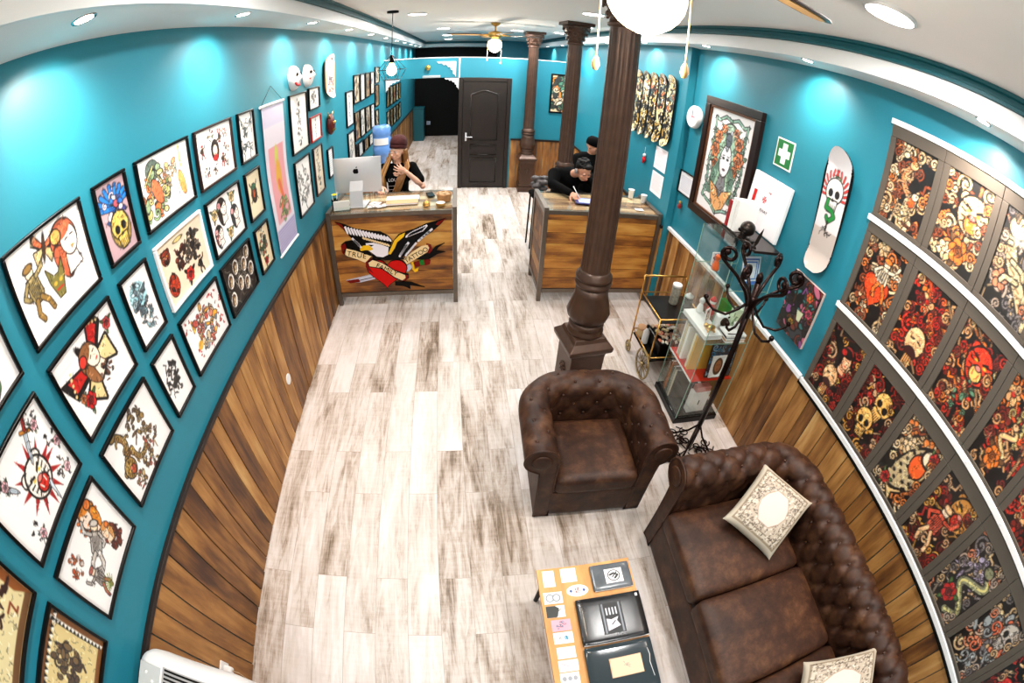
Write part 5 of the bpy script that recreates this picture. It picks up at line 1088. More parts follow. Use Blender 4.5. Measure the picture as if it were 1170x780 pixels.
# ================================================================ LEATHER SEATS
def chesterfield(name, W, D, H, seatH, ncush, loc, rz, lab, cat, a_u=.15, a_v=.12, dep=.014, rmax=.09, leather=None):
    """W overall width at the rolls, D depth; front at local y=0, back at y=D"""
    e = empty(name, loc, rz, lab, cat); rr = rmax; hw = W/2-2*rr; yb = D-2*rr; rc = .14
    # path of the inner wall, left arm front -> back -> right arm front
    path = [(-hw, y) for y in np.linspace(0, yb-rc, max(4, int((yb-rc)/.018)))]
    path += [(-hw+rc-rc*math.cos(t), yb-rc+rc*math.sin(t)) for t in np.linspace(0, PI/2, 14)[1:]]
    path += [(x, yb) for x in np.linspace(-hw+rc, hw-rc, max(4, int(2*(hw-rc)/.018)))[1:]]
    path += [(hw-rc+rc*math.sin(t), yb-rc+rc*math.cos(t)) for t in np.linspace(0, PI/2, 14)[1:]]
    path += [(hw, y) for y in np.linspace(yb-rc, 0, max(4, int((yb-rc)/.018)))[1:]]
    prof = [(0, z) for z in np.linspace(seatH-.12, H-rr-.03, 16)]
    prof += [(rr-rr*math.cos(t), H-rr+rr*math.sin(t)) for t in np.linspace(-.15, PI*1.28, 30)]
    prof += [(rr*1.08, H-2.1*rr), (rr*1.02, H-2.8*rr), (rr*.98, .30), (rr*.98, .02)]
    L = [0]; 
    for a, b in zip(prof[:-1], prof[1:]): L.append(L[-1]+math.hypot(b[0]-a[0], b[1]-a[1]))
    S = [0]
    for a, b in zip(path[:-1], path[1:]): S.append(S[-1]+math.hypot(b[0]-a[0], b[1]-a[1]))
    Lt = L[15+22]; Lb = L[2]; ST = S[-1]; nu = max(2, round(ST/a_u)); au = ST/nu; off = au/2
    P = []; n_path = len(path); npf = len(prof)
    def nrm(i):
        a, b = path[max(0, i-1)], path[min(n_path-1, i+1)]; tx, ty = b[0]-a[0], b[1]-a[1]; l = math.hypot(tx, ty); return (-ty/l, tx/l)
    def pt(i, j, d=0):
        nx, ny = nrm(i); o, z = prof[j]
        a, b = prof[max(0, j-1)], prof[min(npf-1, j+1)]; do, dz = b[0]-a[0], b[1]-a[1]; l = math.hypot(do, dz); no, nz = -dz/l, do/l   # outward of the upholstery
        return Vector((path[i][0]+nx*(o+no*d), path[i][1]+ny*(o+no*d), z+nz*d))
    def tuft(s, l):
        if l < Lb or l > Lt: return 0
        u = s/au; v = (l-Lb)/a_v; f1 = abs((u+v/1 + .5) % 1-.5)*2; f2 = abs((u-v/1+.5) % 1-.5)*2
        # button lattice where both folds meet
        fold = math.exp(-(f1/.22)**2)+math.exp(-(f2/.22)**2); but = math.exp(-(f1*f1+f2*f2)/.12)
        edge = min(1, (l-Lb)/.04, (Lt-l)/.04); return -(dep*.55*min(1, fold)+dep*.9*but)*edge+dep*.35
    for i in range(n_path):
        for j in range(npf): P.append(pt(i, j, tuft(S[i], L[j])))
    mb = MB(); mb.add(P, [(i*npf+j, i*npf+j+1, (i+1)*npf+j+1, (i+1)*npf+j) for i in range(n_path-1) for j in range(npf-1)], True)
    mb.build('tufted_back_and_arms', M_LEATHER, e)
    for i, nm in ((0, 'arm_front'), (n_path-1, 'arm_front')):
        mb = MB(); ring_ = [pt(i, j) for j in range(npf)]; y = -.004; V = [Vector((p.x, y, p.z)) for p in ring_]+[Vector((path[i][0], y, .02))]
        c_ = Vector((sum(p.x for p in V)/len(V), y, sum(p.z for p in V)/len(V)))
        f = 1 if i == 0 else -1; N = len(V); mb.add(V+[c_+Vector((0, -.012, 0))], [((k, (k+1) % N, N) if f > 0 else ((k+1) % N, k, N)) for k in range(N)], True)
        mb.tube([v for v in V], .0065, 8, closed=True); cx = path[i][0]+(-f)*rr
        mb.lathe([(rr*.55, 0), (rr*.62, .008), (rr*.5, .014), (rr*.2, .01), (1e-4, .012)], seg=24, M=Matrix.Translation((cx, y, H-rr)) @ Matrix.Rotation(PI/2, 4, 'X')); mb.build(nm, M_LEATHER, e)
    # buttons
    proto = MB().ball((0, 0, 0), .0115, 8).build('button', M_BUTTON, e); first = True; cnt = 0
    v = 0; vmax = (Lt-Lb)/a_v
    k2 = 0
    while k2 <= 2*vmax+.01 and cnt < 98:
        vv = k2/2
        for q in range(nu+1):
            uu = q+(0 if k2 % 2 == 0 else .5)
            s, l = uu*au, Lb+vv*a_v
            if s < .03 or s > ST-.03 or l < Lb+.03 or l > Lt-.02: continue
            i = min(range(n_path), key=lambda t: abs(S[t]-s)); j = min(range(npf), key=lambda t: abs(L[t]-l)); p = pt(i, j, tuft(S[i], L[j])+.002)
            if first: b = proto; first = False
            else: b = proto.copy(); C.objects.link(b)
            b.location = p; cnt += 1
        k2 += 1
    # base and seat
    fb = rounded(2*hw+.10, yb+.0, seatH-.16, .02, n=8); fb.build('seat_base', M_LEATHER, e, M=Matrix.Translation((0, yb/2-.008, .03+(seatH-.16)/2)))
    MB().tube([(-hw, -.008, seatH-.145), (hw, -.008, seatH-.145)], .006, 8).build('front_piping', M_LEATHER, e)
    cw = 2*hw/ncush
    for k in range(ncush):
        cu = rounded(cw-.006, yb-.01, .15, .045, .02, 14).build('seat_cushion', M_LEATHER, e, M=Matrix.Translation((-hw+cw*(k+.5), yb/2-.035, seatH-.075)))
        pr = [(-cw/2+.03, -yb/2+.028, .062), (cw/2-.03, -yb/2+.028, .062), (cw/2-.03, yb/2-.03, .062), (-cw/2+.03, yb/2-.03, .062)]
    for sx in (-1, 1):
        for y in (.06, D-.12): MB().lathe([(.022, 0), (.03, .02), (.026, .055)], (sx*(hw+.03), y, 0), 14).build('foot', mat('dark_foot', (.08, .05, .04), .4) if not bpy.data.materials.get('dark_foot') else bpy.data.materials['dark_foot'], e)
    return e
chesterfield('armchair', .90, .70, .70, .44, 1, (.775, 1.395, 0), -.035, 'brown distressed leather tufted armchair on the pale floor', 'armchair', .155, .17, .012, .095)
chesterfield('leather_sofa', 2.12, .96, .76, .46, 3, (1.13, .215, 0), -PI/2, 'brown leather tufted three seat sofa against the right wood panelling', 'sofa', .155, .24, .028, .10)
# pillows: bulged sheet between four corners
def pillow(P, lab, seed, th=.11):
    e = empty('patterned_pillow', (0, 0, 0), 0, lab, 'pillow', 'cream medallion pillows on the sofa'); P = [Vector(p) for p in P]; cen = sum(P, Vector())/4; e.location = cen; P = [p-cen for p in P]
    nrm = ((P[1]-P[0]).cross(P[3]-P[0])).normalized()
    c = Cv(1, 110, (.72, .68, .61)); R = random.Random(seed); c.at(0, 0, 1)
    c.pol([(.07, .07), (.93, .07), (.93, .93), (.07, .93)], (.52, .46, .38)); c.pol([(.1, .1), (.9, .1), (.9, .9), (.1, .9)], (.72, .68, .61))
    c.pol([(.15, .15), (.85, .15), (.85, .85), (.15, .85)], (.42, .36, .29)); c.pol([(.165, .165), (.835, .165), (.835, .835), (.165, .835)], (.66, .61, .54))
    for i in range(800):
        x, y = R.uniform(.09, .91), R.uniform(.09, .91); c.at(x, y, .026, R.uniform(0, 6)); c.lin([(-.4, 0), (0, .3), (.4, 0)], .3, R.choice([(.22, .17, .14), (.34, .28, .22), (.84, .80, .74)]))
    c.at(.5, .5, 1); c.pol([(-.2, -.12), (-.1, -.24), (.1, -.24), (.2, -.12), (.24, 0), (.2, .12), (.1, .24), (-.1, .24), (-.2, .12), (-.24, 0)], (.76, .73, .69), .012, (.6, .5, .42))
    def F(s):
        def g(u, v):
            a, b = 2*u-1, 2*v-1; pin = 1-.07*(1-np.abs(a)**3)*(np.abs(b)**6)-.0; pin2 = 1-.07*(1-np.abs(b)**3)*(np.abs(a)**6); uu, vv = .5+.5*a*pin2, .5+.5*b*pin
            h = s*th*np.clip((1-a**4)*(1-b**4), 0, 1)**.55*.5
            return tuple(P[0][k]*(1-uu)*(1-vv)+P[1][k]*uu*(1-vv)+P[2][k]*uu*vv+P[3][k]*(1-uu)*vv+nrm[k]*h for k in range(3))
        return g
    for s, nm in ((1, 'front_cover'), (-1, 'back_cover')):
        o = c.sheet(nm, F(s), e, M_ARTMATTE); o.data.polygons.foreach_set('use_smooth', [True]*len(o.data.polygons))
    return e
pillow([(1.36, .90, .56), (1.60, .585, .49), (1.885, .755, .72), (1.70, 1.115, .71)], 'cream pillow with a pale medallion leaning in the sofa corner by the far arm', 1, .13)
pillow([(1.30, -.43, .55), (1.52, -.09, .56), (1.93, -.26, .70), (1.72, -.60, .70)][::1], 'cream pillow with a pale medallion at the near end of the sofa', 2, .13)

# ================================================================ COFFEE TABLE
e = empty('coffee_table', (.57, .27, 0), 0, 'low plywood topped coffee table with folders and stickers', 'table')
MB().box(-.245, .24, -.58, .58, .40, .42).build('plywood_top', wood('birch_plywood', 1, [(.3, (.68, .44, .22)), (.5, (.80, .57, .32)), (.75, (.88, .68, .43))], tone=False, grain=14, bump=.05), e, bevel=.002)
for sx in (-1, 1):
    for sy in (-1, 1): MB().tube([(sx*.2, sy*.53, .4), (sx*.21, sy*.55, 0)], .014, 10).build('leg', M_BLACK, e)
M_VINYL = mat('black_vinyl_cover', (.10, .105, .115), .22, var=.2, scale=6, bump=.05); ZT = .4205
def folder(x0, x1, y0, y1, h, lab, draw, m=None):
    e = empty('portfolio_folder', ((x0+x1)/2, (y0+y1)/2, ZT), -.01, lab, 'folder', 'black portfolio folders on the coffee table'); a, b = (x1-x0)/2, (y1-y0)/2
    rounded(2*a, 2*b, h, .006, n=8).build('cover', m or M_VINYL, e, M=Matrix.Translation((0, 0, h/2))); MB().box(-a+.006, a-.004, -b-.001, -b+.012, .005, h-.006).build('page_block', M_PAPER, e); draw(e, a, b, h); return e
def card_sheet(e, nm, cx, cy, w_, d_, z, cv, rz=0):
    cr, sr = math.cos(rz), math.sin(rz)
    return cv.sheet(nm, lambda u, v: (cx+(u-.5)*w_*cr-(v-.5)*d_*sr, cy+(u-.5)*w_*sr+(v-.5)*d_*cr, z+0*u), e, M_ARTMATTE)
def d1(e, a, b, h):
    c = Cv(1.15, 56, PINK); c.at(.575, .52, 1); c.ell(0, 0, .42, .4, (.3, .3, .3)); c.ell(0, 0, .35, .33, (.92, .92, .92)); c.lin([(-.25, .05), (0, .15), (.25, 0), (.05, -.2)], .13, (.15, .15, .15)); c.lin([(-.1, -.1), (.2, .2)], .08, (.2, .2, .2)); card_sheet(e, 'round_logo_label', .012, 0, .092, .082, h+.0006, c)
def d2(e, a, b, h):
    c = Cv(.62, 72, (.14, .145, .155)); c.at(.31, .5, 1); c.lin([(-.24, -.46), (-.24, .46)], .05, (.5, .52, .55)); c.lin([(.24, -.46), (.24, .46)], .05, (.5, .52, .55)); c.pol([(-.18, -.4), (.18, -.28), (.1, -.1), (.16, .02), (-.05, -.05), (-.18, 0)], (.92, .88, .92))
    for i in range(4): c.lin([(-.14+.09*i, .12), (-.14+.09*i, .32)], .04, (.85, .85, .88))
    c.at(.31, .32, .3, .6); c.lin([(-.2, 0), (.3, .1)], .1, (.12, .12, .14)); card_sheet(e, 'plastic_pocket', .0, .0, .11, .17, h+.0006, c)
    MB().box(a-.028, a-.016, b-.03, b-.014, h, h+.001).build('white_tag', M_PAPER, e)
def d3(e, a, b, h):
    c = Cv(1.5, 60, (.88, .74, .62)); c.at(.75, .55, .5); scrib(c, 3, 9, (.62, .55, .5), .04, .4, .3); MB().box(-.06, .096, -.045, .06, h, h+.004).build('kraft_label', M_KRAFT, e, bevel=.002); card_sheet(e, 'kraft_label_print', .018, .0075, .15, .1, h+.0045, c)
    MB().tube([(a-.03, b-.06, h+.002), (a-.025, .04, h+.002), (a-.032, 0, h+.002), (a-.024, -.08, h+.002)], .0015, 6).build('white_cord', M_PAPER, e)
folder(.589, .796, .679, .827, .018, 'smallest black folder with a round black and white emblem', d1, mat('grey_streaked_cover', (.34, .36, .38), .2, var=.7, scale=12))
folder(.481, .810, .392, .645, .026, 'black folder with a clear pocket holding a white logo card', d2); folder(.478, .806, .105, .381, .022, 'glossy dark folder with a tan cardboard label', d3, mat('glossy_slate_vinyl', (.17, .21, .23), .12))
def sticker(x0, x1, y0, y1, lab, fn, oval=False, bg=(.94, .93, .92)):
    e = empty('sticker', ((x0+x1)/2, (y0+y1)/2, ZT), -.02, lab, 'sticker', 'stickers on the coffee table'); w_, d_ = x1-x0, y1-y0; A_ = w_/d_; c = Cv(A_, 44, bg); c.at(A_/2, .5, 1); fn(c, A_)
    wf = (lambda v: np.sqrt(np.clip(1-(2*v-1)**2, 1e-4, 1))) if oval else None
    c.sheet('printed_face', lambda u, v: ((u-.5)*w_, (v-.5)*d_, .0014+0*u), e, M_ARTMATTE, wf)
    if oval: MB().prism([(w_/2*math.cos(t), d_/2*math.sin(t)) for t in np.linspace(0, 2*PI, 30)[:-1]], lambda u, v, h: (u, v, h), .0012).build('vinyl_base', M_PAPER, e)
    else: MB().box(-w_/2, w_/2, -d_/2, d_/2, 0, .0012).build('vinyl_base', M_PAPER, e)
sticker(.35, .408, .744, .836, 'small upright white sticker at the far left table corner', lambda c, a: (c.at(a/2, .55, .4), scrib(c, 1, 10, (.6, .65, .7), .04, .5, .5)))
sticker(.441, .519, .759, .838, 'square white sticker with pale grey print next to the smallest folder', lambda c, a: (c.at(a/2, .55, .5), scrib(c, 2, 12, (.6, .62, .78), .04, .5, .5)))
sticker(.455, .565, .673, .739, 'white oval sticker with a red and blue crest', lambda c, a: (c.at(a/2, .5, .5), cluster(c, [(.8, .25, .18), (.75, .3, .2)], 2, 14, .4), c.at(a/2, .5, 1), c.ell(-.5, 0, .1, .12, (.2, .3, .55)), c.ell(.5, 0, .1, .12, (.2, .3, .55))), True)
sticker(.339, .43, .65, .714, 'white sticker with two linked grey rings', lambda c, a: (c.ell(-.25, 0, .32, .34, (.45, .48, .5)), c.ell(-.25, 0, .24, .26, (.85, .86, .87)), c.ell(.25, 0, .32, .34, (.5, .52, .54)), c.ell(.25, 0, .22, .24, (.85, .86, .87))))
sticker(.34, .43, .574, .638, 'half black sticker with a curved white swoop', lambda c, a: (c.pol([(-a/2, -.5), (-a/2, .5), (0, .5), (.3, .25), (.05, -.5)], (.16, .17, .16)), c.lin([(.1, -.4), (.2, 0), (.45, .2)], .06, (.3, .3, .3))))
sticker(.354, .446, .498, .56, 'pink sticker with pale blue letters', lambda c, a: (c.at(a/2, .5, .8), cluster(c, [(.6, .62, .78), (.8, .8, .9)], 5, 14, .4)), bg=(.93, .62, .68))
sticker(.354, .446, .43, .491, 'white sticker with blue and dotted figures', lambda c, a: (c.at(a*.65, .5, .5), c.ell(0, 0, .3, .4, (.5, .78, .92)), cluster(c, [(.2, .3, .4), (.5, .75, .9)], 3, 8, .3), c.at(a*.3, .5, .5), scrib(c, 3, 8, G_, .05, .4, .4)))
sticker(.358, .444, .35, .411, 'plain white sticker with faint line print', lambda c, a: (c.lin([(-.4, .1), (.4, .1)], .04, (.8, .82, .88)), c.lin([(-.4, -.1), (.3, -.1)], .04, (.85, .85, .9))))
sticker(.355, .446, .28, .341, 'white sticker with a pink diagonal stroke', lambda c, a: c.lin([(-.5, .2), (-.1, 0), (.5, -.05)], .08, (.92, .6, .62)))
sticker(.353, .441, .212, .274, 'white sticker with grey rosettes, nearest the camera', lambda c, a: [c.ell(x, 0, .16, .2, (.6, .6, .62)) for x in (-.4, 0, .4)])
# ================================================================ GLASS CABINET AND ITS CONTENTS
CX0, CX1, CY0, CY1 = 1.70, 2.11, 2.12, 2.56
e = empty('display_cabinet', ((CX0+CX1)/2, (CY0+CY1)/2, 0), 0, 'tall clear glass display cabinet with dark base and top beside the coat stand', 'cabinet'); a, b = (CX1-CX0)/2, (CY1-CY0)/2
MB().box(-a-.012, a, -b-.012, b+.012, 0, .055).build('base', M_FRAMEBLK, e, bevel=.004)
MB().box(-a, -.045, -b, b, 1.546, 1.554).build('glass_top', M_GREENGLASS, e); MB().box(-.045, a, -b-.006, b+.006, 1.545, 1.565).build('top_board', mat('espresso_board', (.10, .065, .05), .3), e, bevel=.003)
MB().box(-a, a, -b, -b+.005, .056, 1.544).build('glass_front', M_GLASS, e); MB().box(-a, -a+.005, -b+.006, b-.006, .056, 1.544).build('glass_side', M_GLASS, e); MB().box(-a, a, b-.005, b, .056, 1.544).build('glass_back', M_GLASS, e)
M_EDGE = mat('green_glass_edge', (.55, .68, .62), .2)
for x, y in ((-a, -b), (-a, b), (a-.004, -b), (a-.004, b)): MB().box(x-.001, x+.004, y-.002, y+.002, .056, 1.544).build('glass_edge', M_EDGE, e)
MB().box(-a+.007, a-.01, -b+.007, b-.007, .442, .450).build('red_shelf', mat('red_shelf_laminate', (.75, .08, .04), .35), e); MB().box(-a+.006, -a+.0095, -b+.007, b-.007, .435, .4505).build('shelf_lip', M_WHITE, e)
for z in (.80, 1.25):
    s_ = MB().box(-a+.007, a-.01, -b+.007, b-.007, z-.006, z).build('glass_shelf', M_GREENGLASS, e)
    for f in (-1, 1): MB().box(-a+.006, a-.01, f*(b-.0095)-.0015, f*(b-.0095)+.0015, z-.0065, z+.0005).build('shelf_edge', M_EDGE, s_)
def bk(x, y, z, w_, d_, h_, col, lab, rz=0, tilt=0, nm='book', cat='book', group=None, axis='x'):
    """upright book: thickness w_ along local x, depth d_ along y, height h_; leaning by tilt"""
    m = bpy.data.materials.get('cover_%s' % col) or mat('cover_%s' % col, rgb(col), .45)
    r = empty(nm, (x, y, z), rz, lab, cat, group); r.rotation_euler = (tilt if axis == 'x' else 0, tilt if axis == 'y' else 0, rz)
    MB().box(-w_/2, -w_/2+.003, 0, d_, 0, h_).box(w_/2-.003, w_/2, 0, d_, 0, h_).box(-w_/2+.003, w_/2-.003, 0, .003, 0, h_).build('cover', m, r, bevel=.0008)
    MB().box(-w_/2+.0035, w_/2-.0035, .0035, d_-.003, .003, h_-.003).build('pages', M_PAPER, r); return r
# bottom compartment: spines face the room (towards -x)
for i, (y, t, h, c_, lb) in enumerate(((2.50, .022, .29, '7a4a2a', 'brown leather spine at the far end'), (2.472, .018, .31, 'b0622c', 'orange brown spine, second from the far end'), (2.446, .024, .27, '3f4a3c', 'dark green spine in the middle'), (2.416, .02, .30, '8c8f86', 'grey spine beside the green one'), (2.388, .018, .28, 'c9c3b2', 'cream spine nearest the glass front'), (2.362, .016, .30, '2a2522', 'black spine next to the cream one'))):
    bk(1.73, y, .057, t, .2, h, c_, 'upright book on the cabinet floor, '+lb, -PI/2, nm='book', group='books on the cabinet floor')
e = empty('white_carton', (1.9, 2.2, .057), .05, 'white carton with pale pink top edge on the cabinet floor', 'box')
MB().box(-.08, .09, -.03, .03, 0, .22).build('carton_body', M_WHITE, e, bevel=.002); MB().box(-.06, .08, -.028, .03, .221, .27).build('pink_pad', mat('dusty_pink', (.78, .50, .48), .6), e, bevel=.002); MB().box(-.0, .012, -.0312, -.0305, .08, .13).build('dark_mark', M_BLACK, e)
# on the red shelf
for y, t, h, c_, lb, tl_ in ((2.47, .02, .32, 'e8e4dc', 'tall white spine at the far end', 0), (2.44, .016, .31, 'd8c8a8', 'tall beige spine beside the white one', 0), (2.41, .03, .30, 'f0efec', 'thick white spine in the middle', 0), (2.30, .024, .32, 'efe6c8', 'tall cream spine', 0), (2.272, .022, .32, 'd9a93a', 'tall yellow spine beside the cream one', 0)):
    bk(1.73, y, .451, t, .2, h, c_, 'book on the red shelf with '+lb, -PI/2, group='books on the red shelf')
def pic(x, y, z, w_, h_, rz, lean, cv, fm, lab, nm='photo_card', bw=.012, cat='picture'):
    r = empty(nm, (x, y, z), rz, lab, cat); r.rotation_euler = (lean, 0, rz)
    mb = MB()
    for (p, q, s_, t_) in ((-w_/2, w_/2, h_-bw, h_), (-w_/2, w_/2, 0, bw), (-w_/2, -w_/2+bw, bw, h_-bw), (w_/2-bw, w_/2, bw, h_-bw)): mb.box(p, q, -.012, 0, s_, t_)
    mb.build('frame', fm, r, bevel=.002); cv.sheet('print', lambda u, v: ((u-.5)*(w_-2*bw), -.006+0*u, bw+v*(h_-2*bw)), r, M_ARTMATTE); return r
c = Cv(.78, 60, (.92, .92, .92)); c.at(.39, .5, 1); c.ell(0, .0, .3, .46, (.30, .17, .1)); c.ell(0, .02, .2, .32, (.62, .38, .24)); c.ell(-.07, .08, .04, .02, K); c.ell(.07, .08, .04, .02, K); c.ell(0, -.14, .06, .025, (.5, .15, .12)); c.lin([(0, .05), (.01, -.05)], .02, (.5, .3, .2))
c2 = Cv(.8, 64, (.05, .16, .26)); c2.at(.4, .5, 1); cluster(c2, [(.1, .5, .68), (.05, .2, .35), (.5, .65, .75)], 3, 50, .55)
pic(1.965, 2.165, .452, .25, .3, 0, -.12, c2, M_FRAMEBLK, 'dark blue patterned picture standing on the red shelf', bw=.006); pic(1.93, 2.142, .47, .14, .19, .05, -.14, c, M_FRAMEWHT, 'small white bordered photo of a brown face before the blue picture', bw=.012)
# on the middle glass shelf
book('white_book', 1.80, 2.36, .801, .16, .36, .035, .04, M_WHITE, 'large thick white book lying flat on the glass shelf', 'book')
for k in range(5): book('magazine', 1.99, 2.20+.003*(k % 2), .801+.0125*k, .19, .13, .012, .03*(-1)**k, (M_PAPER, M_KRAFT, M_WHITE, M_FRAMEBRN, M_PAPER)[k], 'magazine in the low stack behind the glass front, %s' % ('bottom one', 'second up', 'middle one', 'fourth up', 'top one')[k], 'magazine', 'magazines on the middle glass shelf')
e = empty('instant_camera', (1.944, 2.33, .801), .1, 'white toy camera with a black lens on the glass shelf', 'camera'); rounded(.12, .07, .13, .025, n=8).build('body', M_WHITE, e, M=Matrix.Translation((0, 0, .067)))
MB().lathe([(.036, 0), (.036, .02), (.026, .022), (.026, .01), (1e-4, .01)], seg=24, M=Matrix.Translation((0, -.034, .08)) @ Matrix.Rotation(PI/2, 4, 'X')).build('lens', M_BLACK, e); MB().box(.03, .05, -.037, -.034, .108, .122).build('viewfinder', M_BLACK, e)
def carton(x, y, z, w_, d_, h_, rz, m, lab, print_=None, nm='small_box'):
    e = empty(nm, (x, y, z), rz, lab, 'box'); MB().box(-w_/2, w_/2, -d_/2, d_/2, 0, h_).build('carton', m, e, bevel=.0015); MB().box(-w_/2-.0008, w_/2+.0008, -d_/2-.0008, d_/2+.0008, h_-.02, h_+.0008).build('lid', m, e, bevel=.001)
    if print_: print_.sheet('printed_front', lambda u, v: ((u-.5)*w_*.9, -d_/2-.0015+0*u, .01+v*(h_-.04)), e, M_ARTMATTE)
    return e
carton(2.03, 2.42, .801, .05, .14, .17, .2, mat('green_carton', (.03, .45, .12), .4), 'narrow bright green box standing behind the toy camera')
c = Cv(.6, 50, (.88, .93, .80)); c.at(.3, .5, .8); scrib(c, 4, 16, (.3, .45, .3), .04, .35, .45); carton(2.055, 2.31, .801, .08, .05, .19, -.2, mat('pale_green_card', (.86, .92, .80), .5), 'pale green illustrated box at the wall side of the shelf', c)
e = empty('white_skull_trinket', (2.03, 2.235, .865), .1, 'tiny white figurine on top of the magazines', 'figurine'); MB().ball((0, 0, .03), .026, 12).build('head', M_WHITE, e); MB().ball((0, 0, .008), .03, 12, sq=(1, .8, .5)).build('body', M_WHITE, e)
c = Cv(1.2, 40, (.12, .08, .07)); pic(1.955, 2.145, .803, .10, .075, -.1, -.25, c, M_FRAMEWHT, 'small dark photo card with a white border behind the glass front', bw=.006)
c = Cv(.8, 44, (.72, .6, .55)); c.at(.4, .5, .7); lady(c); pic(1.83, 2.37, .838, .09, .11, .6, -.1, c, M_FRAMEWHT, 'little white framed portrait photo standing on the white book', bw=.008)
e = empty('gold_figurine', (1.80, 2.25, .838), 0, 'small gold lying animal figurine on the white book', 'figurine'); MB().ball((0, 0, .025), .036, 14, sq=(1.3, .8, .65)).build('body', M_GOLD, e); MB().ball((-.045, 0, .045), .02, 10).build('head', M_GOLD, e); 
for f in (-1, 1): MB().cyl((.02*f, -.02, .02), (.03*f, -.03, 0), .008, seg=8).build('leg', M_GOLD, e)
def figurine(x, y, z, s_, lab, cb, ct):
    e = empty('toy_figurine', (x, y, z), 0, lab, 'figurine'); MB().lathe([(.03*s_, 0), (.034*s_, .02*s_), (.02*s_, .07*s_), (.012*s_, .085*s_)], seg=16).build('body', cb, e); h = MB().ball((0, 0, .105*s_), .026*s_, 12).build('head', ct, e); MB().lathe([(.028*s_, .112*s_), (.016*s_, .13*s_), (1e-4, .145*s_)], seg=14).build('hat', cb, e)
M_REDP = mat('red_gloss', (.78, .09, .05), .3); M_ORP = mat('orange_gloss', (.85, .35, .12), .35)
figurine(1.955, 2.517, .801, 1.15, 'red capped toy figurine at the far side of the middle shelf', M_REDP, M_WHITE); figurine(1.835, 2.50, .838, .9, 'white toy figurine left of the red capped one', M_WHITE, M_WHITE)
# on the upper glass shelf
figurine(1.80, 2.42, 1.251, .9, 'small orange toy on the upper glass shelf', M_ORP, M_ORP)
c = Cv(.7, 40, (.9, .88, .92)); c.at(.35, .5, .75); figure(c, (.25, .25, .45), (.6, .2, .2)); pic(1.84, 2.50, 1.251, .07, .1, .1, -.1, c, M_FRAMEWHT, 'tiny picture card behind the orange toy', bw=.005)
c = Cv(1.0, 60, (.93, .94, .97))
for k, col in enumerate(((.15, .4, .72), (.93, .94, .97), (.25, .5, .8), (.93, .94, .97))): c.at(.5, .5, 1); q = .42-.05*k; c.pol([(-q, -q), (q, -q), (q, q), (-q, q)], col)
c.at(0, 0, 1); c.pol([(0, 0), (1, 0), (1, .1), (0, .1)], (.1, .42, .78))
e = pic(1.98, 2.21, 1.251, .20, .22, .12, -.22, c, M_GREENGLASS, 'blue bordered white certificate in an acrylic stand on the upper shelf', nm='certificate_stand', bw=.006)
# on top of the cabinet
c = Cv(.46/.42, 90, (.93, .92, .93)); a = c.A; c.at(a*.45, .58, .13)
for i in range(4): an = i*PI/2; cs, sn = math.cos(an), math.sin(an); P = [(0, 0), (.28, .5), (0, .42), (-.28, .5)]; c.pol([(x*cs-y*sn, x*sn+y*cs) for x, y in P], (.75, .03, .06))
e = empty('white_gift_box', (2.125, 2.47, 1.567), 0, 'large white box with a small red cross leaning on the wall above the cabinet', 'box'); e.rotation_euler = (0, .08, 0)
MB().box(0, .035, -.225, .225, 0, .43).build('box_body', M_WHITE, e, bevel=.006); c.sheet('printed_face', lambda u, v: (-.0015+0*u, -(u-.5)*.43, .01+v*.41), e, M_ARTMATTE)
text('GURKHAY', .032, facing((-.003, .03, .165), ((0, -1, 0), (-1, 0, 0)), 0), mat('dark_print', (.25, .2, .2), .5), e, 'lettering', sp=1.2); text('THE', .02, facing((-.003, -.02, .315), ((0, -1, 0), (-1, 0, 0)), 0), mat('red_print', (.65, .1, .12), .5), e, 'small_lettering')
MB().box(-.006, -.002, .13, .165, .19, .29).build('red_seal', M_REDP, e, bevel=.001)
for i, (y, t, h, c_, lb) in enumerate(((2.52, .03, .20, 'a01820', 'dark red spine'), (2.47, .045, .23, 'f2efec', 'thick white spine beside the red one'), (2.425, .03, .23, 'eceae6', 'white spine nearest the skull'))):
    bk(1.86, y, 1.567, t, .19, h, c_, 'book standing on the cabinet top with '+lb, -PI/2, group='books on the cabinet top')
e = empty('skull_ornament', (1.90, 2.30, 1.567), .3, 'dark bronze skull ornament on the cabinet top', 'ornament'); M_BRZ = mat('dark_bronze', (.16, .13, .11), .35, .7, var=.4, scale=60)
mb = MB(); mb.ball((0, 0, .075), .06, 18, sq=(1.15, .85, .9)).ball((-.035, 0, .04), .035, 12, sq=(1, .8, .9)); mb.build('cranium', M_BRZ, e); MB().box(-.07, -.02, -.022, .022, .002, .03).build('jaw', M_BRZ, e, bevel=.006)
for f in (-1, 1): MB().ball((-.062, f*.022, .062), .014, 10).build('eye_socket', M_BLACK, e)
MB().lathe([(.07, 0), (.075, .006), (.06, .012), (1e-4, .012)], seg=24).build('plinth', M_BRZ, e)
e = empty('feather_quill', (1.88, 2.16, 1.567), 0, 'dark pointed quill shaped ornament in front of the white box', 'ornament'); mb = MB(); mb.prism([(0, 0), (.016, .04), (.014, .1), (0, .16), (-.014, .1), (-.016, .04)], lambda u, v, h: (h-.002, u-.3*v, v), .004); mb.build('blade', M_BRZ, e); MB().lathe([(.02, 0), (.012, .012), (1e-4, .014)], seg=12).build('foot', M_BRZ, e)

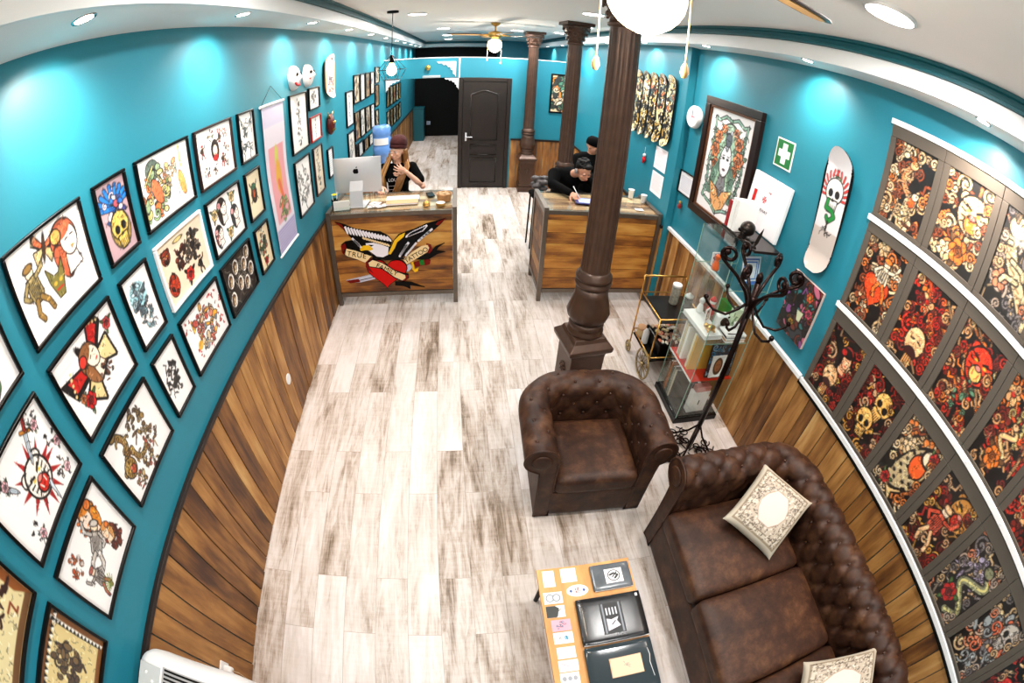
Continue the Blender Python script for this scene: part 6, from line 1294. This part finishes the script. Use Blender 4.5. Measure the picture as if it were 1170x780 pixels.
# ================================================================ COAT STAND
e = empty('coat_stand', (1.69, 1.803, 0), 0, 'dark wrought iron coat stand with curled hooks between cabinet and sofa', 'coat stand')
MB().tube([(0, 0, .06), (0, 0, 1.50)], .020, 12).build('pole', M_WROUGHT, e); MB().lathe([(.02, 1.36), (.036, 1.375), (.036, 1.40), (.02, 1.415)], seg=16).build('collar', M_WROUGHT, e)
MB().lathe([(.016, 1.5), (.024, 1.52), (.02, 1.55), (1e-4, 1.575)], seg=14).build('finial', M_WROUGHT, e)
def curl(n0, c0, r0, a0, turns, n=16, f=.55):
    return [(c0[0]+r0*(1-f*i/n)*math.cos(a0+2*PI*turns*i/n), c0[1]+r0*(1-f*i/n)*math.sin(a0+2*PI*turns*i/n)) for i in range(n0, n+1)]
def arm(prof, an, r=.007, nm='hook', ball=True):
    P = [(q*math.cos(an), q*math.sin(an), z) for q, z in prof]; mb = MB(); mb.tube(P, r, 8)
    if ball: mb.ball(P[-1], r*2.0, 10)
    return mb.build(nm, M_WROUGHT, e)
up_prof = [(.012, 1.26), (.02, 1.34), (.06, 1.42), (.14, 1.50), (.21, 1.545), (.245, 1.57)]+[(q, z) for q, z in curl(1, (.215, 1.61), .052, -.9, 1.25)]
lo_prof = [(.014, 1.37), (.05, 1.30), (.11, 1.255), (.18, 1.26), (.225, 1.30), (.235, 1.33)]
for k in range(6): arm(up_prof, .45+k*PI/3, .0115)
for k in range(6): arm([(q*1.2, z-.02*(q > .1)) for q, z in lo_prof], .1+k*PI/3+.4, .0085, 'lower_hook')
for k in range(4):
    an = .785+k*PI/2
    leg = [(.016, .30), (.06, .22), (.16, .12), (.26, .045), (.32, .012), (.345, .03), (.335, .055), (.315, .055), (.31, .04)]
    arm(leg, an, .008, 'leg', False)
    s1 = [(.03+.0, .10)]+[(q, z) for q, z in curl(0, (.10, .075), .055, 2.6, -1.4, 18, .75)]
    arm(s1, an, .0055, 'scroll', False)
    # flat scrollwork lying between the legs near the floor
    mb = MB(); a2 = an+PI/4
    for f in (-1, 1):
        for (r0, rad) in ((.11, .045), (.20, .045)):
            c0 = Vector((r0*math.cos(a2-f*.28), r0*math.sin(a2-f*.28), .02)); mb.tube([c0+Vector((rad*(1-.75*i/18)*math.cos(a2+f*2*PI*1.3*i/18), rad*(1-.75*i/18)*math.sin(a2+f*2*PI*1.3*i/18), .0)) for i in range(19)], .0055, 6)
    mb.tube([Vector((q*math.cos(a2+w_), q*math.sin(a2+w_), .02)) for q, w_ in ((.02, 0), (.09, .35), (.17, .0), (.22, -.3), (.255, 0))], .0055, 6); mb.build('floor_scroll', M_WROUGHT, e)

# ================================================================ BAR TROLLEY
e = empty('bar_trolley', (1.82, 2.88, 0), 0, 'brass bar trolley with dark tray and spoked wheels between cabinet and desk', 'trolley')
hx, hy = .215, .22
def rail_loop(z, r=.007): return MB().tube([(-hx, -hy, z), (hx, -hy, z), (hx, hy, z), (-hx, hy, z)], r, 8, closed=True)
rail_loop(.645).build('top_rail', M_GOLD, e); MB().box(-hx+.006, hx-.006, -hy+.006, hy-.006, .60, .612).build('top_tray', mat('black_brown_tray', (.06, .035, .03), .3), e, bevel=.003); rail_loop(.25).build('lower_rail', M_GOLD, e); MB().box(-hx+.006, hx-.006, -hy+.006, hy-.006, .20, .212).build('lower_tray', M_BLACK, e, bevel=.003)
for sx in (-1, 1):
    MB().tube([(sx*hx, -hy, .14), (sx*hx, -hy, .645)], .008, 8).build('post', M_GOLD, e)
    MB().tube([(sx*hx, hy, .07), (sx*hx, hy, .76), (sx*hx, hy+.02, .80)], .008, 8).build('post', M_GOLD, e)
MB().tube([(-hx, hy+.02, .80), (hx, hy+.02, .80)], .009, 8).build('handle', M_GOLD, e)
def wheel(x, y, r, n):
    mb = MB(); mb.tube([(x, y+r*math.cos(t), r+r*math.sin(t)*.97) for t in np.linspace(0, 2*PI, 29)[:-1]], .009, 8, closed=True); mb.cyl((x-.02, y, r), (x+.02, y, r), .016, seg=12)
    for k in range(n): an = 2*PI*k/n; mb.cyl((x, y, r), (x, y+r*math.cos(an), r+r*math.sin(an)), .004, seg=6)
    mb.build('spoked_wheel', mat('dull_brass', (.62, .54, .38), .35, .8) if not bpy.data.materials.get('dull_brass') else bpy.data.materials['dull_brass'], e)
wheel(-hx-.018, -hy+.065, .135, 12); wheel(hx+.018, -hy+.065, .135, 12)
for sx in (-1, 1): wheel(sx*(hx+.01), hy, .05, 6)
e = empty('floral_canister', (1.87, 2.97, .613), 0, 'tall pale floral canister with white lid on the trolley tray', 'canister'); MB().lathe([(.04, 0), (.042, .005), (.042, .17), (.04, .175)], seg=24).build('body', mat('floral_print', (.62, .60, .55), .5, var=.7, scale=60), e); MB().lathe([(.044, .165), (.044, .19), (.04, .195), (.03, .188), (1e-4, .188)], seg=24).build('lid', M_WHITE, e)
e = empty('black_jar', (1.93, 2.83, .613), 0, 'black jar with a white knobbed lid on the trolley tray', 'jar'); MB().lathe([(.042, 0), (.045, .01), (.04, .13), (.034, .15)], seg=24).build('body', M_BLACK, e); MB().lathe([(.038, .15), (.038, .165), (.012, .172), (.014, .185), (1e-4, .192)], seg=20).build('lid', M_WHITE, e)
e = empty('storage_basket', (1.84, 2.86, .213), 0, 'dark basket filled with small packets on the lower trolley tray', 'basket'); MB().box(-.14, .15, -.15, .15, 0, .13).build('basket_wall', M_FRAMEBLK, e, bevel=.01)
R = random.Random(8); mb = MB()
for k in range(60): mb.col = [(.75, .25, .15), (.85, .7, .35), (.6, .45, .3), (.9, .85, .75), (.35, .15, .1)][k % 5]; mb.cbox((0, 0, 0), (.035, .025, .012), Matrix.Translation((R.uniform(-.12, .13), R.uniform(-.13, .13), .135+R.uniform(0, .02))) @ Matrix.Rotation(R.uniform(0, 3), 4, 'Z') @ Matrix.Rotation(R.uniform(-.6, .6), 4, 'X'))
label(mb.build('packets', attr_mat('packet_colours', .5), e), kind='stuff')
e = empty('spool', (1.675, 2.79, .34), 0, 'round beige lidded tin at the corner of the lower trolley tray', 'tin'); e.location = (1.66, 3.03, .213)
MB().lathe([(.04, 0), (.045, .01), (.045, .09), (.04, .1), (1e-4, .1)], seg=20).build('body', mat('beige_tin', (.78, .68, .5), .5), e); MB().lathe([(.047, .085), (.047, .105), (.04, .11), (1e-4, .11)], seg=20).build('lid', M_KRAFT, e)
e = empty('white_bottle', (1.66, 2.93, .213), 0, 'small white bottle on the lower trolley tray by the wheels', 'bottle'); MB().lathe([(.03, 0), (.032, .01), (.03, .12), (.012, .15), (.012, .17)], seg=18).build('body', M_WHITE, e); MB().lathe([(.014, .165), (.014, .19), (1e-4, .19)], seg=12).build('cap', M_BLACK, e)

# ================================================================ PORTABLE AIR CONDITIONER
e = empty('portable_air_conditioner', (-1.02, -.16, 0), 0, 'white portable air conditioner with rounded top at the lower left picture edge', 'air conditioner')
M_APPL = mat('white_appliance_plastic', (.83, .83, .83), .35)
rounded(.52, .58, 1.08, .10, n=16).build('casing', M_APPL, e, M=Matrix.Translation((0, 0, .58)))
vt = MB(); vt.box(-.09, .2, .095, .21, 1.1195, 1.1215); v_ = vt.build('vent_panel', mat('vent_grey', (.62, .62, .62), .4), e, bevel=.001)
for k in range(6): MB().box(-.08, .19, .105+.018*k, .114+.018*k, 1.1216, 1.123).build('slot', M_BLACK, v_)
MB().box(-.205, -.10, -.02, .20, 1.1195, 1.1225).build('control_panel', mat('panel_grey', (.68, .70, .70), .3), e, bevel=.003)
for k in range(5): MB().lathe([(.008, 0), (.008, .002), (1e-4, .002)], (-.17+.035*(k % 2), .16-.03*k, 1.1225), 12).build('button', M_WHITE, e)
for sx in (-1, 1):
    for sy in (-1, 1): MB().cyl((sx*.18-.012, sy*.22, .03), (sx*.18+.012, sy*.22, .03), .03, seg=14).build('caster', M_BLACK, e)
e = empty('wall_plug', (XL+.018, .2, .35), 0, 'white plug in a socket on the wood panelling beside the air conditioner', 'plug'); MB().box(0, .01, -.04, .04, -.04, .04).build('socket_plate', M_WHITE, e, bevel=.003); rounded(.05, .045, .045, .012, n=6).build('plug_body', M_WHITE, e, M=Matrix.Translation((.035, 0, 0))); MB().tube([(.055, 0, 0), (.09, .0, -.02), (.10, -.02, -.12), (.06, -.06, -.3), (.04, -.12, -.34)], .004, 8).build('cable', mat('beige_cable', (.62, .5, .38), .5), e)
# water cooler behind the monitor
e = empty('water_cooler', (-1.07, 6.2, 0), 0, 'white water cooler with a big blue bottle behind the monitor', 'water cooler'); rounded(.3, .32, 1.0, .03, n=8).build('cabinet', M_APPL, e, M=Matrix.Translation((0, 0, .51)))
MB().lathe([(.04, 1.0), (.05, 1.08), (.125, 1.14), (.132, 1.18), (.132, 1.27), (.124, 1.285), (.132, 1.3), (.132, 1.40), (.124, 1.415), (.132, 1.43), (.132, 1.54), (.11, 1.575), (1e-4, 1.58)], seg=32).build('bottle', mat('blue_water_bottle', (.40, .58, .84), .15, coat=.5), e)
lb_ = MB(); n = 14; vs = []
for i in range(n+1): an = -PI/2-.9+1.8*i/n; vs += [(.1335*math.cos(an), .1335*math.sin(an), 1.3), (.1335*math.cos(an), .1335*math.sin(an), 1.40)]
lb_.add(vs, [(2*i, 2*i+2, 2*i+3, 2*i+1) for i in range(n)], True); lb_.build('bottle_label', M_WHITE, e); MB().box(-.06, -.02, -.185, -.16, .8, .84).build('tap', mat('tap_blue', (.2, .4, .8), .4), e, bevel=.004)
# ================================================================ PEOPLE
M_SKIN = mat('skin_light', (.86, .66, .56), .5, var=.05, scale=10); M_SKIN2 = mat('skin_warm', (.78, .56, .45), .5, var=.05, scale=10)
M_CLOTH = mat('black_cotton', (.006, .006, .008), .9, spec=.12); M_HAIRB = mat('honey_brown_hair', (.50, .33, .16), .45, var=.45, scale=45); M_HAIRD = mat('dark_hair', (.03, .02, .018), .6, spec=.25, var=.4, scale=60); M_BEANIE = mat('burgundy_knit', (.22, .012, .02), .85, bump=.6, scale=90)
def limb(mb, pts, rs, seg=14):
    mb.tube(pts, rs, seg)
    for p, r in zip(pts, rs): mb.ball(p, r, seg)
def fuse(mb, name, m, parent, vox, smooth=4):
    o = mb.build(name, m, parent); r = o.modifiers.new('fuse', 'REMESH'); r.mode = 'VOXEL'; r.voxel_size = vox; r.use_smooth_shade = True
    s_ = o.modifiers.new('relax', 'SMOOTH'); s_.factor = .5; s_.iterations = smooth; return o
def frame(loc, face, up=(0, 0, 1)):
    Y = -Vector(face).normalized(); U = Vector(up); X = Y.cross(U).normalized(); Z = X.cross(Y).normalized(); M = Matrix((X, Y, Z)).transposed().to_4x4(); M.translation = Vector(loc); return M
def head(mb, M, s=1):
    """face looks along local -y; origin at the centre of the skull"""
    def b(c, r, sq): mb.ball(M @ Vector([t*s for t in c]), r*s, 18, M.to_3x3().to_4x4(), sq)
    b((0, .012, .02), .088, (.86, 1.05, .98)); b((0, -.022, -.03), .07, (.86, .92, 1.0)); b((0, -.04, -.08), .038, (.95, .9, .8)); b((0, -.03, -.062), .055, (.95, .85, .7))
    for f in (1, -1): b((f*.034, -.065, -.022), .024, (1, .7, .9)); b((f*.076, .012, -.015), .018, (.35, .8, 1.2)); b((f*.028, -.078, .018), .018, (1.2, .5, .5))
    b((0, -.094, -.012), .0125, (.8, 1, 1.9)); b((0, -.104, -.03), .0135, (1, .9, .75)); b((0, -.087, -.056), .02, (1.2, .6, .45))
def face_parts(M, s, parent, lip=(.70, .33, .32), brow=(.30, .2, .12), eyes=True):
    def place(mb, nm, m): return mb.build(nm, m, parent)
    Rm = M.to_3x3().to_4x4(); ml = bpy.data.materials.get('lip') or mat('lip', lip, .4); mbw = bpy.data.materials.get('brow') or mat('brow', brow, .7)
    place(MB().ball(M @ Vector((0, -.0985*s, -.0535*s)), .016*s, 12, Rm, (1.15, .35, .22)).ball(M @ Vector((0, -.0975*s, -.0605*s)), .014*s, 12, Rm, (1.05, .4, .28)), 'lips', ml)
    for f in (1, -1):
        if eyes:
            place(MB().ball(M @ Vector((f*.031*s, -.0815*s, .0015*s)), .0125*s, 12, Rm, (1.1, .5, .55)), 'eye', M_WHITE); place(MB().ball(M @ Vector((f*.031*s, -.0865*s, .0015*s)), .0058*s, 10, Rm, (1, .5, 1)), 'iris', M_BLACK)
        place(MB().tube([M @ Vector((f*t*s, (-.0905+.9*abs(t-.03)**1.5)*s, (.0185-2.2*(t-.034)**2*3)*s)) for t in (.014, .026, .038, .05)], .0032*s, 6), 'eyebrow', mbw)
def hand(mb, wrist, fwd, palmn, s=1, curls=(.5, .5, .5, .5), side=1, spread=.1, thumb=.6):
    """palm and five fingers; fwd = wrist to knuckles, palmn = palm normal"""
    F = Vector(fwd).normalized(); N = Vector(palmn); N = (N-F*N.dot(F)).normalized(); S = F.cross(N)*side; W = Vector(wrist)
    R3 = Matrix((S, F, N)).transposed().to_4x4()
    mb.ball(W+F*.045*s, .04*s, 14, R3, (.95, 1.15, .42)); mb.ball(W+F*.012*s, .026*s, 12, R3, (1, 1, .75))
    for k in range(4):
        base = W+F*(.078-.004*abs(k-1.3))*s+S*(.029-.0195*k)*s; d = (F+S*spread*(1.5-k)*.5).normalized(); L = (.042, .047, .044, .034)[k]*s; p = base; P = [W+F*.05*s+S*(.024-.016*k)*s, base]; an = 0
        for j, q in enumerate((1, .65, .5)):
            an += curls[k]*(1, 1.2, .9)[j]; p = p+(d*math.cos(an)+N*math.sin(an))*L*q; P.append(p)
        limb(mb, P, [.0098*s, .0095*s, .0088*s, .008*s, .007*s], 10)
    tb = W+F*.02*s+S*.026*s; td = (F*.62+S*.75+N*thumb*.6).normalized(); t2 = (F*.9+S*.3+N*thumb).normalized()
    limb(mb, [W+F*.015*s+S*.012*s, tb+td*.02*s, tb+td*.045*s, tb+td*.045*s+t2*.03*s, tb+td*.045*s+t2*.052*s], [.014*s, .0135*s, .0115*s, .0095*s, .008*s], 10)
V = Vector
# ---- woman behind the eagle desk, standing, hand raised to her neck
p = empty('person', (-.68, 4.93, 0), 0, 'standing person in a burgundy beanie and black shirt touching their neck behind the eagle desk', 'person')
Hm = frame((.005, -.02, 1.455), (-.55, -1, -.04)); mb = MB(); head(mb, Hm, 1.0)
limb(mb, [V((0, .02, 1.24)), V((0, .005, 1.32)), V((0, -.005, 1.40))], [.055, .046, .046]); 
shL, shR = V((.165, .0, 1.25)), V((-.165, .01, 1.245)); elL = V((.29, -.10, 1.035)); wrL = V((.115, -.165, 1.235)); elR = V((-.25, -.04, .98)); wrR = V((-.17, -.25, 1.10))
limb(mb, [shL, (shL+elL)/2, elL, elL+(wrL-elL)*.35, wrL], [.044, .040, .033, .034, .023]); limb(mb, [shR, (shR+elR)/2, elR, elR+(wrR-elR)*.35, wrR], [.044, .040, .033, .034, .023])
hand(mb, wrL, V((-.62, .02, .34)), V((-.2, .9, .1)), .95, (.25, .3, .4, .5), side=1, spread=.35); hand(mb, wrR, V((.2, -.9, -.1)), V((0, 0, -1)), .95, (.25, .25, .3, .3), side=1)
limb(mb, [V((0, 0, .82)), V((0, 0, 1.0)), V((0, 0, 1.18))], [.11, .10, .11])
for f in (1, -1): limb(mb, [V((f*.085, 0, .82)), V((f*.09, -.01, .46)), V((f*.09, .0, .08))], [.085, .055, .036]); limb(mb, [V((f*.09, .02, .045)), V((f*.095, -.09, .03)), V((f*.095, -.15, .025))], [.035, .032, .024])
fuse(mb, 'body', M_SKIN, p, .0048, 3); face_parts(Hm, 1.0, p)
sh = MB(); limb(sh, [V((0, .01, .86)), V((0, .005, .98)), V((0, .0, 1.1)), V((0, 0, 1.19))], [.128, .118, .125, .105], 20)
for f in (1, -1): sh.ball(V((f*.055, -.07, 1.12)), .062, 14); sh.ball(V((f*.07, -.01, 1.16)), .10, 16); sh.ball(V((f*.07, 0, .88)), .095, 14)
limb(sh, [V((.11, 0, 1.245)), shL, shL+(elL-shL)*.42, shL+(elL-shL)*.66], [.06, .062, .062, .066]); limb(sh, [V((-.11, 0, 1.24)), shR, shR+(elR-shR)*.42, shR+(elR-shR)*.66], [.06, .062, .062, .066]); limb(sh, [V((-.1, .005, 1.245)), V((.1, .005, 1.25))], [.058, .058]); limb(sh, [V((0, .01, 1.25)), V((0, .01, 1.275))], [.062, .056])
fuse(sh, 'black_shirt', M_CLOTH, p, .007, 4)
tr = MB(); limb(tr, [V((0, 0, .80)), V((0, 0, .86))], [.13, .12], 18)
for f in (1, -1): limb(tr, [V((f*.085, 0, .80)), V((f*.09, -.01, .46)), V((f*.09, .0, .10))], [.10, .068, .055])
fuse(tr, 'trousers', mat('dark_denim', (.05, .06, .09), .8), p, .01, 3)
hb = MB(); Rm = Hm.to_3x3().to_4x4()
for f, xs in ((1, ((.08, -.02),)), (-1, ((-.085, -.01),))):
    for k in range(9):
        o_ = V(((k % 3-1)*.016, (k//3-1)*.014, 0)); top = Hm @ V((f*.074, .045 if f > 0 else .02, .01)); 
        if f > 0: P = [top+o_*.6, V((.095, .01, 1.36))+o_, V((.115, -.05, 1.27))+o_, V((.03+.01*(k % 3), -.138, 1.14))+o_*1.2, V((-.01-.02*(k % 3), -.150, 1.00-.012*k))+o_]
        else: P = [top+o_, V((-.085, -.01, 1.36))+o_, V((-.135, -.035, 1.27))+o_, V((-.175, -.05, 1.16))+o_*1.3, V((-.165+.01*(k % 3), -.07, 1.05-.01*k))+o_]
        # smooth the strand
        Q = [P[0]]
        for a_, b_ in zip(P[:-1], P[1:]): Q += [a_.lerp(b_, .5), b_]
        hb.tube(Q, [.012]+[.017]*(len(Q)-3)+[.014, .004], 8)
for k in range(14): a_ = PI*(-.04+1.08*k/13); d_ = V((.082*math.cos(a_), .03+.06*math.sin(a_), .01)); hb.tube([Hm @ d_, Hm @ (d_+V((0, .008, -.07))), Hm @ (d_+V((0, .012, -.16))), Hm @ (d_+V((0, .03, -.26)))], [.022, .026, .024, .008], 8)
fuse(hb, 'long_hair', M_HAIRB, p, .0055, 2)
st = MB(); Rs = random.Random(12)
for f in (1, -1):
    for k in range(46):
        ox, oy = Rs.uniform(-.03, .03), Rs.uniform(-.028, .02); t_ = Rs.random(); root = Hm @ V((f*(.072+.012*Rs.random()), .035-.05*t_*(f < 0), .03-.02*t_))
        if f > 0: W_p = [root, V((.092+ox*.5, .0+oy, 1.36)), V((.112+ox, -.055+oy, 1.27)), V((.055+ox*1.2, -.142-.012*t_, 1.15)), V((.0+ox*1.5-.03*t_, -.162-.01*t_, 1.02-.07*t_))]
        else: W_p = [root, V((-.088+ox*.5, -.02+oy, 1.36)), V((-.137+ox, -.055+oy, 1.26)), V((-.175+ox, -.085+oy, 1.16)), V((-.165+ox, -.10+oy, 1.06-.06*t_))]
        Q = [W_p[0]]
        for a_, b_ in zip(W_p[:-1], W_p[1:]): Q += [a_.lerp(b_, .5)+V((Rs.uniform(-.006, .006), Rs.uniform(-.004, .004), 0)), b_]
        g_ = Rs.random(); st.col = lin((.46+.34*g_, .30+.30*g_, .14+.22*g_)); st.tube(Q, [.006]*(len(Q)-2)+[.005, .0015], 5)
st.build('hair_strands', attr_mat('hair_strand_colours', .45), p)
bn = MB(); bn.lathe([(.094, -.002), (.097, .004), (.098, .03), (.096, .038)], seg=40, sx=.93, sy=1.08, M=Hm @ Matrix.Translation((0, .012, .028)) @ Matrix.Rotation(-.22, 4, 'X')); bn.lathe([(.096, .03), (.100, .06), (.094, .10), (.072, .135), (.04, .155), (1e-4, .160)], seg=40, sx=.93, sy=1.1, M=Hm @ Matrix.Translation((0, .016, .028)) @ Matrix.Rotation(-.25, 4, 'X'), wob=lambda a, z: 1+.012*math.sin(20*a)); bn.build('beanie', M_BEANIE, p)
M_PRT = mat('shirt_print', (.80, .78, .80), .6)
def onshirt(s_, size, x, z, y=-.137): text(s_, size, facing((x, y, z), ((1, 0, 0), (0, -1, .12)), 0), M_PRT, p, 'shirt_lettering')
onshirt('LOU', .05, -.045, 1.135, -.136); onshirt('NOISE', .045, .0, .955, -.137)
MB().box(-.11, -.0, -.130, -.128, 1.062, 1.065).box(-.11, -.0, -.130, -.128, 1.018, 1.021).build('shirt_lines', M_PRT, p)
# ---- person bent over the right desk, writing
p = empty('person', (1.30, 4.95, 0), 0, 'person in black with dark hair bent over the right desk writing on a tablet', 'person')
Hm = frame((.085, -.30, 1.30), (.22, -.86, -.50), (0, -.3, 1)); mb = MB(); head(mb, Hm, 1.05)
neck = V((.02, -.16, 1.22)); limb(mb, [V((-.02, -.06, 1.14)), neck, Hm @ V((0, .02, -.05))], [.06, .05, .05])
sR, sL = V((-.20, -.12, 1.19)), V((.20, -.12, 1.17)); eR, wR = V((-.25, -.30, 1.115)), V((-.10, -.585, 1.105)); eL, wL = V((.31, -.36, 1.10)), V((.19, -.63, 1.10))
limb(mb, [sR, eR, eR+(wR-eR)*.4, wR], [.05, .04, .038, .027]); limb(mb, [sL, eL, eL+(wL-eL)*.4, wL], [.05, .04, .038, .027])
hand(mb, wR, V((.35, -.8, -.05)), V((.35, .1, -.9)), 1.05, (.75, .8, .85, .9), side=-1, spread=.08); hand(mb, wL, V((-.25, -.9, .0)), V((0, 0, -1)), 1.05, (.25, .25, .3, .35), side=1, spread=.2)
limb(mb, [V((-.04, .12, .72)), V((-.03, .08, .92)), V((-.01, -.04, 1.12))], [.13, .13, .13])
for f in (1, -1): limb(mb, [V((f*.1, .12, .70)), V((f*.14, -.22, .66)), V((f*.13, -.16, .30)), V((f*.13, -.14, .1))], [.09, .065, .05, .04]); limb(mb, [V((f*.13, -.13, .06)), V((f*.13, -.26, .04))], [.036, .03])
fuse(mb, 'body', M_SKIN2, p, .005, 3); face_parts(Hm, 1.05, p, eyes=False)
hd = MB(); limb(hd, [V((-.04, .13, .70)), V((-.03, .10, .86)), V((-.02, .02, 1.02)), V((-.01, -.06, 1.13))], [.16, .155, .165, .14], 20); limb(hd, [V((-.12, -.1, 1.17)), sR, eR, eR+(wR-eR)*.45, wR-(wR-eR)*.06], [.08, .078, .062, .052, .040]); limb(hd, [V((.12, -.1, 1.16)), sL, eL, eL+(wL-eL)*.45, wL-(wL-eL)*.06], [.08, .078, .062, .052, .040]); hd.ball(V((0, -.08, 1.2)), .10, 16, None, (1.3, 1, .7)); limb(hd, [V((-.14, -.09, 1.19)), V((.14, -.09, 1.18))], [.075, .075])
fuse(hd, 'black_hoodie', M_CLOTH, p, .008, 5)
tr = MB(); 
for f in (1, -1): limb(tr, [V((f*.08, .13, .70)), V((f*.14, -.22, .66)), V((f*.13, -.16, .30)), V((f*.13, -.14, .11))], [.125, .082, .065, .058])
fuse(tr, 'black_trousers', M_CLOTH, p, .01, 3)
hr = MB()
def hb_(c, r, sq, seg=18): hr.ball(Hm @ V(c), r, seg, Hm.to_3x3().to_4x4(), sq)
hb_((0, .035, .048), .092, (.94, 1.04, .92)); hb_((0, .055, .0), .08, (.95, .8, 1.1)); hb_((.02, -.045, .09), .04, (1.3, .8, .7));
Rh = random.Random(3)
for k in range(26): a_, e_ = Rh.uniform(0, 2*PI), Rh.uniform(.2, 1.3); hb_((.082*math.cos(a_)*math.cos(e_), .035+.088*math.sin(a_)*math.cos(e_), .05+.082*math.sin(e_)), Rh.uniform(.013, .02), (1.3, .7, .8), 8)
fuse(hr, 'hair', M_HAIRD, p, .005, 2)
MB().ball(Hm @ V((-.088, .012, -.015)), .03, 16, Hm.to_3x3().to_4x4(), (.45, 1, 1.1)).build('headphone', mat('grey_headphone', (.55, .53, .52), .4), p)
e = empty('stylus_pen', (1.245, 4.30, 1.10), 0, 'white stylus pen held by the writing person', 'pen'); MB().cyl((.022, -.035, -.022), (-.045, .03, .10), .0045, seg=10).build('barrel', M_WHITE, e); MB().cyl((.022, -.035, -.022), (.027, -.04, -.031), .0045, .001, 10).build('tip', M_BLACK, e)
# ---- third person further back
p = empty('person', (1.80, 5.74, 0), 0, 'person with a black cap and black top seated behind the writing person', 'person')
Hm = frame((0, -.02, 1.385), (.75, -.75, -.25)); mb = MB(); head(mb, Hm, 1.0); limb(mb, [V((-.02, .03, 1.2)), V((-.01, 0, 1.34))], [.055, .05]); 
sR, sL = V((-.19, .02, 1.19)), V((.19, .02, 1.19)); eR, wR = V((-.24, -.12, .93)), V((-.08, -.30, .96)); eL, wL = V((.24, -.12, .93)), V((.08, -.30, .96))
for s_, e_, w__ in ((sR, eR, wR), (sL, eL, wL)): limb(mb, [s_, e_, w__], [.048, .038, .026])
hand(mb, wR, V((.4, -.8, 0)), V((0, 0, -1)), 1, (.3, .3, .4, .4), side=-1); hand(mb, wL, V((-.4, -.8, 0)), V((0, 0, -1)), 1, (.3, .3, .4, .4), side=1)
limb(mb, [V((0, .05, .66)), V((0, .04, .9)), V((0, .02, 1.1))], [.13, .12, .12])
for f in (1, -1): limb(mb, [V((f*.1, .05, .64)), V((f*.13, -.33, .62)), V((f*.12, -.30, .1))], [.09, .062, .04]); limb(mb, [V((f*.12, -.3, .05)), V((f*.12, -.42, .035))], [.035, .03])
fuse(mb, 'body', M_SKIN2, p, .006, 3); face_parts(Hm, 1.0, p)
hd = MB(); limb(hd, [V((0, .05, .66)), V((0, .04, .9)), V((0, .02, 1.12))], [.16, .15, .14], 18); limb(hd, [V((-.12, .02, 1.21)), V((.12, .02, 1.21))], [.08, .08])
for s_, e_, w__ in ((sR, eR, wR), (sL, eL, wL)): limb(hd, [s_, e_, w__-(w__-e_)*.1], [.075, .058, .04])
fuse(hd, 'black_top', M_CLOTH, p, .009, 4); tr = MB()
for f in (1, -1): limb(tr, [V((f*.08, .05, .65)), V((f*.13, -.33, .62)), V((f*.12, -.30, .1))], [.12, .08, .055])
fuse(tr, 'black_trousers', M_CLOTH, p, .011, 3)
cp = MB(); cp.lathe([(.094, -.01), (.098, .03), (.09, .07), (.06, .1), (1e-4, .108)], seg=28, sx=.92, sy=1.08, M=Hm @ Matrix.Translation((0, .012, .03))); cp.prism([(.07*math.cos(t), -.075-.07*math.sin(t)) for t in np.linspace(0, PI, 12)], lambda u, v, h: Hm @ V((u, v, .03+h)), .008); cp.build('cap', M_CLOTH, p)
# stools carrying the two seated people
def stool(x, y, h, lab):
    e = empty('work_stool', (x, y, 0), 0, lab, 'stool'); rounded(.36, .36, .08, .035, n=8).build('seat', M_CLOTH, e, M=Matrix.Translation((0, 0, h-.04))); MB().cyl((0, 0, .08), (0, 0, h-.08), .022).build('post', M_CHROME, e)
    for k in range(5): an = k*2*PI/5; MB().tube([(0, 0, .09), (.16*math.cos(an), .16*math.sin(an), .055)], .014, 8).ball((.16*math.cos(an), .16*math.sin(an), .03), .026, 10).build('leg', M_BLACK, e)
stool(1.28, 5.06, .56, 'black work stool under the writing person'); stool(1.80, 5.82, .54, 'black work stool under the person with the cap')
e = empty('bar_stool', (1.045, 5.42, 0), .1, 'dark bar stool left of the writing person with a grey jacket on it', 'stool'); rounded(.22, .24, .07, .03, n=8).build('seat', M_CLOTH, e, M=Matrix.Translation((0, 0, .745)))
for sx in (-1, 1):
    for sy in (-1, 1): MB().tube([(sx*.08, sy*.09, .72), (sx*.095, sy*.105, 0)], .012, 8).build('leg', M_BLACK, e)
j = MB(); R = random.Random(4)
for k in range(16): j.ball((R.uniform(-.09, .06), R.uniform(-.08, .08), R.uniform(.84, .98)), R.uniform(.03, .055), 10, None, (1.2, .8, .75))
j.ball((0, 0, .83), .085, 12, None, (1.2, 1, .5))
o = fuse(j, 'grey_jacket', mat('grey_nylon', (.30, .28, .28), .4, var=.5, scale=14), None, .010, 2); o.location = (1.065, 5.42, 0); label(o, 'crumpled grey jacket heaped on the bar stool beside the writing person', 'jacket')
